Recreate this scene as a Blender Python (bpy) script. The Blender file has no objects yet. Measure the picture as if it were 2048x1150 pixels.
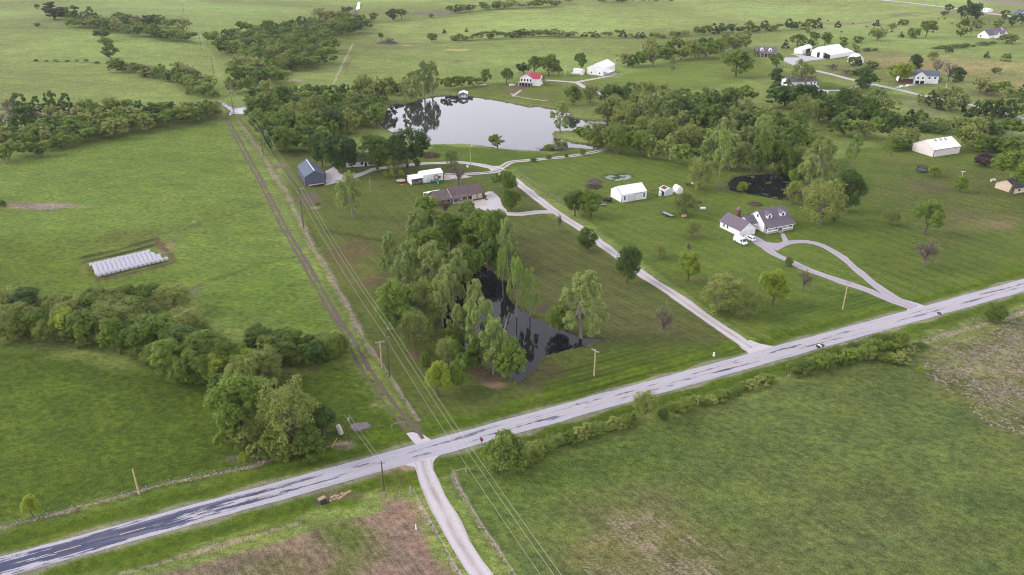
import bpy, bmesh, math, random
import numpy as np
from mathutils import Vector, Matrix, geometry

random.seed(7)
RNG = np.random.default_rng(11)
R = math.radians
SC = bpy.context.scene
COL = SC.collection

# ------------------------------------------------------------------ camera, sky, sun, exposure
CAM_H, PITCH, FPX, CX, CY = 120.0, 25.9, 1558.0, 1024.0, 575.0
cam = bpy.data.cameras.new('camera')
cam.sensor_fit = 'HORIZONTAL'
cam.sensor_width = 36.0
cam.lens = 36.0 * FPX / 2048.0
cam.clip_start, cam.clip_end = 1.0, 30000.0
camo = bpy.data.objects.new('camera', cam)
COL.objects.link(camo)
camo.location = (0, 0, CAM_H)
camo.rotation_euler = (R(90 - PITCH), 0, 0)
SC.camera = camo

SUN_EL, SUN_AZ = 34.0, 276.0          # azimuth clockwise from +y (the view direction)
DECK = 13.0
world = bpy.data.worlds.new('World')
SC.world = world
world.use_nodes = True
wn, wl = world.node_tree.nodes, world.node_tree.links
wn.clear()
sky = wn.new('ShaderNodeTexSky')
sky.sky_type = 'NISHITA'
sky.sun_disc = False
sky.sun_elevation = R(SUN_EL)
sky.sun_rotation = R(SUN_AZ)
sky.altitude = 250
sky.air_density, sky.dust_density, sky.ozone_density = 1.2, 4.0, 1.0
hs = wn.new('ShaderNodeHueSaturation')       # thin overcast: the same sky with most of its blue washed out
hs.inputs['Saturation'].default_value = 0.32
hs.inputs['Value'].default_value = 1.0
tint = wn.new('ShaderNodeMix'); tint.data_type = 'RGBA'; tint.blend_type = 'MULTIPLY'
tint.inputs[0].default_value = 1.0
tint.inputs[7].default_value = (1.0, 0.965, 1.04, 1)
bg = wn.new('ShaderNodeBackground')
bg.inputs['Strength'].default_value = 0.15
wo = wn.new('ShaderNodeOutputWorld')
wl.new(sky.outputs[0], hs.inputs['Color'])
wl.new(hs.outputs[0], tint.inputs[6])
tc_ = wn.new('ShaderNodeTexCoord'); sx_ = wn.new('ShaderNodeSeparateXYZ')
wl.new(tc_.outputs['Generated'], sx_.inputs[0])
deck = wn.new('ShaderNodeValToRGB')          # by height above the horizon only
deck.color_ramp.elements[0].position = 0.0; deck.color_ramp.elements[0].color = (1.0, .975, 1.03, 1)
deck.color_ramp.elements[1].position = 1.0; deck.color_ramp.elements[1].color = (.20, .21, .24, 1)
for p_, c_ in ((.25, (.82, .81, .89, 1)), (.48, (.42, .43, .50, 1))):
    e_ = deck.color_ramp.elements.new(p_); e_.color = c_
wl.new(sx_.outputs[2], deck.inputs[0])
cl_ = wn.new('ShaderNodeTexNoise'); cl_.inputs['Scale'].default_value = 2.2; cl_.inputs['Detail'].default_value = 4
wl.new(tc_.outputs['Generated'], cl_.inputs['Vector'])
cm_ = wn.new('ShaderNodeMapRange'); cm_.inputs[1].default_value = .3; cm_.inputs[2].default_value = .7; cm_.inputs[3].default_value = DECK * .88; cm_.inputs[4].default_value = DECK * 1.12
wl.new(cl_.outputs[0], cm_.inputs[0])
dk_ = wn.new('ShaderNodeVectorMath'); dk_.operation = 'SCALE'
wl.new(deck.outputs[0], dk_.inputs[0]); wl.new(cm_.outputs[0], dk_.inputs['Scale'])
sm_ = wn.new('ShaderNodeMix'); sm_.data_type = 'RGBA'; sm_.inputs[0].default_value = .62
wl.new(tint.outputs[2], sm_.inputs[6]); wl.new(dk_.outputs[0], sm_.inputs[7])
wl.new(sm_.outputs[2], bg.inputs['Color'])
wl.new(bg.outputs[0], wo.inputs['Surface'])

sl = bpy.data.lights.new('sun', 'SUN')
sl.energy = 0.8
sl.angle = R(25)
sl.color = (1.0, 0.93, 0.84)
so = bpy.data.objects.new('sun', sl)
COL.objects.link(so)
sd = Vector((math.sin(R(SUN_AZ)) * math.cos(R(SUN_EL)), math.cos(R(SUN_AZ)) * math.cos(R(SUN_EL)), math.sin(R(SUN_EL))))
so.rotation_euler = (-sd).to_track_quat('-Z', 'Y').to_euler()
so.location = sd * 500

SC.view_settings.view_transform = 'Standard'
SC.view_settings.look = 'None'
SC.view_settings.exposure = 0.84
SC.view_settings.gamma = 1.0
SC.view_settings.use_curve_mapping = False
SC.cycles.use_denoising = True
SC.cycles.filter_width = 1.0
SC.cycles.max_bounces = 6
SC.cycles.sample_clamp_indirect = 4.0

# ------------------------------------------------------------------ pixel (2048 x 1150) -> place on the ground
CP, SP = math.cos(R(PITCH)), math.sin(R(PITCH))

def relief(x, y):
    """gentle rolling of the far pastures; the near ground is level"""
    x = np.asarray(x, float); y = np.asarray(y, float)
    m = np.clip((np.hypot(x, y) - 620) / 500, 0, 1)
    m = m * m * (3 - 2 * m)
    return m * 4.2 * (np.sin(x / 93 + y / 170 + .6) + .7 * np.sin(y / 88 - x / 210 + 1.1))

def P(px, py, dz=0.0):
    dx, dy = (px - CX) / FPX, (CY - py) / FPX
    d = (dx, CP + dy * SP, -SP + dy * CP)
    z = 0.0
    for _ in range(4):
        t = (z - CAM_H) / d[2]
        z = float(relief(d[0] * t, d[1] * t))
    t = (z - CAM_H) / d[2]
    return Vector((d[0] * t, d[1] * t, z + dz))

def depth(p):
    return p.y * CP - (p.z - CAM_H) * SP

def mpp(p):
    return depth(p) / FPX

def tall(p, py):
    """height of a vertical thing standing at p whose top is seen at row py"""
    t = (CY - py) / FPX
    q = p.y * (t * CP - SP) / (CP + t * SP)
    return q - (p.z - CAM_H)

def W2(pts):
    return np.array([[P(*q).x, P(*q).y] for q in pts])

# ------------------------------------------------------------------ object helpers
def tag(o, label=None, cat=None, group=None, kind=None):
    if label: o['label'] = label
    if cat: o['category'] = cat
    if group: o['group'] = group
    if kind: o['kind'] = kind
    return o

def empty(name, loc, rz=0.0):
    o = bpy.data.objects.new(name, None)
    o.empty_display_size = 0.5
    COL.objects.link(o)
    o.location = loc
    o.rotation_euler = (0, 0, rz)
    return o

def link(name, me, parent=None):
    o = bpy.data.objects.new(name, me)
    COL.objects.link(o)
    if parent: o.parent = parent
    return o

class MB:
    """collects simple shapes and links them as ONE mesh object"""
    def __init__(s): s.v, s.f = [], []
    def add(s, vs, fs):
        n = len(s.v)
        s.v += [tuple(v) for v in vs]
        s.f += [tuple(i + n for i in f) for f in fs]
        return s
    def box(s, x0, x1, y0, y1, z0, z1):
        v = [(x, y, z) for z in (z0, z1) for y in (y0, y1) for x in (x0, x1)]
        return s.add(v, [(0, 2, 3, 1), (4, 5, 7, 6), (0, 1, 5, 4), (2, 6, 7, 3), (0, 4, 6, 2), (1, 3, 7, 5)])
    def quad(s, a, b, c, d): return s.add([a, b, c, d], [(0, 1, 2, 3)])
    def prism(s, poly, axis, a, b):
        """poly: 2D outline (counter-clockwise); extruded along axis 'x' or 'y' from a to b"""
        n = len(poly)
        mk = (lambda p, t: (t, p[0], p[1])) if axis == 'x' else (lambda p, t: (p[0], t, p[1]))
        v = [mk(p, a) for p in poly] + [mk(p, b) for p in poly]
        f = [tuple(range(n)), tuple(range(2 * n - 1, n - 1, -1))]
        f += [(i, i + n, (i + 1) % n + n, (i + 1) % n) for i in range(n)]
        return s.add(v, f)
    def tube(s, pts, rad, n=6, caps=True):
        pts = [Vector(p) for p in pts]
        if not hasattr(rad, '__len__'): rad = [rad] * len(pts)
        base = len(s.v)
        for i, p in enumerate(pts):
            d = (pts[min(i + 1, len(pts) - 1)] - pts[max(i - 1, 0)])
            d = d.normalized() if d.length > 1e-9 else Vector((0, 0, 1))
            up = Vector((0, 0, 1)) if abs(d.z) < .9 else Vector((1, 0, 0))
            e1 = d.cross(up).normalized(); e2 = d.cross(e1)
            for k in range(n):
                a = 2 * math.pi * k / n
                s.v.append(tuple(p + (e1 * math.cos(a) + e2 * math.sin(a)) * rad[i]))
        for i in range(len(pts) - 1):
            for k in range(n):
                a, b = base + i * n + k, base + i * n + (k + 1) % n
                s.f.append((a, b, b + n, a + n))
        if caps:
            s.f.append(tuple(base + k for k in range(n))[::-1])
            s.f.append(tuple(base + (len(pts) - 1) * n + k for k in range(n)))
        return s
    def lathe(s, prof, n=12, c=(0, 0, 0)):
        """prof: [(r, z)]; turned about z through c"""
        base = len(s.v)
        for r, z in prof:
            for k in range(n):
                a = 2 * math.pi * k / n
                s.v.append((c[0] + r * math.cos(a), c[1] + r * math.sin(a), c[2] + z))
        for i in range(len(prof) - 1):
            for k in range(n):
                a, b = base + i * n + k, base + i * n + (k + 1) % n
                s.f.append((a, b, b + n, a + n))
        s.f.append(tuple(base + k for k in range(n))[::-1])
        s.f.append(tuple(base + (len(prof) - 1) * n + k for k in range(n)))
        return s
    def rock(s, c, r, seed, flat=.6):
        rr = random.Random(seed)
        bm = bmesh.new()
        bmesh.ops.create_icosphere(bm, subdivisions=1, radius=r)
        for v in bm.verts:
            k = rr.uniform(.75, 1.2)
            v.co = Vector((v.co.x * k * 1.15, v.co.y * k, v.co.z * k * flat))
        bm.verts.index_update()
        s.add([v.co + Vector(c) for v in bm.verts], [[v.index for v in f.verts] for f in bm.faces])
        bm.free()
        return s
    def mesh(s, name, m, smooth=False):
        me = bpy.data.meshes.new(name)
        me.from_pydata(s.v, [], s.f)
        me.materials.append(m)
        if smooth: me.polygons.foreach_set('use_smooth', [True] * len(me.polygons))
        me.update()
        return me
    def build(s, name, m, parent=None, smooth=False):
        return link(name, s.mesh(name, m, smooth), parent)

def fast_mesh(name, V, F, mats, fmat=None, attrs=None):
    """numpy mesh: V (n,3), F (m,4) or (m,3)"""
    me = bpy.data.meshes.new(name)
    k = F.shape[1]
    me.vertices.add(len(V)); me.vertices.foreach_set('co', V.astype(np.float32).ravel())
    me.loops.add(F.size); me.loops.foreach_set('vertex_index', F.astype(np.int32).ravel())
    me.polygons.add(len(F)); me.polygons.foreach_set('loop_start', (np.arange(len(F)) * k).astype(np.int32))
    for m in mats: me.materials.append(m)
    if fmat is not None: me.polygons.foreach_set('material_index', fmat.astype(np.int32))
    for n, (typ, data) in (attrs or {}).items():
        a = me.attributes.new(n, typ, 'POINT')
        a.data.foreach_set('color' if typ == 'FLOAT_COLOR' else 'value', np.asarray(data, np.float32).ravel())
    me.update(calc_edges=True)
    return me

def copy_tree(o, parent=None):
    c = o.copy(); COL.objects.link(c)
    if parent: c.parent = parent
    for ch in [q for q in o.children]: copy_tree(ch, c)
    return c

ORD = ['first', 'second', 'third', 'fourth', 'fifth', 'sixth', 'seventh', 'eighth', 'ninth', 'tenth', 'eleventh', 'twelfth',
       'thirteenth', 'fourteenth', 'fifteenth', 'sixteenth', 'seventeenth', 'eighteenth', 'nineteenth', 'twentieth',
       'twenty-first', 'twenty-second', 'twenty-third', 'twenty-fourth', 'twenty-fifth', 'twenty-sixth', 'twenty-seventh',
       'twenty-eighth', 'twenty-ninth', 'thirtieth', 'thirty-first', 'thirty-second', 'thirty-third', 'thirty-fourth', 'thirty-fifth', 'thirty-sixth', 'thirty-seventh', 'thirty-eighth', 'thirty-ninth', 'fortieth']

# ------------------------------------------------------------------ materials
ALB = 0.72
def lin(c): return c / 12.92 if c <= .04045 else ((c + .055) / 1.055) ** 2.4
def S(r, g, b, k=ALB): return (lin(r / 255) * k, lin(g / 255) * k, lin(b / 255) * k)
def desat(c, f):
    c = np.asarray(c, float); y = c @ np.array([.3, .55, .15])
    return c * (1 - f) + y[..., None] * f
MATS = {}

def mat(name, col, rough=.8, var=.15, scale=1.0, stretch=(1, 1, 1), metal=0.0, bump=0.0, spec=.3):
    if name in MATS: return MATS[name]
    m = bpy.data.materials.new(name); m.use_nodes = True
    nt = m.node_tree; n, l = nt.nodes, nt.links
    b = n['Principled BSDF']
    b.inputs['Roughness'].default_value = rough
    b.inputs['Metallic'].default_value = metal
    b.inputs['Specular IOR Level'].default_value = spec
    tc = n.new('ShaderNodeTexCoord'); mp = n.new('ShaderNodeMapping')
    mp.inputs['Scale'].default_value = stretch
    no = n.new('ShaderNodeTexNoise'); no.inputs['Scale'].default_value = scale; no.inputs['Detail'].default_value = 5
    no.inputs['Roughness'].default_value = .65
    mr = n.new('ShaderNodeMapRange')
    mr.inputs['From Min'].default_value = .3; mr.inputs['From Max'].default_value = .7
    mr.inputs['To Min'].default_value = 1 - var; mr.inputs['To Max'].default_value = 1 + var
    mx = n.new('ShaderNodeMix'); mx.data_type = 'RGBA'; mx.blend_type = 'MULTIPLY'; mx.inputs[0].default_value = 1
    mx.inputs[6].default_value = (*col, 1)
    l.new(tc.outputs['Object'], mp.inputs[0]); l.new(mp.outputs[0], no.inputs['Vector'])
    l.new(no.outputs[0], mr.inputs[0]); l.new(mr.outputs[0], mx.inputs[7])
    l.new(mx.outputs[2], b.inputs['Base Color'])
    if bump:
        bp = n.new('ShaderNodeBump'); bp.inputs['Strength'].default_value = bump; bp.inputs['Distance'].default_value = .05
        l.new(no.outputs[0], bp.inputs['Height']); l.new(bp.outputs[0], b.inputs['Normal'])
    MATS[name] = m
    return m

def ribbed(name, col, pitch=.9, rough=.45, var=.08, axis='X', dark=.82):
    """sheet-metal cladding: narrow raised ribs"""
    m = mat(name, col, rough, var, .35)
    n, l = m.node_tree.nodes, m.node_tree.links
    b = n['Principled BSDF']
    tc = n.new('ShaderNodeTexCoord'); w = n.new('ShaderNodeTexWave')
    w.bands_direction = axis
    w.inputs['Scale'].default_value = .314 / pitch
    rp = n.new('ShaderNodeMapRange'); rp.inputs['From Min'].default_value = .8; rp.inputs['From Max'].default_value = 1.0
    rp.inputs['To Min'].default_value = 1; rp.inputs['To Max'].default_value = dark
    mx = n.new('ShaderNodeMix'); mx.data_type = 'RGBA'; mx.blend_type = 'MULTIPLY'; mx.inputs[0].default_value = 1
    src = b.inputs['Base Color'].links[0].from_socket
    l.new(tc.outputs['Object'], w.inputs['Vector']); l.new(w.outputs['Fac'], rp.inputs[0])
    l.new(src, mx.inputs[6]); l.new(rp.outputs[0], mx.inputs[7]); l.new(mx.outputs[2], b.inputs['Base Color'])
    bp = n.new('ShaderNodeBump'); bp.inputs['Strength'].default_value = .4; bp.inputs['Distance'].default_value = .04
    l.new(w.outputs['Fac'], bp.inputs['Height']); l.new(bp.outputs[0], b.inputs['Normal'])
    return m

def leaf_mat(name, c1, c2, trans=.25):
    m = bpy.data.materials.new(name); m.use_nodes = True
    n, l = m.node_tree.nodes, m.node_tree.links
    b = n['Principled BSDF']; out = n['Material Output']
    b.inputs['Roughness'].default_value = .62
    b.inputs['Specular IOR Level'].default_value = .25
    at = n.new('ShaderNodeAttribute'); at.attribute_name = 'tint'
    oi = n.new('ShaderNodeObjectInfo')
    ad = n.new('ShaderNodeMath'); ad.operation = 'MULTIPLY_ADD'; ad.inputs[1].default_value = .55; ad.use_clamp = True
    l.new(oi.outputs['Random'], ad.inputs[0]); 
    mu = n.new('ShaderNodeMath'); mu.operation = 'MULTIPLY'; mu.inputs[1].default_value = .55
    l.new(at.outputs['Fac'], mu.inputs[0]); l.new(mu.outputs[0], ad.inputs[2])
    mx = n.new('ShaderNodeMix'); mx.data_type = 'RGBA'
    mx.inputs[6].default_value = (*c1, 1); mx.inputs[7].default_value = (*c2, 1)
    l.new(ad.outputs[0], mx.inputs[0]); l.new(mx.outputs[2], b.inputs['Base Color'])
    tr = n.new('ShaderNodeBsdfTranslucent'); l.new(mx.outputs[2], tr.inputs['Color'])
    ms = n.new('ShaderNodeMixShader'); ms.inputs[0].default_value = trans
    l.new(b.outputs[0], ms.inputs[1]); l.new(tr.outputs[0], ms.inputs[2]); l.new(ms.outputs[0], out.inputs['Surface'])
    MATS[name] = m
    return m

white_metal = ribbed('white_metal', (.86, .86, .86), 1.0)
white_roof = ribbed('white_roof_metal', (.86, .86, .86), 1.0, .6)
white_paint = mat('white_paint', (.8, .8, .79), .6, .05, .8)
white_siding = ribbed('white_siding', (.86, .86, .85), .3, .6, .05, 'Z', .9)
tan_metal = ribbed('tan_metal', (.74, .66, .62), .9)
cream_siding = mat('cream_siding', (.62, .52, .38), .7, .08, .6)
slate_metal = ribbed('slate_metal', S(92, 98, 118, .8), .9, .5)
slate_roof = ribbed('slate_roof_metal', S(104, 116, 136, .72), .9, .8)
shingle_brown = mat('brown_shingle', S(128, 112, 112, .62), .9, .22, 1.6, bump=.3)
shingle_grey = mat('grey_shingle', S(134, 122, 134, .62), .9, .18, 1.6, bump=.3)
shingle_blue = mat('blue_grey_shingle', S(110, 120, 140, .62), .9, .18, 1.6)
shingle_dark = mat('dark_shingle', S(84, 86, 100, .7), .9, .2, 1.6)
red_roof = ribbed('red_roof_metal', S(186, 70, 84, .7), .8, .45)
brick_mat = mat('red_brown_brick', S(130, 92, 76), .9, .3, 3)
trim_white = mat('white_trim', (.8, .8, .8), .5, .03, 1)
glass_mat = mat('window_glass', (.03, .035, .045), .08, .1, 1, spec=.6)
door_mat = mat('garage_door_white', (.72, .72, .72), .5, .04, 1)
door_peach = mat('garage_door_peach', (.66, .52, .44), .6, .05, 1)
dark_open = mat('dark_interior', (.02, .02, .022), .9, .2, 1)
concrete = mat('concrete', S(205, 192, 184), .9, .1, .5)
black_metal = mat('black_metal', (.02, .02, .024), .45, .2, 2)
grey_steel = mat('grey_steel', (.35, .36, .38), .45, .15, 2, metal=.4)
rust = mat('rusty_steel', S(120, 62, 48), .85, .35, 3)
wood_new = mat('new_pole_wood', S(208, 186, 152), .85, .18, 3, (1, 1, .15))
wood_old = mat('weathered_pole_wood', S(104, 88, 78), .9, .25, 3, (1, 1, .15))
post_grey = mat('grey_fence_post', S(172, 165, 160), .9, .25, 3)
bark = mat('bark', S(112, 100, 88), .95, .3, 4, (1, 1, .3), bump=.4)
bark_pale = mat('pale_bark', S(160, 150, 136), .95, .25, 4, (1, 1, .3), bump=.4)
twig_mat = mat('twigs', S(132, 116, 112), .95, .25, 3)
tyre = mat('tyre_rubber', (.018, .018, .018), .9, .1, 3)
car_white = mat('white_car_paint', (.8, .8, .8), .25, .02, 1, spec=.5)
rock_tan = mat('tan_rock', S(190, 165, 135), .95, .25, 2, bump=.4)
rock_grey = mat('grey_rock', S(150, 145, 150), .95, .25, 2, bump=.4)
bale_mat = mat('white_bale_film', (.50, .48, .53), .75, .2, 1.6, (3, 1, 1))
wire_mat = mat('aluminium_wire', (.62, .62, .6), .5, .05, 1, metal=.2)
straw_mat = mat('dry_grass', S(206, 188, 176), .95, .3, 1.2)
cow_mat = mat('black_hide', (.012, .011, .011), .8, .2, 3)
green_plastic = mat('green_plastic', (.02, .25, .18), .4, .05, 1)
play_wood = mat('playset_wood', S(150, 100, 75), .8, .2, 3)
blue_pad = mat('blue_pad', (.05, .10, .2), .6, .1, 1)
net_mat = mat('black_net', (.025, .025, .03), .9, .1, 2)
pink_pad = mat('pale_pink_pad', (.7, .52, .48), .6, .08, 1)
orange_mat = mat('orange_paint', (.7, .22, .05), .6, .1, 1)
yellow_plastic = mat('yellow_plastic', (.7, .5, .05), .5, .1, 1)
tree_red = None

# ------------------------------------------------------------------ outlines of water
LAKE = [(790,207),(810,208),(850,196),(880,192),(905,190),(935,193),(965,195),(1000,201),(1024,206),(1040,209.5),(1060,213.6),
        (1076,212),(1100,217),(1120,219),(1140,225),(1144,234),(1153,237),(1168,239),(1184,240),(1206,242),(1226,245),(1222,250),
        (1192,255.6),(1173,257.7),(1148,259.7),(1126,261),(1108,262),(1105,266),(1110,276),(1127,278),(1143,285),(1168,287.4),
        (1186,292),(1193,296.7),(1178,297),(1143,294),(1122,296),(1101,298.5),(1074,301),(1040,299),(1000,296),(960,290),(930,287),
        (900,287),(860,288),(830,284),(795,270),(765,252),(752,240),(765,226),(780,213)]
POND = [(950,529),(968,530.5),(985,542),(1000,556),(1013,561),(1034,558.7),(1034,570),(1015,581),(1017,594),(1031,610),(1050,624),
        (1069,634),(1095,645.5),(1125,657),(1158,672),(1203,676),(1168,692.5),(1135,697),(1106,706.6),(1085,711),(1074,735),
        (1053,746.5),(1041,766),(1027,755),(1003,746.5),(970,730),(942,718),(933,702),(914,682),(898,690),(888,660),(888,625),
        (900,595),(920,565),(938,545)]
POND_R = [(1456,365),(1469,353),(1499,349),(1536,347),(1573,348),(1601,360),(1616,373),(1613,388),(1601,400),(1583,402),(1536,394),
          (1499,387),(1459,379)]
POND_S = [(1208,353),(1214,349),(1244,347),(1259,348),(1264,355),(1249,360),(1231,361),(1216,358)]
CREEK = [(434,203),(440,202),(452,208),(466,215),(490,214),(497,222),(484,228),(468,226),(456,231),(462,222),(452,214)]
STREAM = [(716,7),(721,8),(718,18),(711,32),(706,32),(711,20)]
WATERS = {'lake': (LAKE, -.45), 'pond': (POND, -.4), 'shaded_pond': (POND_R, -.4), 'algae_pond': (POND_S, -.25), 'creek': (CREEK, -.2), 'stream': (STREAM, -.15)}
WPOLY = {k: W2(v[0]) for k, v in WATERS.items()}

def densify(poly, step, jit=0.0, seed=1, closed=True):
    rr = np.random.default_rng(seed)
    out = []
    n = len(poly)
    for i in range(n if closed else n - 1):
        a, b = poly[i], poly[(i + 1) % n]
        L = np.hypot(*(b - a)); k = max(1, int(L / step))
        for j in range(k): out.append(a + (b - a) * j / k)
    if not closed: out.append(poly[-1])
    out = np.array(out)
    if jit: out = out + rr.normal(0, jit, out.shape)
    return out

def smooth_line(pts, step=2.0):
    """Catmull-Rom through 2D points, resampled"""
    p = np.array(pts, float)
    q = np.vstack([2 * p[0] - p[1], p, 2 * p[-1] - p[-2]])
    out = []
    for i in range(1, len(q) - 2):
        L = np.hypot(*(q[i + 1] - q[i])); k = max(2, int(L / step))
        for t in np.arange(k) / k:
            out.append(.5 * ((2 * q[i]) + (-q[i - 1] + q[i + 1]) * t + (2 * q[i - 1] - 5 * q[i] + 4 * q[i + 1] - q[i + 2]) * t ** 2 +
                             (-q[i - 1] + 3 * q[i] - 3 * q[i + 1] + q[i + 2]) * t ** 3))
    out.append(p[-1])
    return np.array(out)

def seg_dist(X, poly, closed):
    """unsigned distance of points X (n,2) to a polyline"""
    d = np.full(len(X), 1e9)
    n = len(poly)
    for i in range(n if closed else n - 1):
        a, b = poly[i], poly[(i + 1) % n]
        ab = b - a; L = max(ab @ ab, 1e-9)
        t = np.clip(((X - a) @ ab) / L, 0, 1)
        e = X - a - t[:, None] * ab
        d = np.minimum(d, np.einsum('ij,ij->i', e, e))
    return np.sqrt(d)

def inside(X, poly):
    c = np.zeros(len(X), bool)
    n = len(poly)
    for i in range(n):
        a, b = poly[i], poly[(i + 1) % n]
        if a[1] == b[1]: continue
        h = (a[1] > X[:, 1]) != (b[1] > X[:, 1])
        c ^= h & (X[:, 0] < (b[0] - a[0]) * (X[:, 1] - a[1]) / (b[1] - a[1]) + a[0])
    return c

def sdf(X, poly, closed=True):
    """negative inside; only worked out near the polygon"""
    lo, hi = poly.min(0) - 60, poly.max(0) + 60
    sel = ((X > lo) & (X < hi)).all(1)
    d = np.full(len(X), 60.0)
    if sel.any():
        Y = X[sel]
        q = seg_dist(Y, poly, True)
        q[inside(Y, poly)] *= -1
        d[sel] = q
    return d

# ------------------------------------------------------------------ centre lines of roads and lanes
ROAD_PX = [(135,1099),(271,1060),(395,1026),(512,993.5),(627,963),(729,935.5),(834,907),(924,882),(1024,852.5),(1149,816.5),(1286,779),(1399,748),
           (1535,712),(1661,678),(1786,643),(1911,608),(2036,573)]
rc = W2(ROAD_PX)
cc = rc.mean(0); u_, s_, vt_ = np.linalg.svd(rc - cc); rdir = vt_[0] * np.sign(vt_[0][0])
rn = np.array([-rdir[1], rdir[0]])
tt = (rc - cc) @ rdir; oo = (rc - cc) @ rn
pf = np.polyfit(tt, oo, 2)
TT = np.arange(tt.min() - 160, tt.max() + 420, 2.5)
ROAD = cc + TT[:, None] * rdir + np.polyval(pf, TT)[:, None] * rn if abs(pf[0]) < 4e-4 else cc + TT[:, None] * rdir
LANES = {  # name: (centre line in pixels, width in metres, material key, label-free structure name)
    'south': ([(846,921),(851,942),(861,970),(883,1013),(912,1072),(961,1150),(1010,1228)], 4.6),
    'main': ([(1000,338),(1012,348),(1037,366),(1075,397),(1115,427),(1168,461),(1220,501),(1284,548),(1328,576),(1403,628),(1459,666),(1504,696)], 4.4),
    'loop': ([(1104,424),(1070,425),(1035,428),(1005,426),(990,418)], 4.2),
    'north_a': ([(751,338),(800,332),(847,327),(880,326),(912,324.5),(949,328),(975,333),(1000,338)], 4.2),
    'north_b': ([(889,349),(915,349),(950,347),(985,344),(1003,338)], 4.0),
    'top': ([(1700,-6),(1760,0),(1830,7),(1925,18.5),(1990,28),(2060,38)], 7.0),
    'ridge_road': ([(1591,128),(1615,137),(1660,148),(1702,159),(1748,169),(1790,178),(1838,189),(1880,198),(1920,206),(1960,214),(2033,233),(2110,253)], 5.2),
    'spur': ([(1640,181),(1688,180),(1720,172),(1750,169)], 4.0),
    'red_house': ([(1088,160),(1117,162),(1144,164),(1155,166),(1172,176),(1198,187),(1210,193)], 4.0),
    'barn_spur': ([(1150,165),(1160,163),(1176,160),(1203,155),(1228,150.5)], 4.2),
    'ring': ([(1546,499),(1560,490),(1580,484.5),(1613,484),(1645,491.5),(1671,505),(1702,529.5),(1758,576),(1803,603),(1834,613)], 3.6),
    'front': ([(1500,476),(1530,494),(1548,508),(1570,518),(1620,541),(1696,567),(1740,582),(1790,604),(1826,616)], 3.8),
    'car_spur': ([(1795,176),(1815,172),(1832,167)], 4.5),
}
LINES = {k: smooth_line(W2(v[0]), 2.5) for k, v in LANES.items()}

STRIPS = [  # lines of dry tall grass along fences
    ([(475,238),(500,275),(512,293),(530,318),(552,358),(575,391),(597,436),(610,460),(627,498),(652,533),(672,573),(697,616),(712,648),(725,676)], .85),
    ([(725,676),(782,756),(807,796),(837,841)], .5),
    ([(-120,1088),(0,1057),(100,1032),(200,1004),(275,984),(350,964),(511,932),(530,922),(652,894),(697,884)], .42),
    ([(907,947),(912,967),(937,1009),(962,1052),(987,1087),(1023,1144),(1060,1200)], .42),
    ([(827,984),(859,1044),(887,1092),(917,1149),(950,1200)], .22),
    ([(240,1148),(340,1120),(430,1094),(512,1071),(600,1046)], .45),
    ([(1580,752),(1700,724),(1836,690),(1900,668),(2000,640),(2100,612)], .8),
]
TRACK = W2([(760,782),(800,830),(828,865),(842,885)])
STRIPW = [(smooth_line(W2(a), 3), b) for a, b in STRIPS]

def ditch(X):
    d = seg_dist(X, ROAD[::4], False)
    g = .45 * np.exp(-((d - 7.2) / 1.5) ** 2)
    for ln in [LINES[k][::2] for k in ('south', 'main', 'ring', 'front')] + [TRACK]:
        e = seg_dist(X, ln, False)
        g *= np.clip((e - 3.2) / 3, 0, 1)
    return g

def ground_z(X):
    z = relief(X[:, 0], X[:, 1])
    near = (np.abs(X[:, 1] - 210) < 260) & (np.abs(X[:, 0]) < 420)
    if near.any(): z[near] -= ditch(X[near])
    for k, (pts, wz) in WATERS.items():
        s = sdf(X, WPOLY[k])
        t = np.clip((1.6 - s) / 3.2, 0, 1); t = t * t * (3 - 2 * t)
        z -= t * 2 * abs(wz)
    return z

def gz(x, y):
    return float(ground_z(np.array([[x, y]], float))[0])

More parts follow.
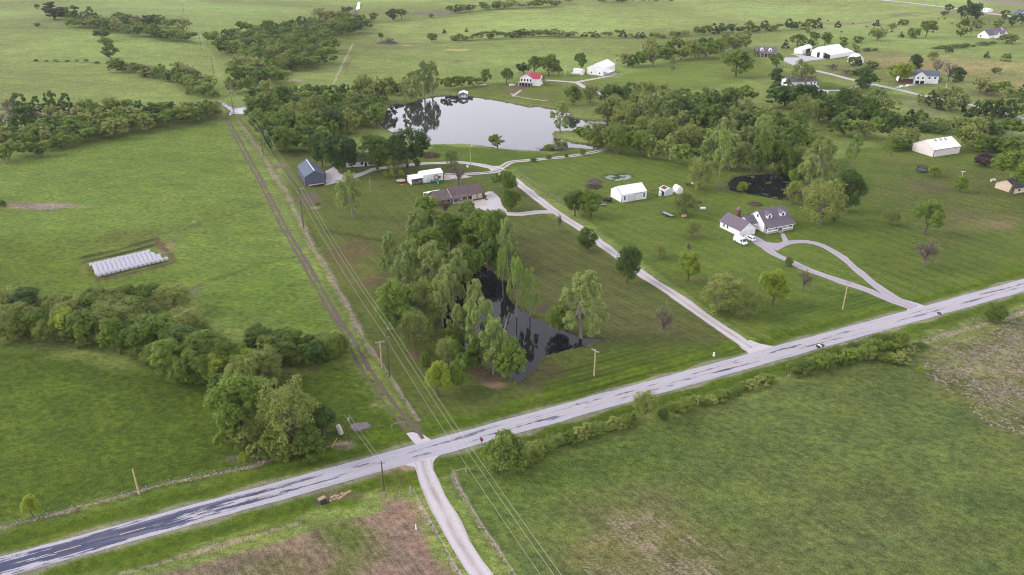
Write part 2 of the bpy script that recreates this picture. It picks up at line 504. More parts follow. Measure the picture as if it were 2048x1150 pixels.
# ------------------------------------------------------------------ the ground: one sheet, coloured zone by zone
def build_ground():
    ys = [-4000, -1500, -500, -150, 20, 60, 80, 92]
    y = 96.0
    while y < 1500:
        ys.append(y); y += max(.62, y / 330)
    ys += [1600, 1800, 2100, 2600, 3500, 5000, 8000, 14000]
    ys = np.array(ys)
    core = np.linspace(-1, 1, 620)
    us = np.concatenate([[-9, -4, -2.2, -1.6, -1.3, -1.12], core, [1.12, 1.3, 1.6, 2.2, 4, 9]])
    half = np.where(ys < 60, 150, 40 + .70 * np.maximum(ys, 60))
    X = (us[None, :] * half[:, None]); Y = np.repeat(ys[:, None], len(us), 1)
    XY = np.stack([X.ravel(), Y.ravel()], 1)
    nr, ncol = len(ys), len(us)
    Z = ground_z(XY)
    idx = np.arange(nr * ncol).reshape(nr, ncol)
    F = np.stack([idx[:-1, :-1].ravel(), idx[:-1, 1:].ravel(), idx[1:, 1:].ravel(), idx[1:, :-1].ravel()], 1)
    N = len(XY)
    # soft natural boundary wobble
    wob = 1.3 * np.sin(XY[:, 0] / 3.1 + np.sin(XY[:, 1] / 4.3) * 2) + .9 * np.sin(XY[:, 1] / 2.3 + XY[:, 0] / 5.7)
    C = np.tile(np.array(S(132, 146, 80)), (N, 1))
    dry = np.full(N, .10); mow = np.zeros(N); mu = np.zeros(N); rough = np.ones(N); rows = np.zeros(N)
    def zone(poly, col, feather, d=None, amount=1.0, mowdir=None, mowamp=0.0, rgh=None, wobble=1.0):
        s = sdf(XY, W2(poly)) + wob * wobble
        w = np.clip(.5 - s / (2 * feather), 0, 1); w = w * w * (3 - 2 * w) * amount
        C[:] = C * (1 - w[:, None]) + np.array(col) * w[:, None]
        if d is not None: dry[:] = dry * (1 - w) + d * w
        if rgh is not None: rough[:] = rough * (1 - w) + rgh * w
        if mowdir is not None:
            a = R(mowdir); nn = np.array([-math.sin(a), math.cos(a)])
            sel = w > .3
            mu[sel] = (XY[sel] @ nn); mow[:] = mow * (1 - w) + mowamp * w
    # pastures to the west, between the creek belts
    zone([(-900,330),(0,330),(300,262),(455,236),(560,430),(700,690),(560,650),(420,640),(330,580),(200,600),(0,610),(-700,640)], S(112,131,60), 14, .14)
    zone([(-900,480),(0,470),(170,470),(330,560),(200,600),(0,640),(-900,680)], S(100,118,46), 22, .06)
    zone([(380,620),(520,540),(600,540),(690,690),(560,660)], S(108,130,56), 12, .12)
    zone([(-900,690),(0,690),(300,740),(480,760),(660,730),(710,730),(830,870),(600,930),(0,1060),(-900,1290)], S(86,104,38), 6, .05)
    # far pastures
    zone([(-900,20),(0,40),(150,60),(400,95),(560,40),(720,-10),(400,-60),(-900,-60)], S(134,150,84), 30, .06)
    zone([(760,50),(1500,-20),(2000,-20),(1900,60),(1500,60),(1000,78),(760,90)], S(144,158,90), 25, .06)
    # lawns
    zone([(475,235),(560,330),(620,470),(720,660),(800,800),(855,872),(1050,838),(1500,704),(1330,580),(1110,440),(1040,365),(1000,345),(850,312),(760,330),(640,300),(540,298)],
         S(98,108,54), 2.0, .16, mowdir=118, mowamp=.06, rgh=.6, wobble=.3)
    zone([(1020,470),(1120,440),(1330,590),(1480,690),(1200,790),(1210,680),(1090,620),(1040,560)], S(98,104,58), 8, .2, mowdir=128, mowamp=.12, rgh=.6)
    zone([(1080,760),(1220,690),(1480,690),(1510,704),(1060,836)], S(88,104,42), 5, .08, mowdir=25, mowamp=.16, rgh=.6)
    zone([(1030,345),(1130,410),(1330,560),(1530,690),(1836,606),(2100,530),(2200,330),(1900,290),(1700,296),(1640,360),(1450,340),(1230,300),(1030,325)],
         S(104,121,54), 2.5, .12, mowdir=128, mowamp=.09, rgh=.6, wobble=.4)
    zone([(1640,470),(1900,440),(2100,420),(2150,540),(1850,604),(1780,590),(1700,520)], S(98,114,50), 14, .08, mowdir=122, mowamp=.14, rgh=.6)
    zone([(1700,380),(1850,330),(2100,330),(2100,450),(1850,440)], S(100,108,54), 20, .28, rgh=.8)
    zone([(1570,640),(1840,606),(1700,580),(1590,620)], S(82,102,40), 8, .04, mowdir=25, mowamp=.1, rgh=.6)
    zone([(840,325),(1000,345),(1230,288),(1200,300),(1100,305),(1000,298),(860,290)], S(94,114,44), 3, .06, rgh=.6)
    zone([(930,190),(1090,140),(1240,150),(1500,100),(1560,150),(1400,180),(1200,195),(1140,220),(1040,205)], S(112,126,58), 8, .12, rgh=.7)
    zone([(1560,140),(1720,180),(1840,195),(1760,210),(1560,190)], S(96,116,50), 6, .05, rgh=.7)
    # verge of the road
    dr = seg_dist(XY, ROAD[::3], False)
    w = np.clip((11.5 + wob - dr) / 2.0, 0, 1)
    C[:] = C * (1 - w[:, None]) + np.array(S(94,114,38)) * w[:, None]; dry[:] = dry * (1 - w) + .05 * w; rough[:] = rough * (1 - w) + .7 * w
    w = np.exp(-((dr - 7.2) / 1.1) ** 2) * .45
    C[:] = C * (1 - w[:, None]) + np.array(S(74,88,36)) * w[:, None]
    w = np.clip((5.0 + wob * .3 - dr) / .8, 0, 1) * .75
    C[:] = C * (1 - w[:, None]) + np.array(S(150,146,128)) * w[:, None]
    # hay field, prairie patch and ploughed plot of the near side
    zone([(902,945),(934,938),(1010,930),(1240,872),(1580,768),(1845,708),(2100,640),(3000,900),(3000,1700),(1300,1700),(1030,1150)], S(100,114,62), 2.0, .26, rgh=.95, wobble=.5)
    zone([(900,945),(1240,880),(1400,850),(1300,960),(1100,1000),(980,1060),(940,1010)], S(94,112,54), 10, .12)
    zone([(1200,1000),(1330,980),(1420,1080),(1560,1110),(1640,1250),(1200,1250),(1130,1120)], S(114,113,72), 10, .60)
    zone([(1600,1000),(1850,990),(1950,1100),(1800,1150),(1500,1150)], S(102,111,66), 12, .40)
    zone([(1845,700),(2100,610),(2400,800),(2100,900),(1980,840),(1900,775),(1850,738)], S(116,117,76), 10, .62, rgh=1.3)
    zone([(325,1150),(420,1122),(511,1096),(587,1072),(662,1049),(737,1027),(812,1007),(832,1054),(882,1149),(940,1290),(0,1290)], S(142,122,106), .8, .40, rgh=.9, wobble=.25)
    zone([(640,1050),(700,1040),(760,1060),(740,1110),(690,1170),(650,1150),(660,1090)], S(100,112,58), 5, .4)
    zone([(330,1160),(560,1100),(640,1120),(600,1200),(330,1230)], S(116,112,80), 5, .5)
    zone([(775,1010),(815,1006),(884,1150),(850,1150),(815,1060)], S(146,122,106), 3, .35)
    rows += .55 * np.clip(.5 - sdf(XY, W2([(902,945),(934,938),(1010,930),(1240,872),(1580,768),(1845,708),(2100,640),(3000,900),(3000,1700),(1300,1700),(1030,1150)])) / 8, 0, 1)
    rows += .8 * np.clip(.5 - sdf(XY, W2([(325,1150),(420,1122),(511,1096),(587,1072),(662,1049),(737,1027),(812,1007),(832,1054),(882,1149),(940,1290),(0,1290)])) / 3, 0, 1)
    # bare earth and worn places: (x, y, half-width px, half-height px, colour, strength)
    for (x, y, a, b, col, k) in [
        (700,505,42,22,(112,96,72),.75),(705,550,45,30,(110,112,62),.6),(745,560,30,14,(112,96,74),.6),(620,398,20,12,(116,102,96),.8),(558,333,14,6,(126,108,100),.8),(633,415,9,3,(170,145,130),.8),
        (593,311,13,3,(76,72,58),.8),(580,360,16,8,(120,108,84),.5),(855,428,30,6,(118,100,84),.6),(806,452,20,4,(120,98,80),.4),(767,372,5,2,(80,74,60),.8),
        (950,738,26,9,(116,96,78),.8),(972,756,24,8,(132,108,90),.85),(988,770,20,6,(172,142,118),.85),(900,705,20,18,(130,110,96),.8),(918,725,18,14,(136,112,98),.8),(830,705,16,10,(128,106,92),.7),
        (1085,617,12,8,(98,78,72),.85),(1080,740,40,26,(106,96,72),.6),(1180,600,60,40,(98,98,60),.4),(1290,650,70,8,(110,102,72),.5),(1080,540,60,50,(100,98,60),.5),
        (1187,373,17,4,(92,74,62),.95),(1270,403,30,4,(120,112,72),.4),(1394,468,14,5,(130,112,92),.5),(1510,408,12,4,(88,70,62),.9),(1385,560,30,8,(116,104,78),.35),
        (1855,373,40,9,(110,100,78),.6),(1960,440,80,20,(120,112,80),.45),(1990,448,30,8,(140,120,100),.4),(1900,470,60,20,(112,110,70),.3),
        (545,180,26,8,(168,150,128),.85),(590,160,14,3,(176,156,124),.8),(600,163,8,2,(186,162,132),.8),(650,140,16,2,(160,146,110),.5),(700,135,14,3,(104,104,70),.5),
        (914,100,24,1.6,(196,178,132),.9),(848,95,10,1.4,(190,172,130),.7),(815,91,8,1.4,(196,176,136),.8),(916,122,12,3,(112,100,84),.7),(880,108,5,1,(180,160,120),.5),
        (1100,122,40,3,(140,146,80),.3),(1225,178,40,6,(126,116,92),.6),(1300,190,20,4,(124,116,88),.5),(1095,190,16,5,(118,112,84),.5),(1030,182,20,10,(130,112,92),.6),(1044,172,16,6,(120,100,90),.6),
        (1148,168,30,4,(150,142,112),.4),(1220,150,22,4,(150,140,116),.6),(80,412,60,6,(150,132,128),.85),(40,408,30,5,(130,120,100),.6),(150,414,25,3,(160,146,120),.6),(0,415,40,3,(150,138,100),.5),
        (370,455,30,7,(92,92,58),.5),(388,443,4,1,(200,180,160),.8),(385,583,14,7,(120,112,110),.6),(400,570,10,5,(110,104,92),.5),
        (620,735,14,5,(150,130,110),.6),(560,740,24,8,(120,110,90),.5),(592,752,10,3,(176,150,130),.7),(720,853,18,7,(120,112,118),.8),(750,810,8,4,(140,125,115),.7),(745,700,24,14,(130,122,92),.5),
        (690,890,20,7,(140,128,116),.6),(560,905,30,10,(80,74,60),.5),(590,870,60,20,(84,80,56),.5),(520,905,20,12,(134,120,110),.5),(470,915,20,8,(140,128,116),.5),
        (680,990,45,9,(120,106,88),.7),(640,1001,14,8,(130,112,100),.7),(790,945,16,6,(120,104,84),.5),(820,935,16,5,(170,150,138),.8),(790,965,40,20,(100,110,48),.5),(763,984,6,3,(140,118,104),.8),
        (1395,740,1,1,(0,0,0),0),(1340,690,1,1,(0,0,0),0),(1900,130,160,14,(164,150,104),.75),(2030,165,90,16,(160,148,102),.7),(1780,108,60,5,(134,120,88),.5),(1720,104,30,3,(140,124,100),.5),
        (2030,6,60,8,(140,124,116),.85),(1960,22,70,6,(160,150,110),.6),(1700,47,70,3,(140,128,104),.6),(1800,30,24,3,(126,112,92),.6),(1740,20,80,6,(146,154,92),.4),(1830,200,40,8,(130,120,96),.4),(1960,190,34,7,(140,126,104),.6),
        (1880,250,60,14,(120,120,100),.5),(1850,220,40,10,(118,116,96),.5),(1975,260,50,20,(116,112,88),.5),(800,95,70,4,(110,108,80),.5),(870,25,50,4,(126,110,104),.7),(655,20,20,3,(150,128,110),.6),(620,12,60,1.5,(104,106,66),.6),
        (1640,60,1,1,(0,0,0),0),(1800,318,40,12,(118,112,70),.4),(1775,325,30,8,(84,90,42),.4),(1105,280,14,6,(150,120,100),.6),(1150,246,50,6,(118,108,80),.6),(1085,213,20,2,(160,134,112),.8),(1110,297,40,5,(110,92,86),.8),
        (1440,372,12,8,(120,108,90),.6),(1605,395,16,12,(116,120,62),.6),(1600,352,20,5,(96,104,58),.6),(980,205,60,2,(130,110,94),.7),(250,480,70,20,(96,100,50),.55),(330,500,14,20,(140,128,98),.7),(185,530,14,16,(130,128,70),.6)]:
        if k == 0: continue
        c = P(x, y); m = mpp(c)
        ax = a * m; ay = b * m / max(.08, math.sin(math.atan2(CAM_H, c.y)))
        e = np.hypot((XY[:, 0] - c.x) / ax, (XY[:, 1] - c.y) / ay) + wob * .10
        e = e + .22 * np.sin(XY[:, 0] / (ax * .31 + .6) + x) * np.sin(XY[:, 1] / (ay * .29 + .6) + y)
        w = np.clip(1.35 - e, 0, 1) ; w = np.clip(w * 1.6, 0, 1) * k
        C[:] = C * (1 - w[:, None]) + np.array(S(*col)) * w[:, None]; mow[:] *= (1 - w * .8)
    # narrow lines: weedy strips behind the bales, drains, gullies, cattle trails (points, half-width m, colour, strength)
    for px, wd, col, k in [
        ([(166,515),(240,499),(312,477)], 1.5, (62,70,34), .9), ([(168,524),(240,508),(314,487)], 1.1, (84,72,60), .9), ([(186,520),(250,505),(310,490)], .9, (60,66,34), .9),
        ([(205,508),(260,494),(308,482)], .5, (90,88,52), .6), ([(311,474),(322,492),(336,506),(348,522)], 1.3, (104,88,68), .9), ([(194,562),(270,545),(350,525)], 1.2, (104,86,74), .9),
        ([(176,530),(184,545),(194,560)], .6, (96,90,54), .6), ([(300,470),(365,458),(400,446),(470,426),(560,396)], .8, (92,96,50), .5),
        ([(345,592),(420,562),(520,530),(600,512),(680,500)], 1.0, (84,104,40), .55), ([(655,462),(680,468),(700,470),(740,478),(790,486)], 1.2, (70,66,50), .65),
        ([(1680,52),(1730,45),(1790,32),(1835,24)], 2.2, (112,108,72), .6), ([(1130,60),(1250,40),(1380,25)], 3, (128,146,76), .4), ([(620,14),(560,10),(480,9)], 3, (104,116,66), .5),
        ([(740,48),(790,44),(900,33),(1000,24)], 3.0, (100,104,66), .55), ([(770,84),(850,88),(920,84),(1040,78),(1150,76),(1300,77),(1400,72),(1520,66)], 3.2, (104,104,64), .6),
        ([(0,56),(80,56),(150,58)], 2.5, (100,116,64), .5), ([(60,122),(120,123),(205,127)], 2.0, (112,112,76), .6), ([(690,150),(700,120),(735,100)], 1.2, (112,118,66), .6), ([(690,140),(760,160),(860,158)], 1.5, (118,126,70), .45),
        ([(1030,345),(1062,367),(1096,389),(1130,412)], .7, (112,104,78), .6), ([(1640,398),(1720,430),(1790,450),(1900,466),(2048,505)], .8, (74,88,40), .5), ([(1740,440),(1780,448),(1830,462)], .7, (80,86,44), .5),
        ([(1180,470),(1290,556),(1420,640),(1500,690)], .9, (78,94,38), .35), ([(1130,402),(1260,500),(1370,580),(1470,650),(1530,686)], .8, (80,96,40), .4),
        ([(1205,686),(1260,672),(1330,668),(1400,662)], .8, (92,88,56), .45), ([(1040,790),(1062,772),(1078,790),(1088,806)], .5, (112,98,82), .5), ([(870,985),(888,1030),(930,1110),(960,1160)], .6, (84,104,40), .4),
        ([(880,960),(900,1000),(960,1110),(1000,1170)], .9, (104,122,46), .5), ([(60,960),(300,905),(470,880)], 2.0, (80,98,36), .35)]:
        ln = smooth_line(W2(px), 3); lo, hi = ln.min(0) - 10, ln.max(0) + 10
        sel = ((XY > lo) & (XY < hi)).all(1)
        d = seg_dist(XY[sel], ln, False) + wob[sel] * .2 * wd
        w = np.clip((wd * 1.6 - d) / (wd * 1.2), 0, 1) * k
        C[sel] = C[sel] * (1 - w[:, None]) + np.array(S(*col)) * w[:, None]
    # tonal folds of the far pastures: broad waves of lighter, greener and darker colour
    fy = np.clip((XY[:, 1] - 420) / 200, 0, 1)
    fold = np.sin(XY[:, 0] / 61 + XY[:, 1] / 120 + 1.3 * np.sin(XY[:, 1] / 95)) + .8 * np.sin(XY[:, 1] / 47 - XY[:, 0] / 140 + np.sin(XY[:, 0] / 77))
    C *= (1 + fy * .12 * fold)[:, None] * np.array([1, 1, 1]) ; C[:, 0] *= 1 - .03 * fy * fold
    # dry grass along the fences
    for ln, wd in STRIPW:
        lo, hi = ln.min(0) - 8, ln.max(0) + 8
        sel = ((XY > lo) & (XY < hi)).all(1)
        if not sel.any(): continue
        d = seg_dist(XY[sel], ln, False) + wob[sel] * .22
        w = np.clip((wd * 1.5 - d) / (wd * 1.2), 0, 1) * .85
        C[sel] = C[sel] * (1 - w[:, None]) + np.array(S(164,148,128)) * w[:, None]
        dry[sel] = dry[sel] * (1 - w) + .4 * w
        w2 = np.exp(-((d - wd * 2.4) / (wd * 1.0)) ** 2) * .25
        C[sel] = C[sel] * (1 - w2[:, None]) + np.array(S(80,84,44)) * w2[:, None]
    # muddy banks
    for k in WATERS:
        s = sdf(XY, WPOLY[k])
        w = np.clip((1.5 + wob * .35 - s) / 1.0, 0, 1) * (.8 if k != 'algae_pond' else .3)
        C[:] = C * (1 - w[:, None]) + np.array(S(112,94,80)) * w[:, None]
    C = desat(C, -.03)
    col4 = np.concatenate([C, dry[:, None]], 1)
    me = fast_mesh('ground', np.concatenate([XY, Z[:, None]], 1), F, [ground_mat()], None,
                   {'Col': ('FLOAT_COLOR', col4), 'mow': ('FLOAT', mow), 'mow_u': ('FLOAT', mu), 'rgh': ('FLOAT', rough), 'rows': ('FLOAT', rows)})
    me.polygons.foreach_set('use_smooth', [True] * len(me.polygons))
    tag(link('ground', me), kind='structure')

_ra, _rb = P(1640, 985), P(1800, 1085)
ROWDIR = math.degrees(math.atan2(_rb.y - _ra.y, _rb.x - _ra.x))

def ground_mat():
    m = bpy.data.materials.new('ground_grass'); m.use_nodes = True
    n, l = m.node_tree.nodes, m.node_tree.links
    b = n['Principled BSDF']; b.inputs['Roughness'].default_value = .95; b.inputs['Specular IOR Level'].default_value = .08
    geo = n.new('ShaderNodeNewGeometry')
    def A(name):
        a = n.new('ShaderNodeAttribute'); a.attribute_name = name; return a
    col, mow, mu, rg = A('Col'), A('mow'), A('mow_u'), A('rgh')
    def noise(scale, detail=4, rot=0.0, sx=1.0, sy=1.0, rough=.6):
        mp = n.new('ShaderNodeMapping'); mp.inputs['Rotation'].default_value = (0, 0, rot); mp.inputs['Scale'].default_value = (sx, sy, 1)
        t = n.new('ShaderNodeTexNoise'); t.inputs['Scale'].default_value = scale; t.inputs['Detail'].default_value = detail; t.inputs['Roughness'].default_value = rough
        l.new(geo.outputs['Position'], mp.inputs[0]); l.new(mp.outputs[0], t.inputs['Vector']); return t.outputs[0]
    def rng(s, a, b_, c, d, clamp=True):
        r = n.new('ShaderNodeMapRange'); r.clamp = clamp
        for i, v in enumerate((a, b_, c, d)): r.inputs[i + 1].default_value = v
        l.new(s, r.inputs[0]); return r.outputs[0]
    def math_(op, a, b_=None):
        k = n.new('ShaderNodeMath'); k.operation = op
        for i, v in enumerate((a, b_)):
            if v is None: continue
            if hasattr(v, 'links'): l.new(v, k.inputs[i])
            else: k.inputs[i].default_value = v
        return k.outputs[0]
    def mixc(f, a, b_, blend='MIX'):
        k = n.new('ShaderNodeMix'); k.data_type = 'RGBA'; k.blend_type = blend
        for i, v in ((0, f), (6, a), (7, b_)):
            if hasattr(v, 'links'): l.new(v, k.inputs[i])
            else: k.inputs[i].default_value = v
        return k.outputs[2]
    big = noise(.018, 5, .4, 1.0, 1.6)
    mid = noise(.11, 6, .5, .75, 1.15, .66)
    fine = noise(.55, 5, .3, .85, 1.15, .7)
    tiny = noise(2.6, 4, 0, 1, 1, .75)
    f1 = rng(big, .3, .7, .84, 1.16); f2 = rng(mid, .28, .72, .78, 1.22)
    f3 = rng(fine, .30, .70, .52, 1.50); f4 = rng(tiny, .32, .68, .45, 1.55)
    # how strong the fine patchiness is follows the roughness of the sward
    def scaled(f, k):
        d = math_('SUBTRACT', f, 1.0); d = math_('MULTIPLY', d, rg.outputs['Fac']); d = math_('MULTIPLY', d, k)
        return math_('ADD', d, 1.0)
    tot = math_('MULTIPLY', math_('MULTIPLY', scaled(f1, 1), scaled(f2, 1)), math_('MULTIPLY', scaled(f3, 1), scaled(f4, 1)))
    # mowing stripes
    ph = math_('ADD', math_('MULTIPLY', mu.outputs['Fac'], 2.9), math_('MULTIPLY', noise(.05, 3), 6.0))
    st = math_('MULTIPLY', math_('SINE', ph), mow.outputs['Fac'])
    st2 = math_('MULTIPLY', math_('SINE', math_('MULTIPLY', ph, .37)), math_('MULTIPLY', mow.outputs['Fac'], .8))
    stm = rng(noise(.03, 3), .35, .65, .25, 1.3)
    tot = math_('MULTIPLY', tot, math_('ADD', math_('MULTIPLY', math_('ADD', st, st2), stm), 1.0))
    # drilled rows: noise drawn out along the drill's direction
    def rotnoise(ang, along, across, det):
        mp = n.new('ShaderNodeMapping'); mp.inputs['Rotation'].default_value = (0, 0, -R(ang))
        m2 = n.new('ShaderNodeMapping'); m2.inputs['Scale'].default_value = (along, across, 1)
        t = n.new('ShaderNodeTexNoise'); t.inputs['Scale'].default_value = 1; t.inputs['Detail'].default_value = det; t.inputs['Roughness'].default_value = .7
        l.new(geo.outputs['Position'], mp.inputs[0]); l.new(mp.outputs[0], m2.inputs[0]); l.new(m2.outputs[0], t.inputs['Vector']); return t.outputs[0]
    rw = rotnoise(ROWDIR, .16, 1.1, 5)
    rwk = math_('MULTIPLY', math_('SUBTRACT', rng(rw, .32, .68, .62, 1.38), 1.0), A('rows').outputs['Fac'])
    tot = math_('MULTIPLY', tot, math_('ADD', rwk, 1.0))
    base = col.outputs['Color']
    yel = mixc(rng(mid, .45, .75, 0, .55), base, mixc(1.0, base, (1.22, 1.08, .75, 1), 'MULTIPLY'))
    blu = mixc(rng(noise(.07, 4, .9, 1, 1.5), .52, .78, 0, .6), yel, mixc(1.0, base, (.78, .95, .95, 1), 'MULTIPLY'))
    cl = n.new('ShaderNodeCombineColor'); 
    for i in range(3): l.new(tot, cl.inputs[i])
    c = mixc(1.0, blu, cl.outputs[0], 'MULTIPLY')
    # dry stems and bare soil showing through
    dn = math_('ADD', math_('MULTIPLY', noise(1.5, 5, .2, .7, 1.4, .75), .50), math_('MULTIPLY', noise(.16, 4, .2), .28))
    dn = math_('ADD', dn, math_('MULTIPLY', rw, .22))
    th = rng(col.outputs['Alpha'], 0, 1, .70, .36)
    dm = n.new('ShaderNodeMapRange'); l.new(dn, dm.inputs[0]); l.new(th, dm.inputs[1]); l.new(math_('ADD', th, .10), dm.inputs[2])
    dm.inputs[3].default_value = 0; dm.inputs[4].default_value = .8
    dc = mixc(noise(.9, 3), (*S(182,160,154), 1), (*S(186,168,142), 1))
    c = mixc(dm.outputs[0], c, dc)
    l.new(c, b.inputs['Base Color'])
    bp = n.new('ShaderNodeBump'); bp.inputs['Strength'].default_value = .55; bp.inputs['Distance'].default_value = .5
    hh = math_('ADD', math_('MULTIPLY', fine, .7), math_('MULTIPLY', tiny, .3))
    l.new(hh, bp.inputs['Height']); l.new(bp.outputs[0], b.inputs['Normal'])
    return m

build_ground()

def build_haze():
    m = bpy.data.materials.new('air_haze'); m.use_nodes = True
    n, l = m.node_tree.nodes, m.node_tree.links
    n.remove(n['Principled BSDF'])
    v = n.new('ShaderNodeVolumePrincipled'); v.inputs['Density'].default_value = HAZE; v.inputs['Color'].default_value = (.92, .95, 1, 1); v.inputs['Anisotropy'].default_value = .2
    l.new(v.outputs[0], n['Material Output'].inputs['Volume'])
    o = MB().box(-2600, 2600, -400, 3600, -12, 126).build('haze', m)
    o['kind'] = 'stuff'; o['label'] = 'thin pale air haze over the far pastures'
HAZE = 0.00005
if HAZE: build_haze()

# ------------------------------------------------------------------ water
def water_mat(name, base, rough=.03, wave=.02, algae=None, spec=.5, scale=.6):
    m = bpy.data.materials.new(name); m.use_nodes = True
    n, l = m.node_tree.nodes, m.node_tree.links
    b = n['Principled BSDF']
    b.inputs['Base Color'].default_value = (*base, 1); b.inputs['Roughness'].default_value = rough
    b.inputs['IOR'].default_value = 1.333; b.inputs['Specular IOR Level'].default_value = spec
    geo = n.new('ShaderNodeNewGeometry')
    mp = n.new('ShaderNodeMapping'); mp.inputs['Scale'].default_value = (1, 2.2, 1); mp.inputs['Rotation'].default_value = (0, 0, .2)
    t = n.new('ShaderNodeTexNoise'); t.inputs['Scale'].default_value = scale; t.inputs['Detail'].default_value = 4
    l.new(geo.outputs['Position'], mp.inputs[0]); l.new(mp.outputs[0], t.inputs['Vector'])
    bp = n.new('ShaderNodeBump'); bp.inputs['Strength'].default_value = wave; bp.inputs['Distance'].default_value = .3
    l.new(t.outputs[0], bp.inputs['Height']); l.new(bp.outputs[0], b.inputs['Normal'])
    if algae:
        colr, th = algae
        t2 = n.new('ShaderNodeTexNoise'); t2.inputs['Scale'].default_value = .22; t2.inputs['Detail'].default_value = 7
        l.new(geo.outputs['Position'], t2.inputs['Vector'])
        r = n.new('ShaderNodeMapRange'); r.inputs[1].default_value = th; r.inputs[2].default_value = th + .07
        l.new(t2.outputs[0], r.inputs[0])
        mx = n.new('ShaderNodeMix'); mx.data_type = 'RGBA'; mx.inputs[6].default_value = (*base, 1); mx.inputs[7].default_value = (*colr, 1)
        l.new(r.outputs[0], mx.inputs[0]); l.new(mx.outputs[2], b.inputs['Base Color'])
        rr = n.new('ShaderNodeMapRange'); rr.inputs[3].default_value = rough; rr.inputs[4].default_value = .6
        l.new(r.outputs[0], rr.inputs[0]); l.new(rr.outputs[0], b.inputs['Roughness'])
    return m

def sheet(name, poly, z, m, drape=False, kind='structure', parent=None):
    """flat or draped polygon sheet from world-space outline"""
    tri = geometry.tessellate_polygon([[Vector((p[0], p[1], 0)) for p in poly]])
    zz = (ground_z(np.asarray(poly, float)) + z) if drape else np.full(len(poly), z)
    me = bpy.data.meshes.new(name)
    me.from_pydata([(p[0], p[1], q) for p, q in zip(poly, zz)], [], [tuple(t) for t in tri])
    me.materials.append(m)
    bm = bmesh.new(); bm.from_mesh(me)
    bmesh.ops.recalc_face_normals(bm, faces=bm.faces)
    if bm.faces and sum(f.normal.z for f in bm.faces) < 0: bmesh.ops.reverse_faces(bm, faces=bm.faces)
    bm.to_mesh(me); bm.free()
    o = link(name, me, parent)
    if kind: o['kind'] = kind
    return o

def grow(poly, d):
    c = poly.mean(0)
    v = poly - c
    return c + v * (1 + d / np.maximum(np.hypot(v[:, 0], v[:, 1]), 1e-6))[:, None]

lake_m = water_mat('lake_water', (.03, .034, .036), .02, .012, spec=1.0)
pond_m = water_mat('pond_water', (.010, .011, .011), .03, .015, (S(100,118,70), .70), spec=.5)
pondr_m = water_mat('shaded_pond_water', (.010, .013, .015), .02, .22, (S(96,110,48), .60), spec=1.0, scale=.5)
ponds_m = water_mat('algae_pond_water', (.05, .07, .06), .05, .01, (S(150,160,120), .50), spec=.8)
creek_m = water_mat('creek_water', (.05, .05, .055), .08, .06, (S(180,178,184), .52), spec=.9)
for k, m in (('lake', lake_m), ('pond', pond_m), ('shaded_pond', pondr_m), ('algae_pond', ponds_m), ('creek', creek_m), ('stream', lake_m)):
    c = WPOLY[k].mean(0)
    zr = float(relief(c[0], c[1]))
    sheet(k + '_water', densify(grow(WPOLY[k], 1.0) if k not in ('lake', 'pond') else WPOLY[k], 3), WATERS[k][1] + zr, m)

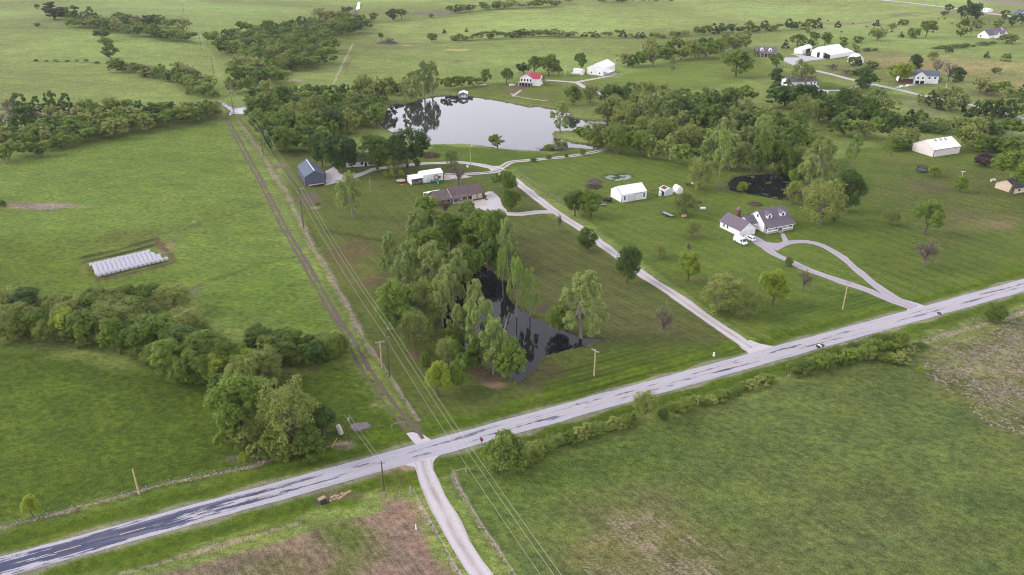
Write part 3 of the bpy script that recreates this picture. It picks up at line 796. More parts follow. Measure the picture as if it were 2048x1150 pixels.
# ------------------------------------------------------------------ roads and lanes
def lane_mat(name, c_main, c_dark, c_mid, grass=None, kind='gravel'):
    m = bpy.data.materials.new(name); m.use_nodes = True
    n, l = m.node_tree.nodes, m.node_tree.links
    b = n['Principled BSDF']; b.inputs['Roughness'].default_value = .92; b.inputs['Specular IOR Level'].default_value = .2
    u = n.new('ShaderNodeAttribute'); u.attribute_name = 'across'
    v = n.new('ShaderNodeAttribute'); v.attribute_name = 'along'
    geo = n.new('ShaderNodeNewGeometry')
    def noise(vec, scale, detail=5, sc=(1, 1, 1), rough=.6):
        mp = n.new('ShaderNodeMapping'); mp.inputs['Scale'].default_value = sc
        t = n.new('ShaderNodeTexNoise'); t.inputs['Scale'].default_value = scale; t.inputs['Detail'].default_value = detail; t.inputs['Roughness'].default_value = rough
        l.new(vec, mp.inputs[0]); l.new(mp.outputs[0], t.inputs['Vector']); return t.outputs[0]
    def rng(s, a, b_, c, d):
        r = n.new('ShaderNodeMapRange')
        for i, q in enumerate((a, b_, c, d)):
            if hasattr(q, 'links'): l.new(q, r.inputs[i + 1])
            else: r.inputs[i + 1].default_value = q
        l.new(s, r.inputs[0]); return r.outputs[0]
    def mth(op, a, b_=0.0):
        k = n.new('ShaderNodeMath'); k.operation = op
        for i, q in enumerate((a, b_)):
            if hasattr(q, 'links'): l.new(q, k.inputs[i])
            else: k.inputs[i].default_value = q
        return k.outputs[0]
    def mixc(f, a, b_, blend='MIX'):
        k = n.new('ShaderNodeMix'); k.data_type = 'RGBA'; k.blend_type = blend
        for i, q in ((0, f), (6, a), (7, b_)):
            if hasattr(q, 'links'): l.new(q, k.inputs[i])
            else: k.inputs[i].default_value = q
        return k.outputs[2]
    uv = n.new('ShaderNodeCombineXYZ'); l.new(v.outputs['Fac'], uv.inputs[0]); l.new(u.outputs['Fac'], uv.inputs[1])
    grit = noise(geo.outputs['Position'], 3.0, 4)
    if kind == 'road':
        # grey chip seal worn through to the dark binder in streaks; the west end is mostly bare binder
        streak = noise(uv.outputs[0], 1.0, 7, (.05, .85, 1), .68)
        patch = noise(uv.outputs[0], 1.0, 6, (.16, .6, 1), .7)
        ua = mth('ABSOLUTE', u.outputs['Fac'])
        west = rng(v.outputs['Fac'], 0, 1, 0, 1)
        wn_ = n.new('ShaderNodeAttribute'); wn_.attribute_name = 'wear'
        lane_w = rng(mth('ABSOLUTE', mth('SUBTRACT', ua, 1.0)), 0, 1.6, .05, -.10)
        s = mth('ADD', mth('ADD', mth('MULTIPLY', streak, .65), mth('MULTIPLY', patch, .35)), lane_w)
        s = mth('ADD', s, wn_.outputs['Fac'])
        f = rng(s, .548, .585, 0, 1)
        c = mixc(f, (*c_main, 1), (*c_dark, 1))
        c = mixc(rng(streak, .52, .60, 0, .35), c, (*c_mid, 1))
        edge = rng(ua, 2.9, 3.25, 0, .9)
        c = mixc(edge, c, (*c_main, 1))
    else:
        ua = mth('ABSOLUTE', u.outputs['Fac'])
        mid = rng(ua, 0.0, .45, 1, 0)
        ed = rng(ua, .72, 1.0, 0, 1)
        w = noise(uv.outputs[0], 1.0, 5, (.12, 1.2, 1))
        k = mth('MULTIPLY', mth('MAXIMUM', mid, ed), rng(w, .35, .65, .2, 1.0))
        c = mixc(k, (*c_main, 1), (*c_mid, 1))
        c = mixc(rng(noise(geo.outputs['Position'], .5, 5), .55, .75, 0, .5), c, (*c_dark, 1))
        if grass:
            g = mth('MULTIPLY', rng(ua, 0.15, .38, 1, 0), rng(noise(geo.outputs['Position'], .9, 5), .38, .52, 0, 1))
            c = mixc(g, c, (*grass, 1))
    gl = n.new('ShaderNodeCombineColor')
    gg = rng(grit, .3, .7, .84, 1.16)
    for i in range(3): l.new(gg, gl.inputs[i])
    c = mixc(1.0, c, gl.outputs[0], 'MULTIPLY')
    l.new(c, b.inputs['Base Color'])
    return m

road_m = lane_mat('chip_seal_road', S(196,192,199), S(76,80,102,.85), S(156,153,164), kind='road')
gravel_m = lane_mat('white_gravel', S(216,208,210), S(194,182,180), S(170,154,142))
gravel_track_m = lane_mat('gravel_track', S(206,198,198), S(186,176,172), S(170,158,144), grass=S(96,112,48))
asphalt_drive_m = lane_mat('grey_drive', S(188,181,190), S(164,158,168), S(172,162,160))
far_road_m = lane_mat('far_pale_road', S(206,202,208), S(190,186,192), S(190,184,186))
mud_m = lane_mat('wet_mud_track', S(112,98,90), S(88,76,70), S(128,112,98))

def strip(name, line, w, z, m, jit=.12, seed=1, wear=None, norm=True, ncross=6, taper=False):
    rr = np.random.default_rng(seed)
    t = np.gradient(line, axis=0); t /= np.hypot(t[:, 0], t[:, 1])[:, None]
    nrm = np.stack([-t[:, 1], t[:, 0]], 1)
    s = np.concatenate([[0], np.cumsum(np.hypot(*np.diff(line, axis=0).T))])
    us = np.linspace(-1, 1, ncross)
    hw = np.full(len(line), w / 2)
    if taper: hw *= 1 + .35 * np.sin(s / 9.0 + seed) * np.sin(s / 3.7)
    V, U, A, Wr = [], [], [], []
    for u in us:
        j = rr.normal(0, jit, len(line)) if abs(u) > .99 else np.zeros(len(line))
        if abs(u) > .99: j = (j + np.roll(j, 1) + np.roll(j, -1)) / 2
        off = u * hw + np.sign(u) * j
        q = line + nrm * off[:, None]
        V.append(q); U.append(np.full(len(line), u if norm else u * w / 2)); A.append(s)
        Wr.append(np.zeros(len(line)) if wear is None else wear(s))
    V = np.concatenate(V); U = np.concatenate(U); A = np.concatenate(A); Wr = np.concatenate(Wr)
    zz = relief(V[:, 0], V[:, 1]) + z
    n = len(line); idx = np.arange(n * ncross).reshape(ncross, n)
    F = np.stack([idx[:-1, :-1].ravel(), idx[:-1, 1:].ravel(), idx[1:, 1:].ravel(), idx[1:, :-1].ravel()], 1)
    me = fast_mesh(name, np.concatenate([V, zz[:, None]], 1), F, [m], None, {'across': ('FLOAT', U), 'along': ('FLOAT', A), 'wear': ('FLOAT', Wr)})
    o = link(name, me)
    o['kind'] = 'structure'
    return o

rs = np.concatenate([[0], np.cumsum(np.hypot(*np.diff(ROAD, axis=0).T))])
def at_road(px, py):
    p = P(px, py); return float(rs[np.argmin(np.hypot(ROAD[:, 0] - p.x, ROAD[:, 1] - p.y))])
s_w0, s_w1, s_w2 = at_road(300, 1050), at_road(640, 960), at_road(1100, 830)
def wear(s):
    a = np.clip((s_w1 - s) / (s_w1 - s_w0), 0, 1)
    return -.004 + .132 * a + .03 * np.exp(-((s - at_road(1130, 822)) / 18) ** 2) + .012 * np.sin(s / 23)
road_o = strip('road', ROAD, 6.6, .05, road_m, .10, 3, wear, norm=False, ncross=14)
yellow_m = mat('worn_yellow_line', S(212,186,150), .85, .25, 1.5)
# painted centre line: separate dashes in the west, an unbroken worn line towards the east
def road_pt(s, off=0.0):
    i = np.clip(np.searchsorted(rs, s), 1, len(rs) - 1)
    a = (s - rs[i - 1]) / (rs[i] - rs[i - 1])
    p = ROAD[i - 1] * (1 - a) + ROAD[i] * a
    t = (ROAD[i] - ROAD[i - 1]); t /= np.hypot(*t)
    return p + np.array([-t[1], t[0]]) * off
def paint(s0, s1, off, wd, name):
    mb = MB(); k = max(2, int((s1 - s0) / 3) + 1)
    ss = np.linspace(s0, s1, k)
    v = []
    for s in ss:
        for o in (off - wd / 2, off + wd / 2):
            p = road_pt(s, o); v.append((p[0], p[1], .062))
    mb.add(v, [(2 * i, 2 * i + 2, 2 * i + 3, 2 * i + 1) for i in range(k - 1)])
    o = mb.build(name, yellow_m, road_o); return o
for (a, b) in [((-20,1143),(10,1135)),((118,1104),(155,1093)),((253,1065),(290,1055)),((379,1031),(412,1022)),((500,997),(530,989)),((612,967),(642,959)),((712,941),(744,932)),((815,913),(852,902)),((912,886),(938,878))]:
    paint(at_road(*a), at_road(*b), 0, .24, 'yellow_dash')
rr_ = random.Random(4)
s = at_road(985, 864)
s_end = at_road(2036, 573) + 200
while s < s_end:
    L = rr_.uniform(14, 40)
    paint(s, min(s + L, s_end), .10, .30, 'yellow_line')
    s += L + rr_.uniform(.1, .9)

# junction flares and pads (a few millimetres under the lanes)
def pad(name, px, z, m, jit=.12, seed=2):
    poly = densify(W2(px), 1.6, jit, seed)
    o = sheet(name, poly, z, m)
    zr = float(relief(*poly.mean(0)))
    if abs(zr) > .01:
        for v in o.data.vertices: v.co.z = float(relief(v.co.x, v.co.y)) + z
    n = len(o.data.vertices)
    for nm, val in (('across', .6), ('along', 0), ('wear', 0)):
        a = o.data.attributes.new(nm, 'FLOAT', 'POINT'); a.data.foreach_set('value', np.full(n, val, np.float32))
    return o
pad('gravel_junction', [(800,924),(828,935),(838,955),(876,970),(866,945),(866,925),(880,908),(892,896),(872,892),(830,905)], .036, gravel_m)
pad('gravel_junction', [(1478,692),(1498,708),(1530,714),(1580,698),(1545,692),(1520,688),(1500,680)], .036, gravel_m)
pad('gravel_junction', [(1786,602),(1816,617),(1812,624),(1850,612),(1836,607),(1805,598)], .036, far_road_m)
pad('track_mouth', [(812,866),(826,862),(832,868),(842,866),(862,880),(846,894),(832,890),(822,878)], .034, gravel_m, .2)
pad('gravel_yard', [(650,343),(668,333),(675,339),(677,346),(690,351),(703,350),(725,344),(742,337),(756,335),(751,340),(720,353),(685,363),(650,371),(652,351)], .04, gravel_m)
pad('gravel_yard', [(943,407),(972,399),(975,383),(985,383),(1000,396),(1005,412),(1014,422),(1010,432),(990,430),(965,420)], .04, gravel_m)
pad('concrete_pad', [(944,402),(971,398),(976,410),(952,418)], .046, concrete, .02)
pad('gravel_yard', [(990,332),(1004,331),(1010,340),(1000,350),(986,346),(976,336)], .04, gravel_m)
pad('gravel_yard', [(1563.5,115),(1600,115),(1592,111),(1577.6,108),(1587,108),(1607,111),(1639,115),(1652,118),(1613,122),(1591,129),(1587,130.5),(1569,123)], .06, far_road_m)
pad('concrete_pad', [(1490,469),(1506,469),(1533,484),(1556,487),(1548,500),(1528,495),(1500,482)], .04, asphalt_drive_m, .05)
pad('drive_corner', [(1536,486),(1556,486),(1568,484),(1560,492),(1546,500)], .036, asphalt_drive_m, .05)
pad('concrete_pad', [(1208,152),(1230,146),(1236,148),(1214,154)], .06, concrete, .05)
pad('drive_pad', [(1618,176),(1640,178),(1660,181),(1655,186),(1635,183)], .06, far_road_m)
pad('concrete_pad', [(888,352),(925,348),(944,354),(930,356),(888,361)], .038, concrete, .15)
pad('stone_path', [(1023,191),(1040,180),(1044,181),(1026,194)], .04, concrete, .1)
pad('stone_path', [(1561,468),(1568,466),(1577,482),(1566,484)], .05, asphalt_drive_m, .03)
LM = {'south': gravel_m, 'main': gravel_m, 'loop': gravel_m, 'north_a': gravel_m, 'north_b': gravel_track_m, 'top': far_road_m, 'ridge_road': far_road_m,
      'spur': far_road_m, 'red_house': gravel_m, 'barn_spur': gravel_m, 'ring': asphalt_drive_m, 'front': asphalt_drive_m, 'car_spur': far_road_m}
LN = {'south': 'gravel_road', 'main': 'gravel_lane', 'top': 'far_road', 'ridge_road': 'far_lane', 'ring': 'curved_drive', 'front': 'house_drive'}
for i, (k, (px, w)) in enumerate(LANES.items()):
    strip(LN.get(k, 'gravel_drive'), LINES[k], w, .044 + .0005 * i + (.02 if k in ('top', 'ridge_road', 'spur', 'car_spur') else 0), LM[k], .26, 10 + i)
strip('twin_track', smooth_line(W2([(1003,335),(1023,324),(1050,321),(1074,319),(1136,313),(1184,305),(1209,298),(1234,288),(1239,283)]), 2.5), 4.2, .046, gravel_track_m, .12, 31)
strip('footpath', smooth_line(W2([(1022,187),(1031,192),(1045,195),(1063,198),(1095,202)]), 2.5), 1.6, .046, gravel_track_m, .1, 32)
RUT_L = [(451,236),(463,263),(478,292),(512,353),(534,395),(559,448),(594,508),(632,576),(652,613),(684,663),(697,686),(717,728),(744,771),(777,816),(812,858),(828,878)]
RUT_R = [(457,236),(470,263),(486,290),(512,338),(537,385),(574,458),(604,508),(644,576),(672,626),(702,671),(719,703),(744,746),(764,776),(794,813),(827,853),(846,878)]
for i, pp in enumerate((RUT_L, RUT_R)):
    strip('wheel_rut', smooth_line(W2(pp), 1.2), (1.0, 1.25)[i], .032 + .004 * i, mud_m, .17, 40 + i, taper=True, ncross=4)
strip('wheel_rut', smooth_line(W2([(660,178),(668,165),(682,135),(697,105),(706,88)]), 2), 1.6, .04, mat('pale_trodden_soil', S(168,158,120), .95, .2, .5), .3, 44, ncross=4)
puddle_m = water_mat('puddle_water', (.05, .05, .055), .04, .01, spec=.8)
for px in ([(693,680),(701,684),(703,694),(697,696),(691,688)], [(700,672),(708,678),(714,692),(711,694),(704,684)], [(708,655),(714,656),(713,664),(708,662)]):
    sheet('puddle', densify(W2(px), 1, .08), .048, puddle_m)


# ------------------------------------------------------------------ plants: prototypes
def unit(v): return v / np.maximum(np.linalg.norm(v, axis=-1, keepdims=True), 1e-9)

def leaf_cloud(rng, centres, radii, per, size, flat=1.0, up=.45, aspect=1.5):
    """leaf-spray quads on the outside of many small clumps; returns V, F, tint"""
    n = len(centres); M = n * per
    ci = np.repeat(np.arange(n), per)
    d = rng.normal(size=(M, 3)); d[:, 2] += .35; d = unit(d)
    r = radii[ci] * rng.uniform(.55, 1.08, M)
    pos = centres[ci] + d * r[:, None] * np.array([1, 1, flat])
    nr = unit(d * .75 + np.array([0, 0, up]) + rng.normal(0, .45, (M, 3)))
    t = unit(np.cross(nr, rng.normal(size=(M, 3)))); b = np.cross(nr, t)
    s = size * rng.uniform(.6, 1.4, M)[:, None]
    q = np.stack([pos - t * s * aspect * .5 - b * s * .28, pos + b * -s * .5 + t * s * .1, pos + t * s * aspect * .5 + b * s * .2, pos + b * s * .5 - t * s * .15], 1)
    V = q.reshape(-1, 3)
    F = np.arange(M * 4).reshape(M, 4)
    tc = rng.uniform(0, 1, n)
    tint = np.clip(tc[ci] * .6 + rng.uniform(0, 1, M) * .4, 0, 1)
    return V, F, np.repeat(tint, 4)

def crown_centres(kind, rng, n):
    if kind in ('round', 'lime', 'dark'):
        # a few big boughs, each a billow of clumps, with gaps between
        nl = int(rng.integers(9, 15))
        d = unit(rng.normal(size=(nl, 3)) + np.array([0, 0, .2])); d[0] = (0, 0, 1)
        lc = d * rng.uniform(.55, 1.0, nl)[:, None] * np.array([.29, .29, .31]) + np.array([0, 0, .50])
        lc[:, 2] = np.clip(lc[:, 2], .17, .82)
        lr = rng.uniform(.13, .22, nl) * np.where(lc[:, 2] < .30, .9, 1)
        li = rng.choice(nl, n, p=lr ** 2 / (lr ** 2).sum())
        dd = unit(rng.normal(size=(n, 3)) + np.array([0, 0, .25]) + d[li] * .5)
        c = lc[li] + dd * (rng.uniform(.35, 1, n) ** .5 * lr[li])[:, None] * np.array([1, 1, .95])
        c[:, 2] = np.clip(c[:, 2], .05, .95)
        rad = rng.uniform(.04, .095, n)
    elif kind == 'bush':
        d = unit(rng.normal(size=(n, 3)) + np.array([0, 0, .4]))
        lob = np.ones(n)
        for _ in range(7):
            a = unit(rng.normal(size=3)); lob += rng.uniform(-.25, .25) * np.clip(d @ a, 0, 1) ** 3 * 2
        r = rng.uniform(.35, 1, n) ** .5 * lob
        c = d * r[:, None] * np.array([.42, .42, .46]) + np.array([0, 0, .46])
        c[:, 2] = np.maximum(c[:, 2], .07)
        rad = rng.uniform(.06, .13, n)
    elif kind in ('cotton', 'thin'):
        nl = 13 if kind == 'cotton' else 8
        zs = np.linspace(.22 if kind == 'cotton' else .42, .9, nl) + rng.normal(0, .04, nl)
        an = rng.uniform(0, 6.28) + np.arange(nl) * 2.4
        rr = np.interp(zs, [.2, .45, .75, 1], [.24, .31, .20, .03]) * rng.uniform(.6, 1.15, nl)
        lc = np.stack([np.cos(an) * rr, np.sin(an) * rr, zs], 1)
        li = rng.integers(0, nl, n)
        d = unit(rng.normal(size=(n, 3)))
        lr = rng.uniform(.08, .165, nl)
        c = lc[li] + d * (rng.uniform(.3, 1, n) ** .5)[:, None] * (lr[li])[:, None] * np.array([.85, .85, 1.15]) + np.array([0, 0, .02])
        c[:, 2] = np.minimum(c[:, 2], .97)
        rad = rng.uniform(.028, .066, n)
    elif kind == 'cedar':
        z = rng.uniform(0, 1, n) ** 1.25
        a = rng.uniform(0, 6.28, n)
        r = .43 * (1 - z) ** .75 * rng.uniform(.75, 1.05, n) * np.interp(z, [0, .12, 1], [.75, 1, 1])
        c = np.stack([np.cos(a) * r, np.sin(a) * r, .06 + z * .9], 1)
        rad = rng.uniform(.05, .10, n) * (1.15 - z * .7)
    else:  # olive / bare / purple: open spreading crown
        d = unit(rng.normal(size=(n, 3)) + np.array([0, 0, .45]))
        lob = 1 + .25 * np.sin(3 * np.arctan2(d[:, 1], d[:, 0]) + rng.uniform(0, 6)) * rng.uniform(.3, 1)
        r = rng.uniform(.35, 1, n) ** .5 * lob
        c = d * r[:, None] * np.array([.42, .42, .44]) + np.array([0, 0, .50])
        c[:, 2] = np.maximum(c[:, 2], .12)
        rad = rng.uniform(.05, .11, n)
    return c, rad

def limb_mesh(kind, rng, centres, nl, r0, fine=0):
    """trunk with limbs reaching into the crown (and, for bare trees, branching down to twigs)"""
    mb = MB()
    top = {'cotton': .62, 'thin': .78, 'cedar': .8, 'bush': .25}.get(kind, .38)
    bend = rng.normal(0, .02, 2)
    tr = [(0, 0, -.03), (bend[0], bend[1], top * .5), (bend[0] * 1.6, bend[1] * 1.4, top)]
    mb.tube(tr, [r0 * 1.25, r0 * .85, r0 * .5], 6)
    pick = rng.permutation(len(centres))[:nl]
    for i in pick:
        e = centres[i]
        z0 = rng.uniform(.45, 1) * top
        s = np.array([tr[1][0], tr[1][1], z0]); m = (s + e) / 2 + np.array([0, 0, -.03]) + rng.normal(0, .012, 3)
        mb.tube([s, m, e], [r0 * .42, r0 * .28, r0 * .12], 4, False)
    return mb

def twig_cloud(rng, kind, n2, n3, w):
    """thin forked twigs as narrow crossing slivers"""
    V, F = [], []
    def sl(a, b, w):
        d = b - a; x = unit(np.cross(d, rng.normal(size=3))); y = unit(np.cross(d, x))
        for o in (x, y):
            k = len(V); V.extend([a - o * w, a + o * w, b + o * w * .5, b - o * w * .5]); F.append((k, k + 1, k + 2, k + 3))
    base = np.array([0, 0, .22])
    for i in range(9):
        a = i * 2.4 + rng.uniform(-.3, .3); el = rng.uniform(.45, 1.35)
        d = np.array([math.cos(a) * math.cos(el), math.sin(a) * math.cos(el), math.sin(el)])
        p0 = base + np.array([0, 0, rng.uniform(-.05, .2)]); p1 = p0 + d * rng.uniform(.22, .36)
        sl(p0, p1, w * 2.2)
        for j in range(n2):
            t = rng.uniform(.3, 1); q0 = p0 + (p1 - p0) * t
            d2 = unit(d * .8 + rng.normal(0, .55, 3) + np.array([0, 0, .2])); q1 = q0 + d2 * rng.uniform(.12, .24)
            sl(q0, q1, w * 1.2)
            for k in range(n3):
                t = rng.uniform(.2, 1); s0 = q0 + (q1 - q0) * t
                d3 = unit(d2 * .6 + rng.normal(0, .6, 3) + np.array([0, 0, .2])); s1 = s0 + d3 * rng.uniform(.05, .13)
                sl(s0, s1, w * .7)
    V = np.array(V)
    r = np.hypot(V[:, 0], V[:, 1]); k = np.minimum(1, .5 / np.maximum(r, 1e-6)); V[:, 0] *= k; V[:, 1] *= k
    V[:, 2] = np.clip(V[:, 2], 0, 1)
    return V, np.array(F)

LK = 1.7
def G(r, g, b): return S(r, g, b, ALB * LK)
LEAF = {
    'round': leaf_mat('leaves_green', G(62,84,26), G(112,132,46)),
    'dark': leaf_mat('leaves_dark_green', G(44,66,24), G(84,108,40)),
    'lime': leaf_mat('leaves_yellow_green', G(96,118,28), G(146,158,52)),
    'cotton': leaf_mat('leaves_pale_green', G(84,104,48), G(140,154,84)),
    'thin': leaf_mat('leaves_pale_green_thin', G(88,114,42), G(132,152,68)),
    'olive': leaf_mat('leaves_olive', G(88,102,42), G(132,140,68)),
    'bush': leaf_mat('leaves_bush', G(66,86,30), G(118,134,54)),
    'bare': leaf_mat('leaves_budding', G(118,112,84), G(142,136,100)),
    'cedar': leaf_mat('needles_dark', G(40,56,26), G(72,86,42)),
    'purple': leaf_mat('leaves_purple', G(58,36,46), G(92,60,66)),
}
BARK = {'cotton': bark_pale, 'thin': bark_pale, 'bare': twig_mat, 'olive': twig_mat}
SPEC = {  # clumps, leaves per clump, leaf size for the three levels of detail
    'round': ((170, 76, .023), (110, 46, .034), (60, 26, .058), (43, 20, 0.075)),
    'dark': ((170, 76, .023), (110, 46, .034), (60, 26, .058), (43, 20, 0.075)),
    'lime': ((160, 70, .023), (100, 44, .034), (56, 26, .056), (40, 20, 0.073)),
    'cotton': ((240, 54, .019), (150, 36, .027), (80, 20, .046), (57, 16, 0.060)),
    'thin': ((120, 44, .021), (80, 30, .03), (50, 18, .045), (36, 14, 0.058)),
    'olive': ((170, 46, .020), (110, 34, .030), (60, 20, .050), (43, 16, 0.065)),
    'bush': ((130, 60, .032), (80, 40, .046), (44, 22, .08), (31, 17, 0.104)),
    'bare': ((60, 6, .018), (40, 6, .026), (30, 6, .042), (21, 4, 0.055)),
    'cedar': ((150, 46, .028), (90, 32, .04), (46, 20, .065), (33, 16, 0.085)),
    'purple': ((110, 50, .028), (80, 36, .038), (50, 18, .056), (36, 14, 0.073)),
}
NVAR = {'round': 6, 'dark': 4, 'lime': 2, 'cotton': 5, 'thin': 3, 'olive': 5, 'bush': 5, 'bare': 3, 'cedar': 3, 'purple': 1}
PROTO = {}
def proto(kind, var, lod):
    key = (kind, var, lod)
    if key in PROTO: return PROTO[key]
    rng = np.random.default_rng(hash((sorted(SPEC).index(kind), var)) % 99991)
    n, per, sz = SPEC[kind][lod]
    cen, rad = crown_centres(kind, rng, n)
    V, F, T = leaf_cloud(rng, cen, rad, per, sz, up=.75 if kind != 'cedar' else .3)
    mats = [LEAF[kind]]; fm = None
    if kind in ('bare', 'olive'):
        tv, tf = twig_cloud(rng, kind, (8, 6, 4, 3)[lod] if kind == 'bare' else (4, 3, 2, 2)[lod], (9, 6, 4, 3)[lod] if kind == 'bare' else (4, 3, 2, 2)[lod], (.0042, .006, .009, .011)[lod])
        fm = np.concatenate([np.zeros(len(F)), np.ones(len(tf))])
        F = np.concatenate([F, tf + len(V)]); V = np.concatenate([V, tv]); T = np.concatenate([T, np.full(len(tv), .5)])
        mats.append(twig_mat)
    r0 = {'cotton': .024, 'thin': .020, 'bush': .03, 'cedar': .03, 'bare': .028, 'olive': .024}.get(kind, .028)
    tb = limb_mesh(kind, rng, cen, {'cotton': 10, 'thin': 5, 'bush': 3, 'cedar': 0}.get(kind, 7), r0)
    crown = fast_mesh(kind + '_crown', V, F, mats, fm, {'tint': ('FLOAT', T)})
    trunk = tb.mesh(kind + '_trunk', BARK.get(kind, bark))
    # the same plant as one mesh, for those too small to show their parts
    tv = np.array(tb.v); tq = np.array([f if len(f) == 4 else tuple(f[:4]) for f in tb.f if len(f) >= 4])
    one = fast_mesh(kind, np.concatenate([V, tv]), np.concatenate([F, tq + len(V)]), mats + [BARK.get(kind, bark)],
                    np.concatenate([fm if fm is not None else np.zeros(len(F)), np.full(len(tq), len(mats))]), {'tint': ('FLOAT', np.concatenate([T, np.full(len(tv), .5)]))})
    PROTO[key] = (trunk, crown, one, V, F, T, fm)
    return PROTO[key]

NAME = {'round': 'leafy_tree', 'dark': 'leafy_tree', 'lime': 'leafy_tree', 'cotton': 'tall_tree', 'thin': 'slender_tree', 'olive': 'budding_tree',
        'bush': 'bush', 'bare': 'bare_tree', 'cedar': 'cedar_tree', 'purple': 'purple_leaf_tree'}
CAT = {'bush': 'bush'}
DESC = {'round': 'green tree', 'dark': 'dark green tree', 'lime': 'yellow-green tree', 'cotton': 'tall pale airy tree', 'thin': 'slender pale tree',
        'olive': 'olive green tree', 'bush': 'low green bush', 'bare': 'bare grey tree', 'cedar': 'dark conical evergreen', 'purple': 'purple-leaved tree'}
vr = random.Random(5)
NTREE = {}

REQ, MASS = [], []

def plant(kind, px, py, wpx, hpx, label=None, group=None):
    """asks for one plant; a bush of less than ten pixels is still a thing, a tree past the three hundred largest joins the far woodland"""
    p = P(px, py); m = mpp(p)
    h = tall(p, py - hpx) * 1.03; w = wpx * m * {'bush': 1.08, 'cotton': 1.14, 'thin': 1.2, 'olive': 1.25}.get(kind, 1.24)
    REQ.append((kind, p, w, h, wpx, hpx, label, group))

def settle():
    trees = sorted([r for r in REQ if r[0] != 'bush'], key=lambda r: (r[7] is None, r[4] * r[5]), reverse=True)
    for r in REQ:
        kind, p, w, h, wpx, hpx, label, group = r
        z = gz(p.x, p.y); D = depth(p)
        lod = 0 if D < 430 else (1 if D < 640 else 2)
        var = vr.randrange(NVAR[kind]); rot = vr.uniform(0, 6.28)
        sx, sy = w * vr.uniform(.92, 1.08), w * vr.uniform(.92, 1.08)
        if kind != 'bush' and r not in KEEP(trees):
            MASS.append((kind, var, p.x, p.y, z, w, h, rot)); continue
        tr, cr, one, *_ = proto(kind, var, lod)
        NTREE[NAME[kind]] = NTREE.get(NAME[kind], 0) + 1
        if wpx >= 13:
            o = empty(NAME[kind], (p.x, p.y, z), rot)
            link('trunk' if kind != 'bush' else 'stem', tr, o); link('crown' if kind != 'bush' else 'foliage', cr, o)
        else:
            o = link(NAME[kind], one); o.location = (p.x, p.y, z); o.rotation_euler = (0, 0, rot)
        o.scale = (sx, sy, h)
        tag(o, label, CAT.get(kind, 'tree'), group)

_keep = {}
def KEEP(trees):
    if not _keep: _keep['s'] = set(id(r) for r in trees[:MAXTREES])
    return _IdSet(_keep['s'])
class _IdSet:
    def __init__(s, ids): s.ids = ids
    def __contains__(s, r): return id(r) in s.ids
MAXTREES = 305

def along(pts, n, rng, jx, jy):
    p = np.array(pts, float)
    s = np.concatenate([[0], np.cumsum(np.hypot(*np.diff(p, axis=0).T))])
    q = (np.arange(n) + .5) / n * s[-1]
    x = np.interp(q, s, p[:, 0]) + rng.uniform(-jx, jx, n); y = np.interp(q, s, p[:, 1]) + rng.uniform(-jy, jy, n)
    return x, y

ROWN = [0]
def fit(t):
    return t if len(t.split()) <= 16 else t.replace('tall pale airy tree', 'pale tree').replace('dark conical evergreen', 'dark evergreen')
def row(where, pts, n, wpx, hpx, kinds, jx=4, jy=3, var=.28, group=None):
    """a row of trees one can tell apart; the label counts along it from its left end"""
    ROWN[0] += 1
    rng = np.random.default_rng(100 + ROWN[0])
    x, y = along(pts, n, rng, jx, jy)
    o = np.argsort(x)
    ks = kinds.split()
    for i, k in enumerate(o):
        kd = ks[rng.integers(len(ks))]
        s = 1 + rng.uniform(-var, var)
        hh = hpx * s * (.8 if kd == 'bush' else 1) * (1.05 if kd in ('cotton',) else 1)
        plant(kd, x[k], y[k], wpx * (1 + rng.uniform(-.2, .25)) * (s * .5 + .5), hh,
              fit('%s, %s from left in %s' % (DESC[kd], ORD[i], where.replace('the ', ''))), group or where)

def wood(name, poly, spacing, w, h, kinds, zmin=0.0):
    """the mass of a wood behind its front rows: real crowns, one object"""
    ROWN[0] += 1
    rng = np.random.default_rng(300 + ROWN[0])
    pw = W2(poly); lo, hi = pw.min(0), pw.max(0)
    pts = []
    for _ in range(int((hi - lo).prod() / spacing ** 2 * 6) + 20):
        q = rng.uniform(lo, hi)
        if not inside(q[None], pw)[0]: continue
        if pts and np.hypot(*(np.array(pts) - q).T).min() < spacing: continue
        pts.append(q)
    ks = kinds.split()
    for q in pts:
        kd = ks[rng.integers(len(ks))]
        MASS.append((kd, int(rng.integers(NVAR[kd])), q[0], q[1], gz(*q), w * rng.uniform(.75, 1.25), h * rng.uniform(.7, 1.25), rng.uniform(0, 6.28)))

def build_mass():
    rng = np.random.default_rng(8)
    VV, FF, TT_, MM = [], [], [], []
    used = sorted(set(m[0] for m in MASS)); mats = [LEAF[k] for k in used] + [twig_mat]; nb = 0
    for kd, var, x, y, z, w, h, a in MASS:
        V, F, T, fm = proto(kd, var % 3, 3)[3:]
        c, s = math.cos(a), math.sin(a)
        VV.append(np.stack([(V[:, 0] * c - V[:, 1] * s) * w + x, (V[:, 0] * s + V[:, 1] * c) * w + y, V[:, 2] * h + z], 1))
        FF.append(F + nb); nb += len(V); TT_.append(np.clip(T * .55 + rng.uniform(0, .45), 0, 1))
        MM.append(np.full(len(F), used.index(kd)) if fm is None else np.where(fm > .5, len(used), used.index(kd)))
    me = fast_mesh('woodland', np.concatenate(VV), np.concatenate(FF), mats, np.concatenate(MM), {'tint': ('FLOAT', np.concatenate(TT_))})
    tag(link('woodland', me), 'small far trees and the leafy depths of the woods', 'woodland', kind='stuff')
    print('MASS', len(MASS), nb // 4)

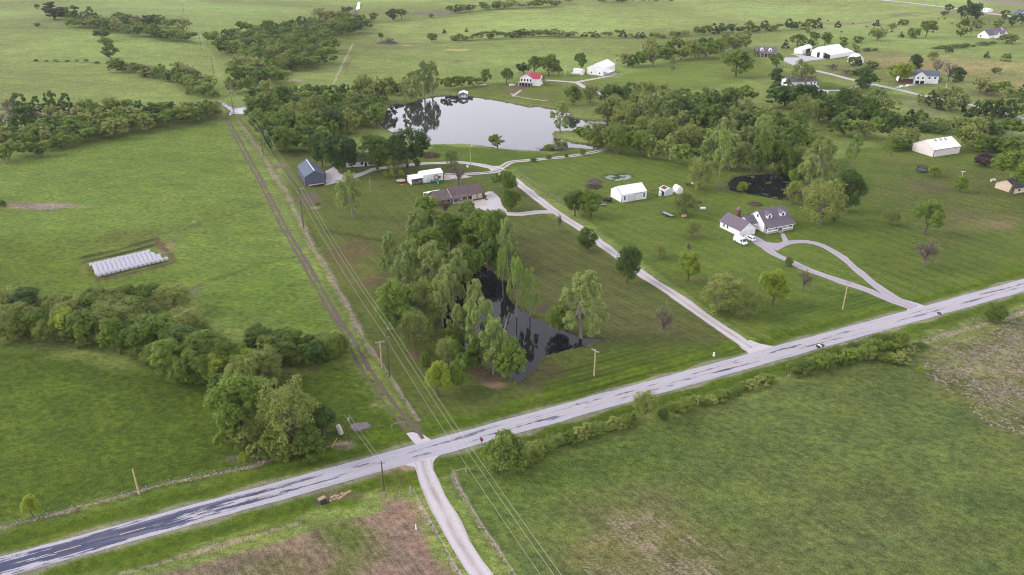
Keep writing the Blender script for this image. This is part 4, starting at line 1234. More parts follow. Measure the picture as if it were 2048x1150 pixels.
# ------------------------------------------------------------------ single trees, each with its own words:  kind x y width height | label
SINGLES = '''
cotton 706 434 62 88 | tall sparse pale tree standing alone on the lawn before the dark grey shed
round 1176 500 42 44 | small rounded tree touching the gravel lane, the farther of its two lane-side trees
dark 1254 567 56 76 | broad dark tree beside the gravel lane, the nearer of its two lane-side trees
bare 1119 463 14 42 | leafless young tree at the bend where the ranch drive meets the gravel lane
bare 1324 674 46 66 | leafless tree alone on the mown grass between the pond and the lane mouth
lime 1376 563 50 58 | yellow-green tree alone in the middle of the white house's front lawn
olive 1319 515 32 30 | small olive tree on the lawn just beyond the gravel lane
olive 1383 475 30 34 | small olive tree on the lawn between the flatbed trailer and the white house
bare 1376 508 14 26 | tiny bare sapling on the lawn left of the white house garage
olive 1368 430 50 46 | spreading olive tree on the lawn beside the flatbed trailer
round 1150 432 48 52 | left of two merged bushy trees beside the black dump trailer
round 1182 434 48 54 | right of two merged bushy trees beside the black dump trailer
olive 1398 379 50 58 | bushy pale tree at the near edge of the shaded pond, beside the rusty machine
thin 1437 365 40 104 | tall white-trunked tree rising from the left end of the shaded pond
cotton 1524 341 44 96 | tall tree with a long bare trunk on the far bank of the shaded pond
olive 1640 448 80 88 | large olive tree right behind the white dormer house
dark 1684 422 74 80 | large dark tree between the white dormer house and the open lawn
cotton 1634 366 74 88 | pale leafy tree overhanging the right end of the shaded pond
thin 1701 340 36 70 | slender grey-green tree at the edge of the wood left of the tan barn
thin 1768 328 24 52 | small yellow slender tree left of the tan barn
bush 1669 444 17 18 | round white-flowered bush at the foot of the big tree beside the dormer house
olive 1782 449 32 30 | small olive tree on the right lawn, left of a large round tree
round 1848 468 68 68 | large round tree alone on the lawn between the dormer house and the road
bare 1848 534 66 62 | wide bare purplish tree on the lawn near the road, below the large round tree
lime 1868 354 26 22 | small faint yellow tree beside the dark trampoline
lime 1918 384 32 32 | small yellow tree at the foot of the white T-shaped post
purple 1968 333 40 26 | purple-leaved spreading tree on the lawn in front of the tan barn
round 2020 387 96 92 | big leafy tree screening the tan house at the right edge
bush 1577 533 19 18 | small dark bush between the two arms of the house drive
olive 1446 620 84 64 | widest tree of the group near the road, left of the leaning roadside pole
olive 1490 634 58 60 | nearest tree to the road in the group left of the leaning pole
lime 1545 610 62 70 | yellow-green tree of the lawn group nearest the leaning roadside pole
bare 1605 582 38 46 | bare shrubby tree just left of the house drive
bare 893 432 34 42 | half-leafed tree in front of the brown-roofed ranch house
bare 916 371 38 46 | bare spreading tree between the white shed and the ranch house
round 1010 386 52 48 | farther of two round trees at the right of the ranch house
round 1021 420 38 46 | nearer of two round trees at the right of the ranch house, inside the drive loop
olive 904 333 28 34 | small forked tree at the edge of the farther gravel drive
round 836 334 16 17 | small shrubby tree at the drive's edge under the big shade trees
dark 645 334 44 74 | dark tree just behind the dark grey shed
dark 686 346 74 82 | big shade tree overhanging the gravel yard of the dark grey shed
round 755 338 74 74 | big shade tree hiding the house, at the end of the gravel yard
dark 815 336 78 86 | broad dark shade tree over the farther gravel drive
olive 790 342 44 34 | thin drooping tree under the broad shade trees by the drive
lime 772 357 11 15 | left of three small yellow conical shrubs near the trampoline
lime 783 355 12 17 | middle of three small yellow conical shrubs near the trampoline
lime 803 354 12 17 | right of three small yellow conical shrubs near the trampoline
lime 636 414 10 12 | tiny yellow-green bush in a bare patch beside the power line
round 1145 211 36 42 | round dark-stemmed tree on the lawn across the lake inlet
olive 1181 206 32 36 | branching tree beside the red-roofed house's drive
cotton 1120 263 52 58 | pale tree standing on the tip of the lake's grass point
round 995 293 35 28 | round little tree alone on the near shore of the lake
round 1471 154 64 56 | big round tree alone in the field below the grey-roofed farmhouse
cotton 1343 146 16 36 | pale slim tree before the far belt of trees in the field
round 1161 139 28 36 | tree behind the small white container
round 1070 150 38 40 | left of two tall trees behind the red-roofed house
round 1098 151 40 44 | right of two tall trees behind the red-roofed house
round 1117 152 17 21 | small tree at the right end of the clump behind the red-roofed house
dark 1047 147 28 22 | low dark tree directly behind the red roof
round 1014 170 27 36 | full green tree left of the red-roofed house
olive 1081 168 16 18 | small budding tree at the corner of the red-roofed house
round 1553 134 30 30 | dark round tree at the left end of the pale gravel pad
dark 1551 167 34 30 | dark tree below the gravel pad, left of the half-hidden house
olive 1600 174 44 52 | large olive tree hiding the small house above the wood
dark 1727 177 52 40 | dark spreading tree over the pale lane
lime 1796 166 48 46 | bright yellow-green round tree beside the blue-roofed house
dark 1826 144 36 34 | dark round tree behind the blue-roofed house
dark 1911 165 32 30 | dark round tree beyond the red hedge
bare 1872 151 30 40 | bare tree behind the right end of the blue-roofed house
bare 1896 162 36 44 | bare tree between the blue-roofed house and the dark round tree
bush 1706 131 26 20 | dark bush left of the small white shed
cedar 1717 130 13 18 | dark conical evergreen in front of the small white shed
bush 1744 137 26 17 | green bush right of the small white shed
bare 1664 139 38 15 | low bare thicket left of the small white shed
bare 1692 149 34 15 | low bare thicket below the small white shed
bush 1716 150 30 13 | low green bush above the dark lane-side tree
olive 1753 81 36 26 | wide olive tree in the cow pasture beside a black cow
bush 1825 76 32 22 | rounded bush joined to a taller tree in the cow pasture
round 1851 74 31 36 | tallest tree in the cow pasture
cedar 1802 75 11 12 | small dark evergreen left of the joined pair in the cow pasture
bush 1687 87 17 13 | low bush behind the pair of white barns, the left one of two
bush 1715 85 21 15 | low bush behind the pair of white barns, the right one of two
cedar 1675 55 15 14 | dark evergreen near the dry streak at the pasture edge
cedar 1753 52 14 13 | round dark evergreen in the middle of the cow pasture
olive 1783 61 18 15 | small tree shading the ground in the cow pasture
cedar 1800 50 12 12 | dark evergreen beside a small rounded bush in the far pasture
bush 1810 50 15 13 | small rounded bush beside a dark evergreen in the far pasture
round 1921 73 30 36 | leafy tree left of the grey-roofed house at the upper right
olive 1952 61 28 22 | rounded olive tree just behind the grey-roofed house at the upper right
bush 2013 87 36 19 | wide bush at the right corner of the upper right grey-roofed house
dark 1934 39 32 44 | tallest dark tree in the far farmstead clump
dark 1951 39 28 32 | right-hand dark tree in the far farmstead clump
dark 1922 37 24 26 | left-hand dark tree in the far farmstead clump
dark 1896 24 19 16 | dark tree standing at the edge of the far road
round 1887 32 16 11 | small tree just below the far road
round 2008 39 22 19 | green tree left of the far blue roof
bush 1993 55 24 15 | bush below the far blue roof
dark 2023 53 20 24 | dark tree in front of the far blue roof
dark 2043 49 24 27 | dark tree at the right edge near the far blue roof
cedar 1898 104 17 11 | low dark evergreen at the end of the tan strip of field
cedar 1972 116 12 14 | small dark evergreen alone in the right-hand far field
bush 2012 123 22 16 | round bush alone in the right-hand far field
bush 1864 120 18 16 | round bush at the left edge of the tan field
bush 1990 146 15 11 | small bush in the middle of the tan field
bush 1615 65 10 9 | small bush beyond the pair of white barns
round 1595 95 34 30 | tree left of two behind the white barns
round 1625 94 24 31 | tall tree directly behind the white barns
round 1648 93 30 31 | tree right of two behind the white barns
cedar 1570 97 17 18 | small conical evergreen right of the far grey farmhouse
bush 1512 113 14 14 | bush at the corner of the far grey farmhouse
dark 786 40 24 22 | left tree of a pair alone in the far pasture
round 804 39 23 23 | right tree of a pair alone in the far pasture
round 748 43 22 19 | small tree at the end of the long far wood
bush 862 35 11 9 | small bush in the far pasture, right of a tree pair
dark 692 27 24 17 | dark tree beside the far stream
round 864 84 24 19 | leafy tree alone at the left end of the far hedgerow
cedar 889 67 9 10 | small dark evergreen above the left part of the far hedgerow
cedar 933 64 8 8 | tiny dark evergreen above the far hedgerow
round 763 82 11 18 | small tree by the brushy gully in the far pasture
bare 779 87 26 15 | bare grey brush in the far gully
dark 110 39 58 34 | large dark tree at the left end of the uppermost creek wood
dark 75 19 12 11 | small dark bush in the far left pasture
dark 74 54 14 9 | small dark bush by the far left fence
round 208 82 32 24 | highest of three trees stacked in the left pasture
round 214 98 30 24 | middle of three trees stacked in the left pasture
round 222 117 34 27 | lowest of three trees stacked in the left pasture
lime 67 1033 38 44 | bright young tree at the fence near the lower left corner
lime 488 932 18 31 | small bright sapling at the fence below the thicket
round 490 876 126 124 | largest round tree at the lower end of the left thicket
olive 586 897 96 132 | big half-leafed olive tree at the lower end of the left thicket
dark 649 874 62 64 | dark tree at the right tip of the lower thicket, beside the power pole
bush 556 908 54 48 | shrub under the front of the lower thicket
bush 618 912 66 56 | leafy shrub at the thicket's roadside edge
bush 5 413 14 12 | small dark bush at the left edge of the pasture
bush 1018 938 84 78 | big round bush-like tree at the road's edge near the junction
olive 1290 842 48 58 | tall shrub standing in the roadside hedge
olive 1803 702 22 40 | slim shrub at the right end of the thick roadside hedge
bush 1984 644 48 38 | round dark bush by the road at the right
lime 1838 748 11 19 | small yellow shrub at the edge of the dry weedy patch
round 797 665 92 96 | full bright tree at the left edge of the pond grove, beside the power line
olive 832 706 60 84 | grey-branched tree beside the tall power pole
lime 877 792 54 74 | bright green tree nearest the road in the pond grove
round 922 779 48 58 | round tree touching the bright green tree nearest the road
bush 852 733 24 27 | leafy shrub left of the dirt bank
round 912 730 40 52 | upright green tree on the dirt bank by the pond
cotton 918 694 54 82 | pale tree leaning over the pond's left bay
cotton 962 722 74 132 | tall pale tree on the grove's point in the pond
cotton 986 748 72 110 | wide pale tree on the near shore of the pond
round 1020 764 68 84 | dense round tree at the near right corner of the pond grove
thin 1006 590 34 96 | cluster-stemmed tall tree standing at the pond's far edge
thin 1034 632 40 118 | tallest slim tree standing in the pond shallows
thin 1060 632 46 96 | slim leaning tree rising from the pond beside the bank
round 1117 664 54 60 | round tree at the pond's right bank
cotton 1162 674 104 130 | big pale two-part tree at the pond's right end
round 862 462 70 70 | leafy tree at the left front corner of the ranch house
cotton 838 512 66 92 | pale tree of the grove nearest the ranch house, left side
round 902 500 66 82 | tree of the grove in front of the ranch porch
round 964 512 84 92 | broad tree of the grove in front of the garage
cotton 1014 536 54 96 | pale tree on the right edge of the grove
cotton 785 552 56 84 | leftmost pale tree of the grove above the garden plot
cotton 826 572 64 88 | second pale tree inside the left side of the grove
cotton 866 590 74 104 | tall pale tree in the middle of the grove
cotton 912 598 66 100 | tall pale tree beside the pond's far end
round 938 566 60 84 | green tree at the head of the pond
cotton 884 650 60 92 | pale tree on the pond's left shore
olive 850 640 54 80 | olive tree in the middle of the grove
round 958 738 48 62 | green tree on the pond's near left bank above the dirt path
cotton 1004 752 58 88 | pale tree at the near bank, left of the dense round corner tree
round 908 704 42 54 | green tree on the pond's left bank beside the leaning pale tree
cotton 950 640 50 84 | pale tree standing in the upper left of the pond
round 932 756 44 50 | small round tree on the dirt bank at the pond's near left
round 976 540 52 64 | green tree behind the head of the pond
cotton 806 606 58 84 | pale tree at the grove's left edge above the full bright tree
cotton 894 622 62 92 | pale tree over the pond's upper left shore
round 858 524 66 74 | green tree inside the upper left of the grove
cotton 936 470 64 66 | pale tree at the grove's top, right before the ranch porch
olive 896 726 44 50 | thin olive tree on the pond's left bank by the dirt path
round 880 560 62 76 | green tree deep inside the middle of the grove
cotton 940 690 56 88 | pale tree standing in the pond's left shallows
round 1000 480 54 60 | green tree at the grove's upper right corner
round 990 508 60 70 | green tree at the right of the grove above the pond head
round 1604 388 58 66 | round green tree over the right end of the shaded pond
cotton 1612 398 66 84 | pale tree screening the right end of the shaded pond
olive 1586 408 40 44 | olive tree at the near bank of the shaded pond's right end
lime 1484 384 22 22 | small bright bush standing in the shaded pond
'''
for ln in SINGLES.strip().split('\n'):
    a, lb = ln.split('|'); k, x, y, w, h = a.split()
    plant(k, float(x), float(y), float(w), float(h), lb.strip())

# ------------------------------------------------------------------ woods and hedgerows
row('the front row of the uppermost creek wood', [(135,54),(180,58),(230,64),(270,71),(300,75),(345,82),(390,86)], 19, 26, 22, 'round dark round olive', 4, 2)
row('the back row of the uppermost creek wood', [(145,42),(200,48),(260,52),(320,56),(372,66)], 15, 28, 26, 'olive dark bare round', 4, 2)
row('the curved creek belt of the left pasture', [(226,141),(260,146),(300,155),(340,164),(372,174),(396,190),(420,199)], 18, 28, 24, 'round round dark olive', 4, 3)
row('the back of the curved creek belt', [(350,152),(385,160),(410,168),(425,182)], 6, 28, 28, 'round bare olive', 4, 3)
row('the near edge of the big wood left of the lake field', [(412,92),(450,108),(484,112)], 5, 28, 28, 'dark round olive', 3, 3)
row('the lower edge of the big wood right of the wires', [(452,190),(490,184),(512,177),(545,170),(575,164)], 9, 30, 30, 'round round olive dark', 4, 3)
row('the right-hand edge of the big wood right of the wires', [(578,142),(610,139),(640,133),(664,128)], 6, 32, 30, 'round round dark', 3, 3)
row('the middle edge of the big wood right of the wires', [(606,101),(635,97),(668,110),(668,92)], 5, 30, 28, 'round dark', 3, 3)
row('the far right edge of the big wood right of the wires', [(655,89),(680,71),(712,66),(742,56)], 6, 32, 30, 'dark round round', 3, 2)
row('the middle row inside the big wood right of the wires', [(460,152),(500,140),(540,120),(590,112)], 9, 32, 32, 'bare olive round olive round', 5, 4)
row('the upper row inside the big wood right of the wires', [(460,80),(520,72),(580,66),(640,50),(700,42)], 11, 30, 28, 'round olive dark round', 5, 3)
row('the row behind the lower edge of the big wood', [(470,168),(510,158),(550,150)], 5, 32, 32, 'round olive bare', 5, 3)
wood('woodland', [(425,85),(480,78),(540,68),(620,52),(700,38),(735,50),(670,70),(620,88),(650,112),(640,128),(575,138),(560,162),(500,172),(465,170),(490,135),(470,108)], 6.5, 11, 10, 'round dark olive round')
row('the front row of the creek wood at the left edge', [(-6,326),(40,320),(90,308),(140,293),(200,281),(250,270),(300,260),(350,251),(400,243),(445,232)], 25, 38, 32, 'round dark round olive round', 5, 3)
row('the second row of the creek wood at the left edge', [(0,296),(60,292),(120,276),(180,265),(240,256),(300,246),(360,238),(420,226)], 20, 38, 33, 'round olive round dark bare', 5, 4)
row('the third row of the creek wood at the left edge', [(0,262),(50,256),(100,252),(160,246),(220,240),(280,236)], 14, 40, 40, 'dark olive bare round olive', 5, 4)
row('the back row of the creek wood at the left edge', [(5,236),(40,236),(90,234),(185,228)], 6, 38, 40, 'dark round bare', 5, 3)
row('the bottom edge of the wood between power line and lake', [(535,296),(565,303),(595,302),(625,300),(650,290)], 7, 40, 44, 'round dark round', 5, 3)
row('the second row of the wood between power line and lake', [(512,268),(550,275),(590,276),(630,274),(670,272),(710,268)], 9, 42, 46, 'round olive dark round', 5, 4)
row('the middle row of the wood between power line and lake', [(498,244),(540,250),(590,250),(640,250),(690,250),(735,252),(768,258)], 14, 42, 44, 'olive round cotton round dark', 5, 4)
row('the upper row of the wood between power line and lake', [(498,222),(540,226),(590,226),(640,222),(690,224),(740,228),(766,232)], 14, 40, 42, 'round olive round dark', 5, 4)
row('the back row of the wood between power line and lake', [(505,202),(560,204),(610,204),(660,200),(710,202),(760,210)], 10, 38, 36, 'round dark olive round', 5, 3)
row('the lakeside row under the far bank', [(725,204),(755,206),(785,204)], 4, 36, 44, 'round dark olive', 3, 2)
row('the tall row on the far shore of the lake', [(805,207),(830,200),(852,193),(872,187)], 4, 40, 58, 'cotton cotton round', 3, 1)
row('the shrubby row behind the boat dock', [(886,183),(905,178),(925,176),(945,174),(958,170)], 6, 26, 26, 'round dark round', 3, 1)
row('the low row behind the lakeside cottonwoods', [(760,192),(800,188),(840,180)], 5, 30, 30, 'olive round dark', 4, 2)
wood('woodland', [(0,318),(140,286),(300,254),(440,228),(400,228),(300,238),(200,250),(100,258),(0,264)], 7, 11, 9.5, 'round olive dark round bush')
wood('woodland', [(505,205),(600,205),(760,214),(760,250),(720,268),(640,284),(560,296),(515,260)], 7, 11, 11, 'round olive dark round')
wood('woodland', [(130,48),(200,50),(300,58),(380,78),(370,84),(270,66),(180,56)], 8, 11, 9, 'round olive dark')
wood('woodland', [(224,136),(300,150),(400,180),(432,196),(400,192),(330,160),(240,142)], 7, 10, 9, 'round olive bush')
plant('round', 972, 168, 22, 32, 'upright tree at the right end of the shrubby row behind the dock')
row('the near edge of the wood beyond the barn lawn', [(1160,287),(1190,296),(1236,305),(1262,309),(1290,314),(1320,321),(1350,326),(1378,329)], 12, 44, 46, 'round cotton round olive', 4, 3)
row('the second row of the wood beyond the barn lawn', [(1222,280),(1262,286),(1302,290),(1342,295),(1382,300),(1420,305)], 8, 48, 52, 'round dark olive round', 6, 4)
row('the pondside row behind the shaded pond', [(1406,330),(1440,336),(1480,340),(1520,344),(1560,346),(1600,352)], 9, 54, 62, 'cotton cotton olive round', 5, 3)
row('the second row behind the shaded pond', [(1430,308),(1475,314),(1520,318),(1565,320),(1610,326),(1650,336)], 9, 58, 62, 'cotton round cotton olive', 6, 4)
row('the third row of the wood right of the lake', [(1208,250),(1250,256),(1296,262),(1346,266),(1396,268),(1446,272),(1500,276),(1556,282)], 12, 50, 52, 'round dark cotton olive round', 7, 5)
row('the upper row of the wood right of the lake', [(1212,226),(1256,230),(1306,234),(1356,238),(1410,240),(1470,242),(1530,246)], 11, 50, 50, 'round cotton dark olive round', 7, 4)
row('the back row of the wood right of the lake', [(1240,204),(1290,208),(1340,206),(1400,212),(1460,214),(1510,216)], 8, 44, 42, 'dark round olive round', 6, 3)
row('the dark row below the half-hidden house', [(1540,216),(1566,214),(1590,222),(1606,228)], 6, 44, 46, 'dark round dark', 5, 3)
row('the middle row of the wood right of the hidden house', [(1590,252),(1630,246),(1670,248),(1710,254),(1750,262)], 8, 48, 50, 'olive round cotton dark', 6, 5)
row('the upper row of the wood right of the hidden house', [(1625,216),(1660,222),(1700,228),(1740,232),(1780,236)], 7, 44, 44, 'olive round dark cotton', 6, 4)
row('the lower row of the wood above the tan barn', [(1655,276),(1690,270),(1730,276),(1770,280),(1806,290)], 7, 44, 44, 'olive round dark', 5, 4)
wood('woodland', [(1215,240),(1300,245),(1400,250),(1500,255),(1600,262),(1640,300),(1560,312),(1460,305),(1400,290),(1300,280),(1230,268)], 6.5, 10, 11, 'round dark olive')
row('the cedar scrub below the blue-roofed house', [(1832,206),(1856,210),(1880,216),(1905,222),(1930,216),(1900,200),(1870,196)], 11, 24, 26, 'cedar olive cedar bush', 6, 6)
row('the scrub belt above the tan barn', [(1800,250),(1830,258),(1870,262),(1910,266),(1940,258),(1970,262)], 11, 32, 30, 'cedar olive round bush', 6, 6)
row('the cedar row right of the far lane', [(1930,236),(1960,240),(1985,232),(2000,238),(2030,232),(2048,222)], 9, 28, 32, 'cedar olive cedar round', 5, 6)
row('the lower scrub at the right edge', [(1910,296),(1945,300),(1980,304),(2010,308),(2046,312)], 8, 36, 36, 'round bush olive round', 5, 5)
row('the middle scrub at the right edge', [(1930,276),(1965,280),(2000,276),(2040,282)], 7, 36, 34, 'olive round bush dark', 5, 5)
row('the upper scrub at the right edge', [(1950,190),(1985,188),(2010,196),(2035,200),(2048,190)], 7, 30, 28, 'round olive cedar', 5, 5)
row('the bushes behind the tan barn', [(1790,300),(1808,296),(1825,284)], 3, 30, 24, 'bush olive', 3, 2)
row('the front of the field belt below the far pasture', [(1244,133),(1274,135),(1299,131),(1331,126),(1374,117),(1399,116),(1424,117),(1444,106),(1474,101),(1494,98)], 21, 28, 32, 'round round dark olive', 3, 2)
row('the back of the field belt below the far pasture', [(1290,114),(1320,110),(1350,106),(1390,104),(1420,102)], 9, 28, 28, 'round olive dark', 3, 2)
row('the long far hedgerow, its western half', [(905,82),(945,80),(985,78),(1020,75),(1060,74),(1110,73),(1150,75)], 22, 18, 14, 'round bush olive dark', 3, 1)
row('the long far hedgerow, its middle', [(1160,74),(1215,72),(1262,75),(1300,76),(1350,75),(1374,68)], 16, 16, 12, 'bush round olive cedar', 3, 1.5)
row('the long far hedgerow, its eastern half', [(1385,68),(1420,66),(1470,65),(1510,63),(1546,61),(1596,58),(1640,57)], 21, 20, 18, 'round cedar bush dark', 3, 1.5)
row('the uppermost hedgerow', [(895,28),(930,24),(975,20),(1020,18),(1070,16),(1105,14),(1140,7)], 20, 18, 15, 'round olive dark bare', 4, 1.5)
row('the hedgerow cut by the top edge', [(1200,5),(1250,4),(1300,3),(1350,3)], 10, 18, 9, 'round dark', 4, 1)
row('the low hedge below the upper right house', [(1866,98),(1895,96),(1920,95),(1945,93),(1970,90),(1992,87)], 12, 14, 8, 'bush', 2, 1)
row('the pasture brush behind the white barns', [(1640,84),(1655,86),(1735,100),(1700,96),(1670,92)], 6, 13, 8, 'bush bush olive', 4, 3)
row('the brushy field left of the small white shed', [(1680,104),(1705,108),(1730,104),(1750,100)], 7, 11, 6, 'bush', 4, 3)
row('the thin row along the far left fence', [(62,124),(100,123),(140,124),(190,126),(205,128)], 7, 9, 6, 'bush dark', 4, 1)
# the thicket of the left meadow
row('the front row of the left meadow thicket', [(6,680),(50,674),(95,676),(140,679),(200,690),(250,714),(300,720),(345,748),(385,762),(425,768),(455,756),(482,742)], 24, 62, 56, 'olive round bush olive round bush lime', 6, 4)
row('the second row of the left meadow thicket', [(0,654),(60,652),(120,656),(180,664),(230,674),(290,690),(340,706),(390,724),(440,734)], 17, 66, 58, 'olive round dark olive round', 7, 5)
row('the third row of the left meadow thicket', [(15,640),(80,642),(140,646),(200,646),(250,650),(310,656),(360,672),(420,694)], 14, 62, 52, 'olive round olive round bush', 7, 5)
row('the back row of the left meadow thicket', [(215,632),(250,626),(290,618),(330,616),(360,628)], 6, 54, 44, 'round olive round', 5, 4)
row('the dark bush mass left of the wheel ruts', [(530,716),(560,722),(590,727),(620,727),(650,722),(680,706)], 9, 52, 48, 'bush dark bush', 5, 4)
row('the back of the bush mass left of the wheel ruts', [(505,700),(540,702),(580,704),(620,702),(660,698)], 6, 48, 42, 'bush round bush', 5, 3)
row('the lower thicket under the large round tree', [(452,890),(500,890),(540,885),(590,860),(620,870)], 7, 54, 46, 'round olive bush', 5, 4)
row('the link between the two left thickets', [(400,736),(435,742),(470,750),(510,758),(545,776)], 8, 58, 56, 'olive round lime olive', 6, 4)
row('the upper skirt of the lower left thicket', [(440,806),(470,790),(505,782),(540,792)], 5, 58, 54, 'olive bush round', 5, 3)
row('the scrubby foot of the lower left thicket', [(470,906),(505,914),(545,914),(590,914),(640,900)], 7, 40, 34, 'bush olive bush', 5, 3)
# roadside hedge
row('the low hedge from the junction eastward', [(1052,922),(1075,906),(1110,892),(1150,880),(1185,868),(1225,856),(1262,846)], 20, 30, 19, 'bush bush olive', 5, 4)
row('the sparse middle of the roadside hedge', [(1320,832),(1350,822),(1390,812),(1430,800),(1470,786),(1510,772),(1545,768)], 14, 28, 18, 'bush bush olive', 5, 4)
row('the thick eastern part of the roadside hedge', [(1586,748),(1620,742),(1660,734),(1700,722),(1740,710),(1775,702),(1800,698)], 22, 34, 28, 'bush round bush', 4, 3)
row('the back of the thick roadside hedge', [(1620,726),(1660,718),(1700,708),(1740,698),(1780,690)], 8, 30, 25, 'bush', 4, 2)
row('the low brush at the hedge\'s right end', [(1770,728),(1800,722),(1830,706),(1850,694)], 5, 26, 16, 'bush olive', 5, 5)
row('the shrubs under the bank of the lake', [(1090,300),(1102,299),(1122,297),(1130,297)], 4, 20, 13, 'bare bush olive', 2, 1)
row('the bushes along the twin track', [(1051,324),(1075,322),(1142,313),(1180,306)], 4, 14, 14, 'bush', 3, 1)
settle()
build_mass()
print('PLANTS', NTREE, sum(NTREE.values()))

# ------------------------------------------------------------------ buildings
class Bld:
    """a gabled building standing on the pixel points A (near left) and B (near right); local x runs A to B, y away from the viewer"""
    def __init__(s, name, label, A, B, depth, cat='building', cdepth=None):
        a, b = P(*A), P(*B)
        d = b - a
        s.rz = math.atan2(d.y, d.x); s.L = Vector((d.x, d.y)).length
        s.D = depth
        if cdepth:
            c = P(*cdepth); q = c - a
            s.D = abs(-math.sin(s.rz) * q.x + math.cos(s.rz) * q.y)
        s.o = empty(name, (a.x, a.y, gz(a.x, a.y)), s.rz)
        s.a = a
        tag(s.o, label, cat)
    def loc(s, px, py):
        q = P(px, py) - s.a
        return (math.cos(s.rz) * q.x + math.sin(s.rz) * q.y, -math.sin(s.rz) * q.x + math.cos(s.rz) * q.y)
    def body(s, wm, rm, wh, rh, axis='x', x0=0, x1=None, y0=0, y1=None, over=.35, th=.14, z0=0, base=True, ridge=.5):
        x1 = s.L if x1 is None else x1; y1 = s.D if y1 is None else y1
        mb = MB()
        if axis == 'x':
            ym = y0 + (y1 - y0) * ridge
            mb.prism([(y0, z0 - .1), (y1, z0 - .1), (y1, wh), (ym, rh), (y0, wh)], 'x', x0, x1)
        else:
            xm = x0 + (x1 - x0) * ridge
            mb.prism([(x0, z0 - .1), (x1, z0 - .1), (x1, wh), (xm, rh), (x0, wh)], 'y', y0, y1)
        w = mb.build('wall', wm, s.o)
        rb = MB()
        if axis == 'x':
            for (ya, yb) in ((y0, ym), (y1, ym)):
                sl = (rh - wh) / (yb - ya)
                ye = ya - over * np.sign(yb - ya); ze = wh + sl * (ye - ya)
                rb.prism([(ye, ze + .04), (yb, rh + .04), (yb, rh + .04 + th), (ye, ze + .04 + th)], 'x', x0 - over, x1 + over)
        else:
            for (xa, xb) in ((x0, xm), (x1, xm)):
                sl = (rh - wh) / (xb - xa)
                xe = xa - over * np.sign(xb - xa); ze = wh + sl * (xe - xa)
                rb.prism([(xe, ze + .04), (xb, rh + .04), (xb, rh + .04 + th), (xe, ze + .04 + th)], 'y', y0 - over, y1 + over)
        r = rb.build('roof', rm, s.o)
        return w, r
    def face(s, f, u0, u1, z0, z1, t0=-.002, t1=.06, pos=None):
        mb = MB()
        if f == 'front': y = 0 if pos is None else pos; mb.box(u0, u1, y - t1, y - t0, z0, z1)
        elif f == 'back': y = s.D if pos is None else pos; mb.box(u0, u1, y + t0, y + t1, z0, z1)
        elif f == 'left': x = 0 if pos is None else pos; mb.box(x - t1, x - t0, u0, u1, z0, z1)
        else: x = s.L if pos is None else pos; mb.box(x + t0, x + t1, u0, u1, z0, z1)
        return mb
    def panel(s, name, m, f, u0, u1, z0, z1, pos=None, t1=.06, label=None):
        o = s.face(f, u0, u1, z0, z1, t1=t1, pos=pos).build(name, m, s.o)
        if label: o['label'] = label
        return o
    def window(s, f, u, z, w=1.0, h=1.2, pos=None):
        o = s.face(f, u - w / 2 - .1, u + w / 2 + .1, z - .1, z + h + .1, t1=.06, pos=pos).build('window', trim_white, s.o)
        s.face(f, u - w / 2, u + w / 2, z, z + h, t0=.05, t1=.08, pos=pos).build('pane', glass_mat, o)
        return o
    def add(s, name, mb, m): return mb.build(name, m, s.o)

def H(p, y): return tall(P(*p), y)

# --- dark grey metal shed by the power line
b = Bld('metal_shed', 'dark blue-grey metal shed beside the power line', (612,372), (651,367), 0, 'shed', cdepth=(597,349))
wh = H((612,372), 354.5); rh = wh + 2.6
b.body(slate_metal, slate_roof, wh, rh, 'y', over=.25)
b.add('ridge_cap', MB().box(b.L / 2 - .22, b.L / 2 + .22, -.3, b.D + .3, rh + .17, rh + .27), white_metal)
for x in (.0, b.L): b.add('corner_trim', MB().box(x - .1, x + .1, -.1, .12, 0, wh - .05), black_metal)
b.panel('door', dark_open, 'right', b.D * .55, b.D * .8, 0, wh * .8)
# --- hidden house
b = Bld('house', 'grey-roofed house almost hidden under big shade trees', (693,335), (750,331), 9.5, 'house')
b.body(white_siding, shingle_grey, 2.9, 6.0, 'x', over=.5)
for u in (4, 8, 12): b.window('front', u, 1, 1.3, 1.2)
b.panel('door', dark_open, 'front', 9.4, 10.4, 0, 2.1)
# --- white shed with a lean-to
b = Bld('white_shed', 'white metal shed with an open lean-to beside the play set', (847,366), (886.5,359.5), 6.5, 'shed')
wh = H((847,366), 351.5); rh = wh + 1.4
b.body(white_metal, white_roof, wh, rh, 'x', over=.15)
b.panel('door', door_mat, 'front', 1.9, 2.9, .05, 2.2)
b.window('front', b.L - 2.0, 1.1, 1.2, 1.2)
lw = 6.2
b.add('lean_to_roof', MB().prism([(-.2, 2.75), (5.6, 3.2), (5.6, 3.3), (-.2, 2.85)], 'x', -lw, -.05), white_roof)
b.add('lean_to_wall', MB().box(-lw, -lw + .1, 0, 5.5, 0, 2.75).box(-lw, -.05, 5.4, 5.5, 0, 3.0), white_metal)
for x in (-lw + .1, -lw * .52, -.2): b.add('post', MB().box(x - .07, x + .07, 0, .14, 0, 2.75), post_grey)
stored = MB().box(-5.4, -4.1, 1, 2.4, 0, 1.1).box(-3.8, -2.6, .8, 2, 0, .8).box(-2.2, -.8, 1.2, 2.6, 0, 1.3).box(-5, -3, 3, 4.5, 0, 1.5)
o = stored.build('stored_goods', grey_steel); o.location = b.o.location; o.rotation_euler = b.o.rotation_euler
tag(o, 'dark jumble of stored goods under the white lean-to', 'goods', kind='stuff')
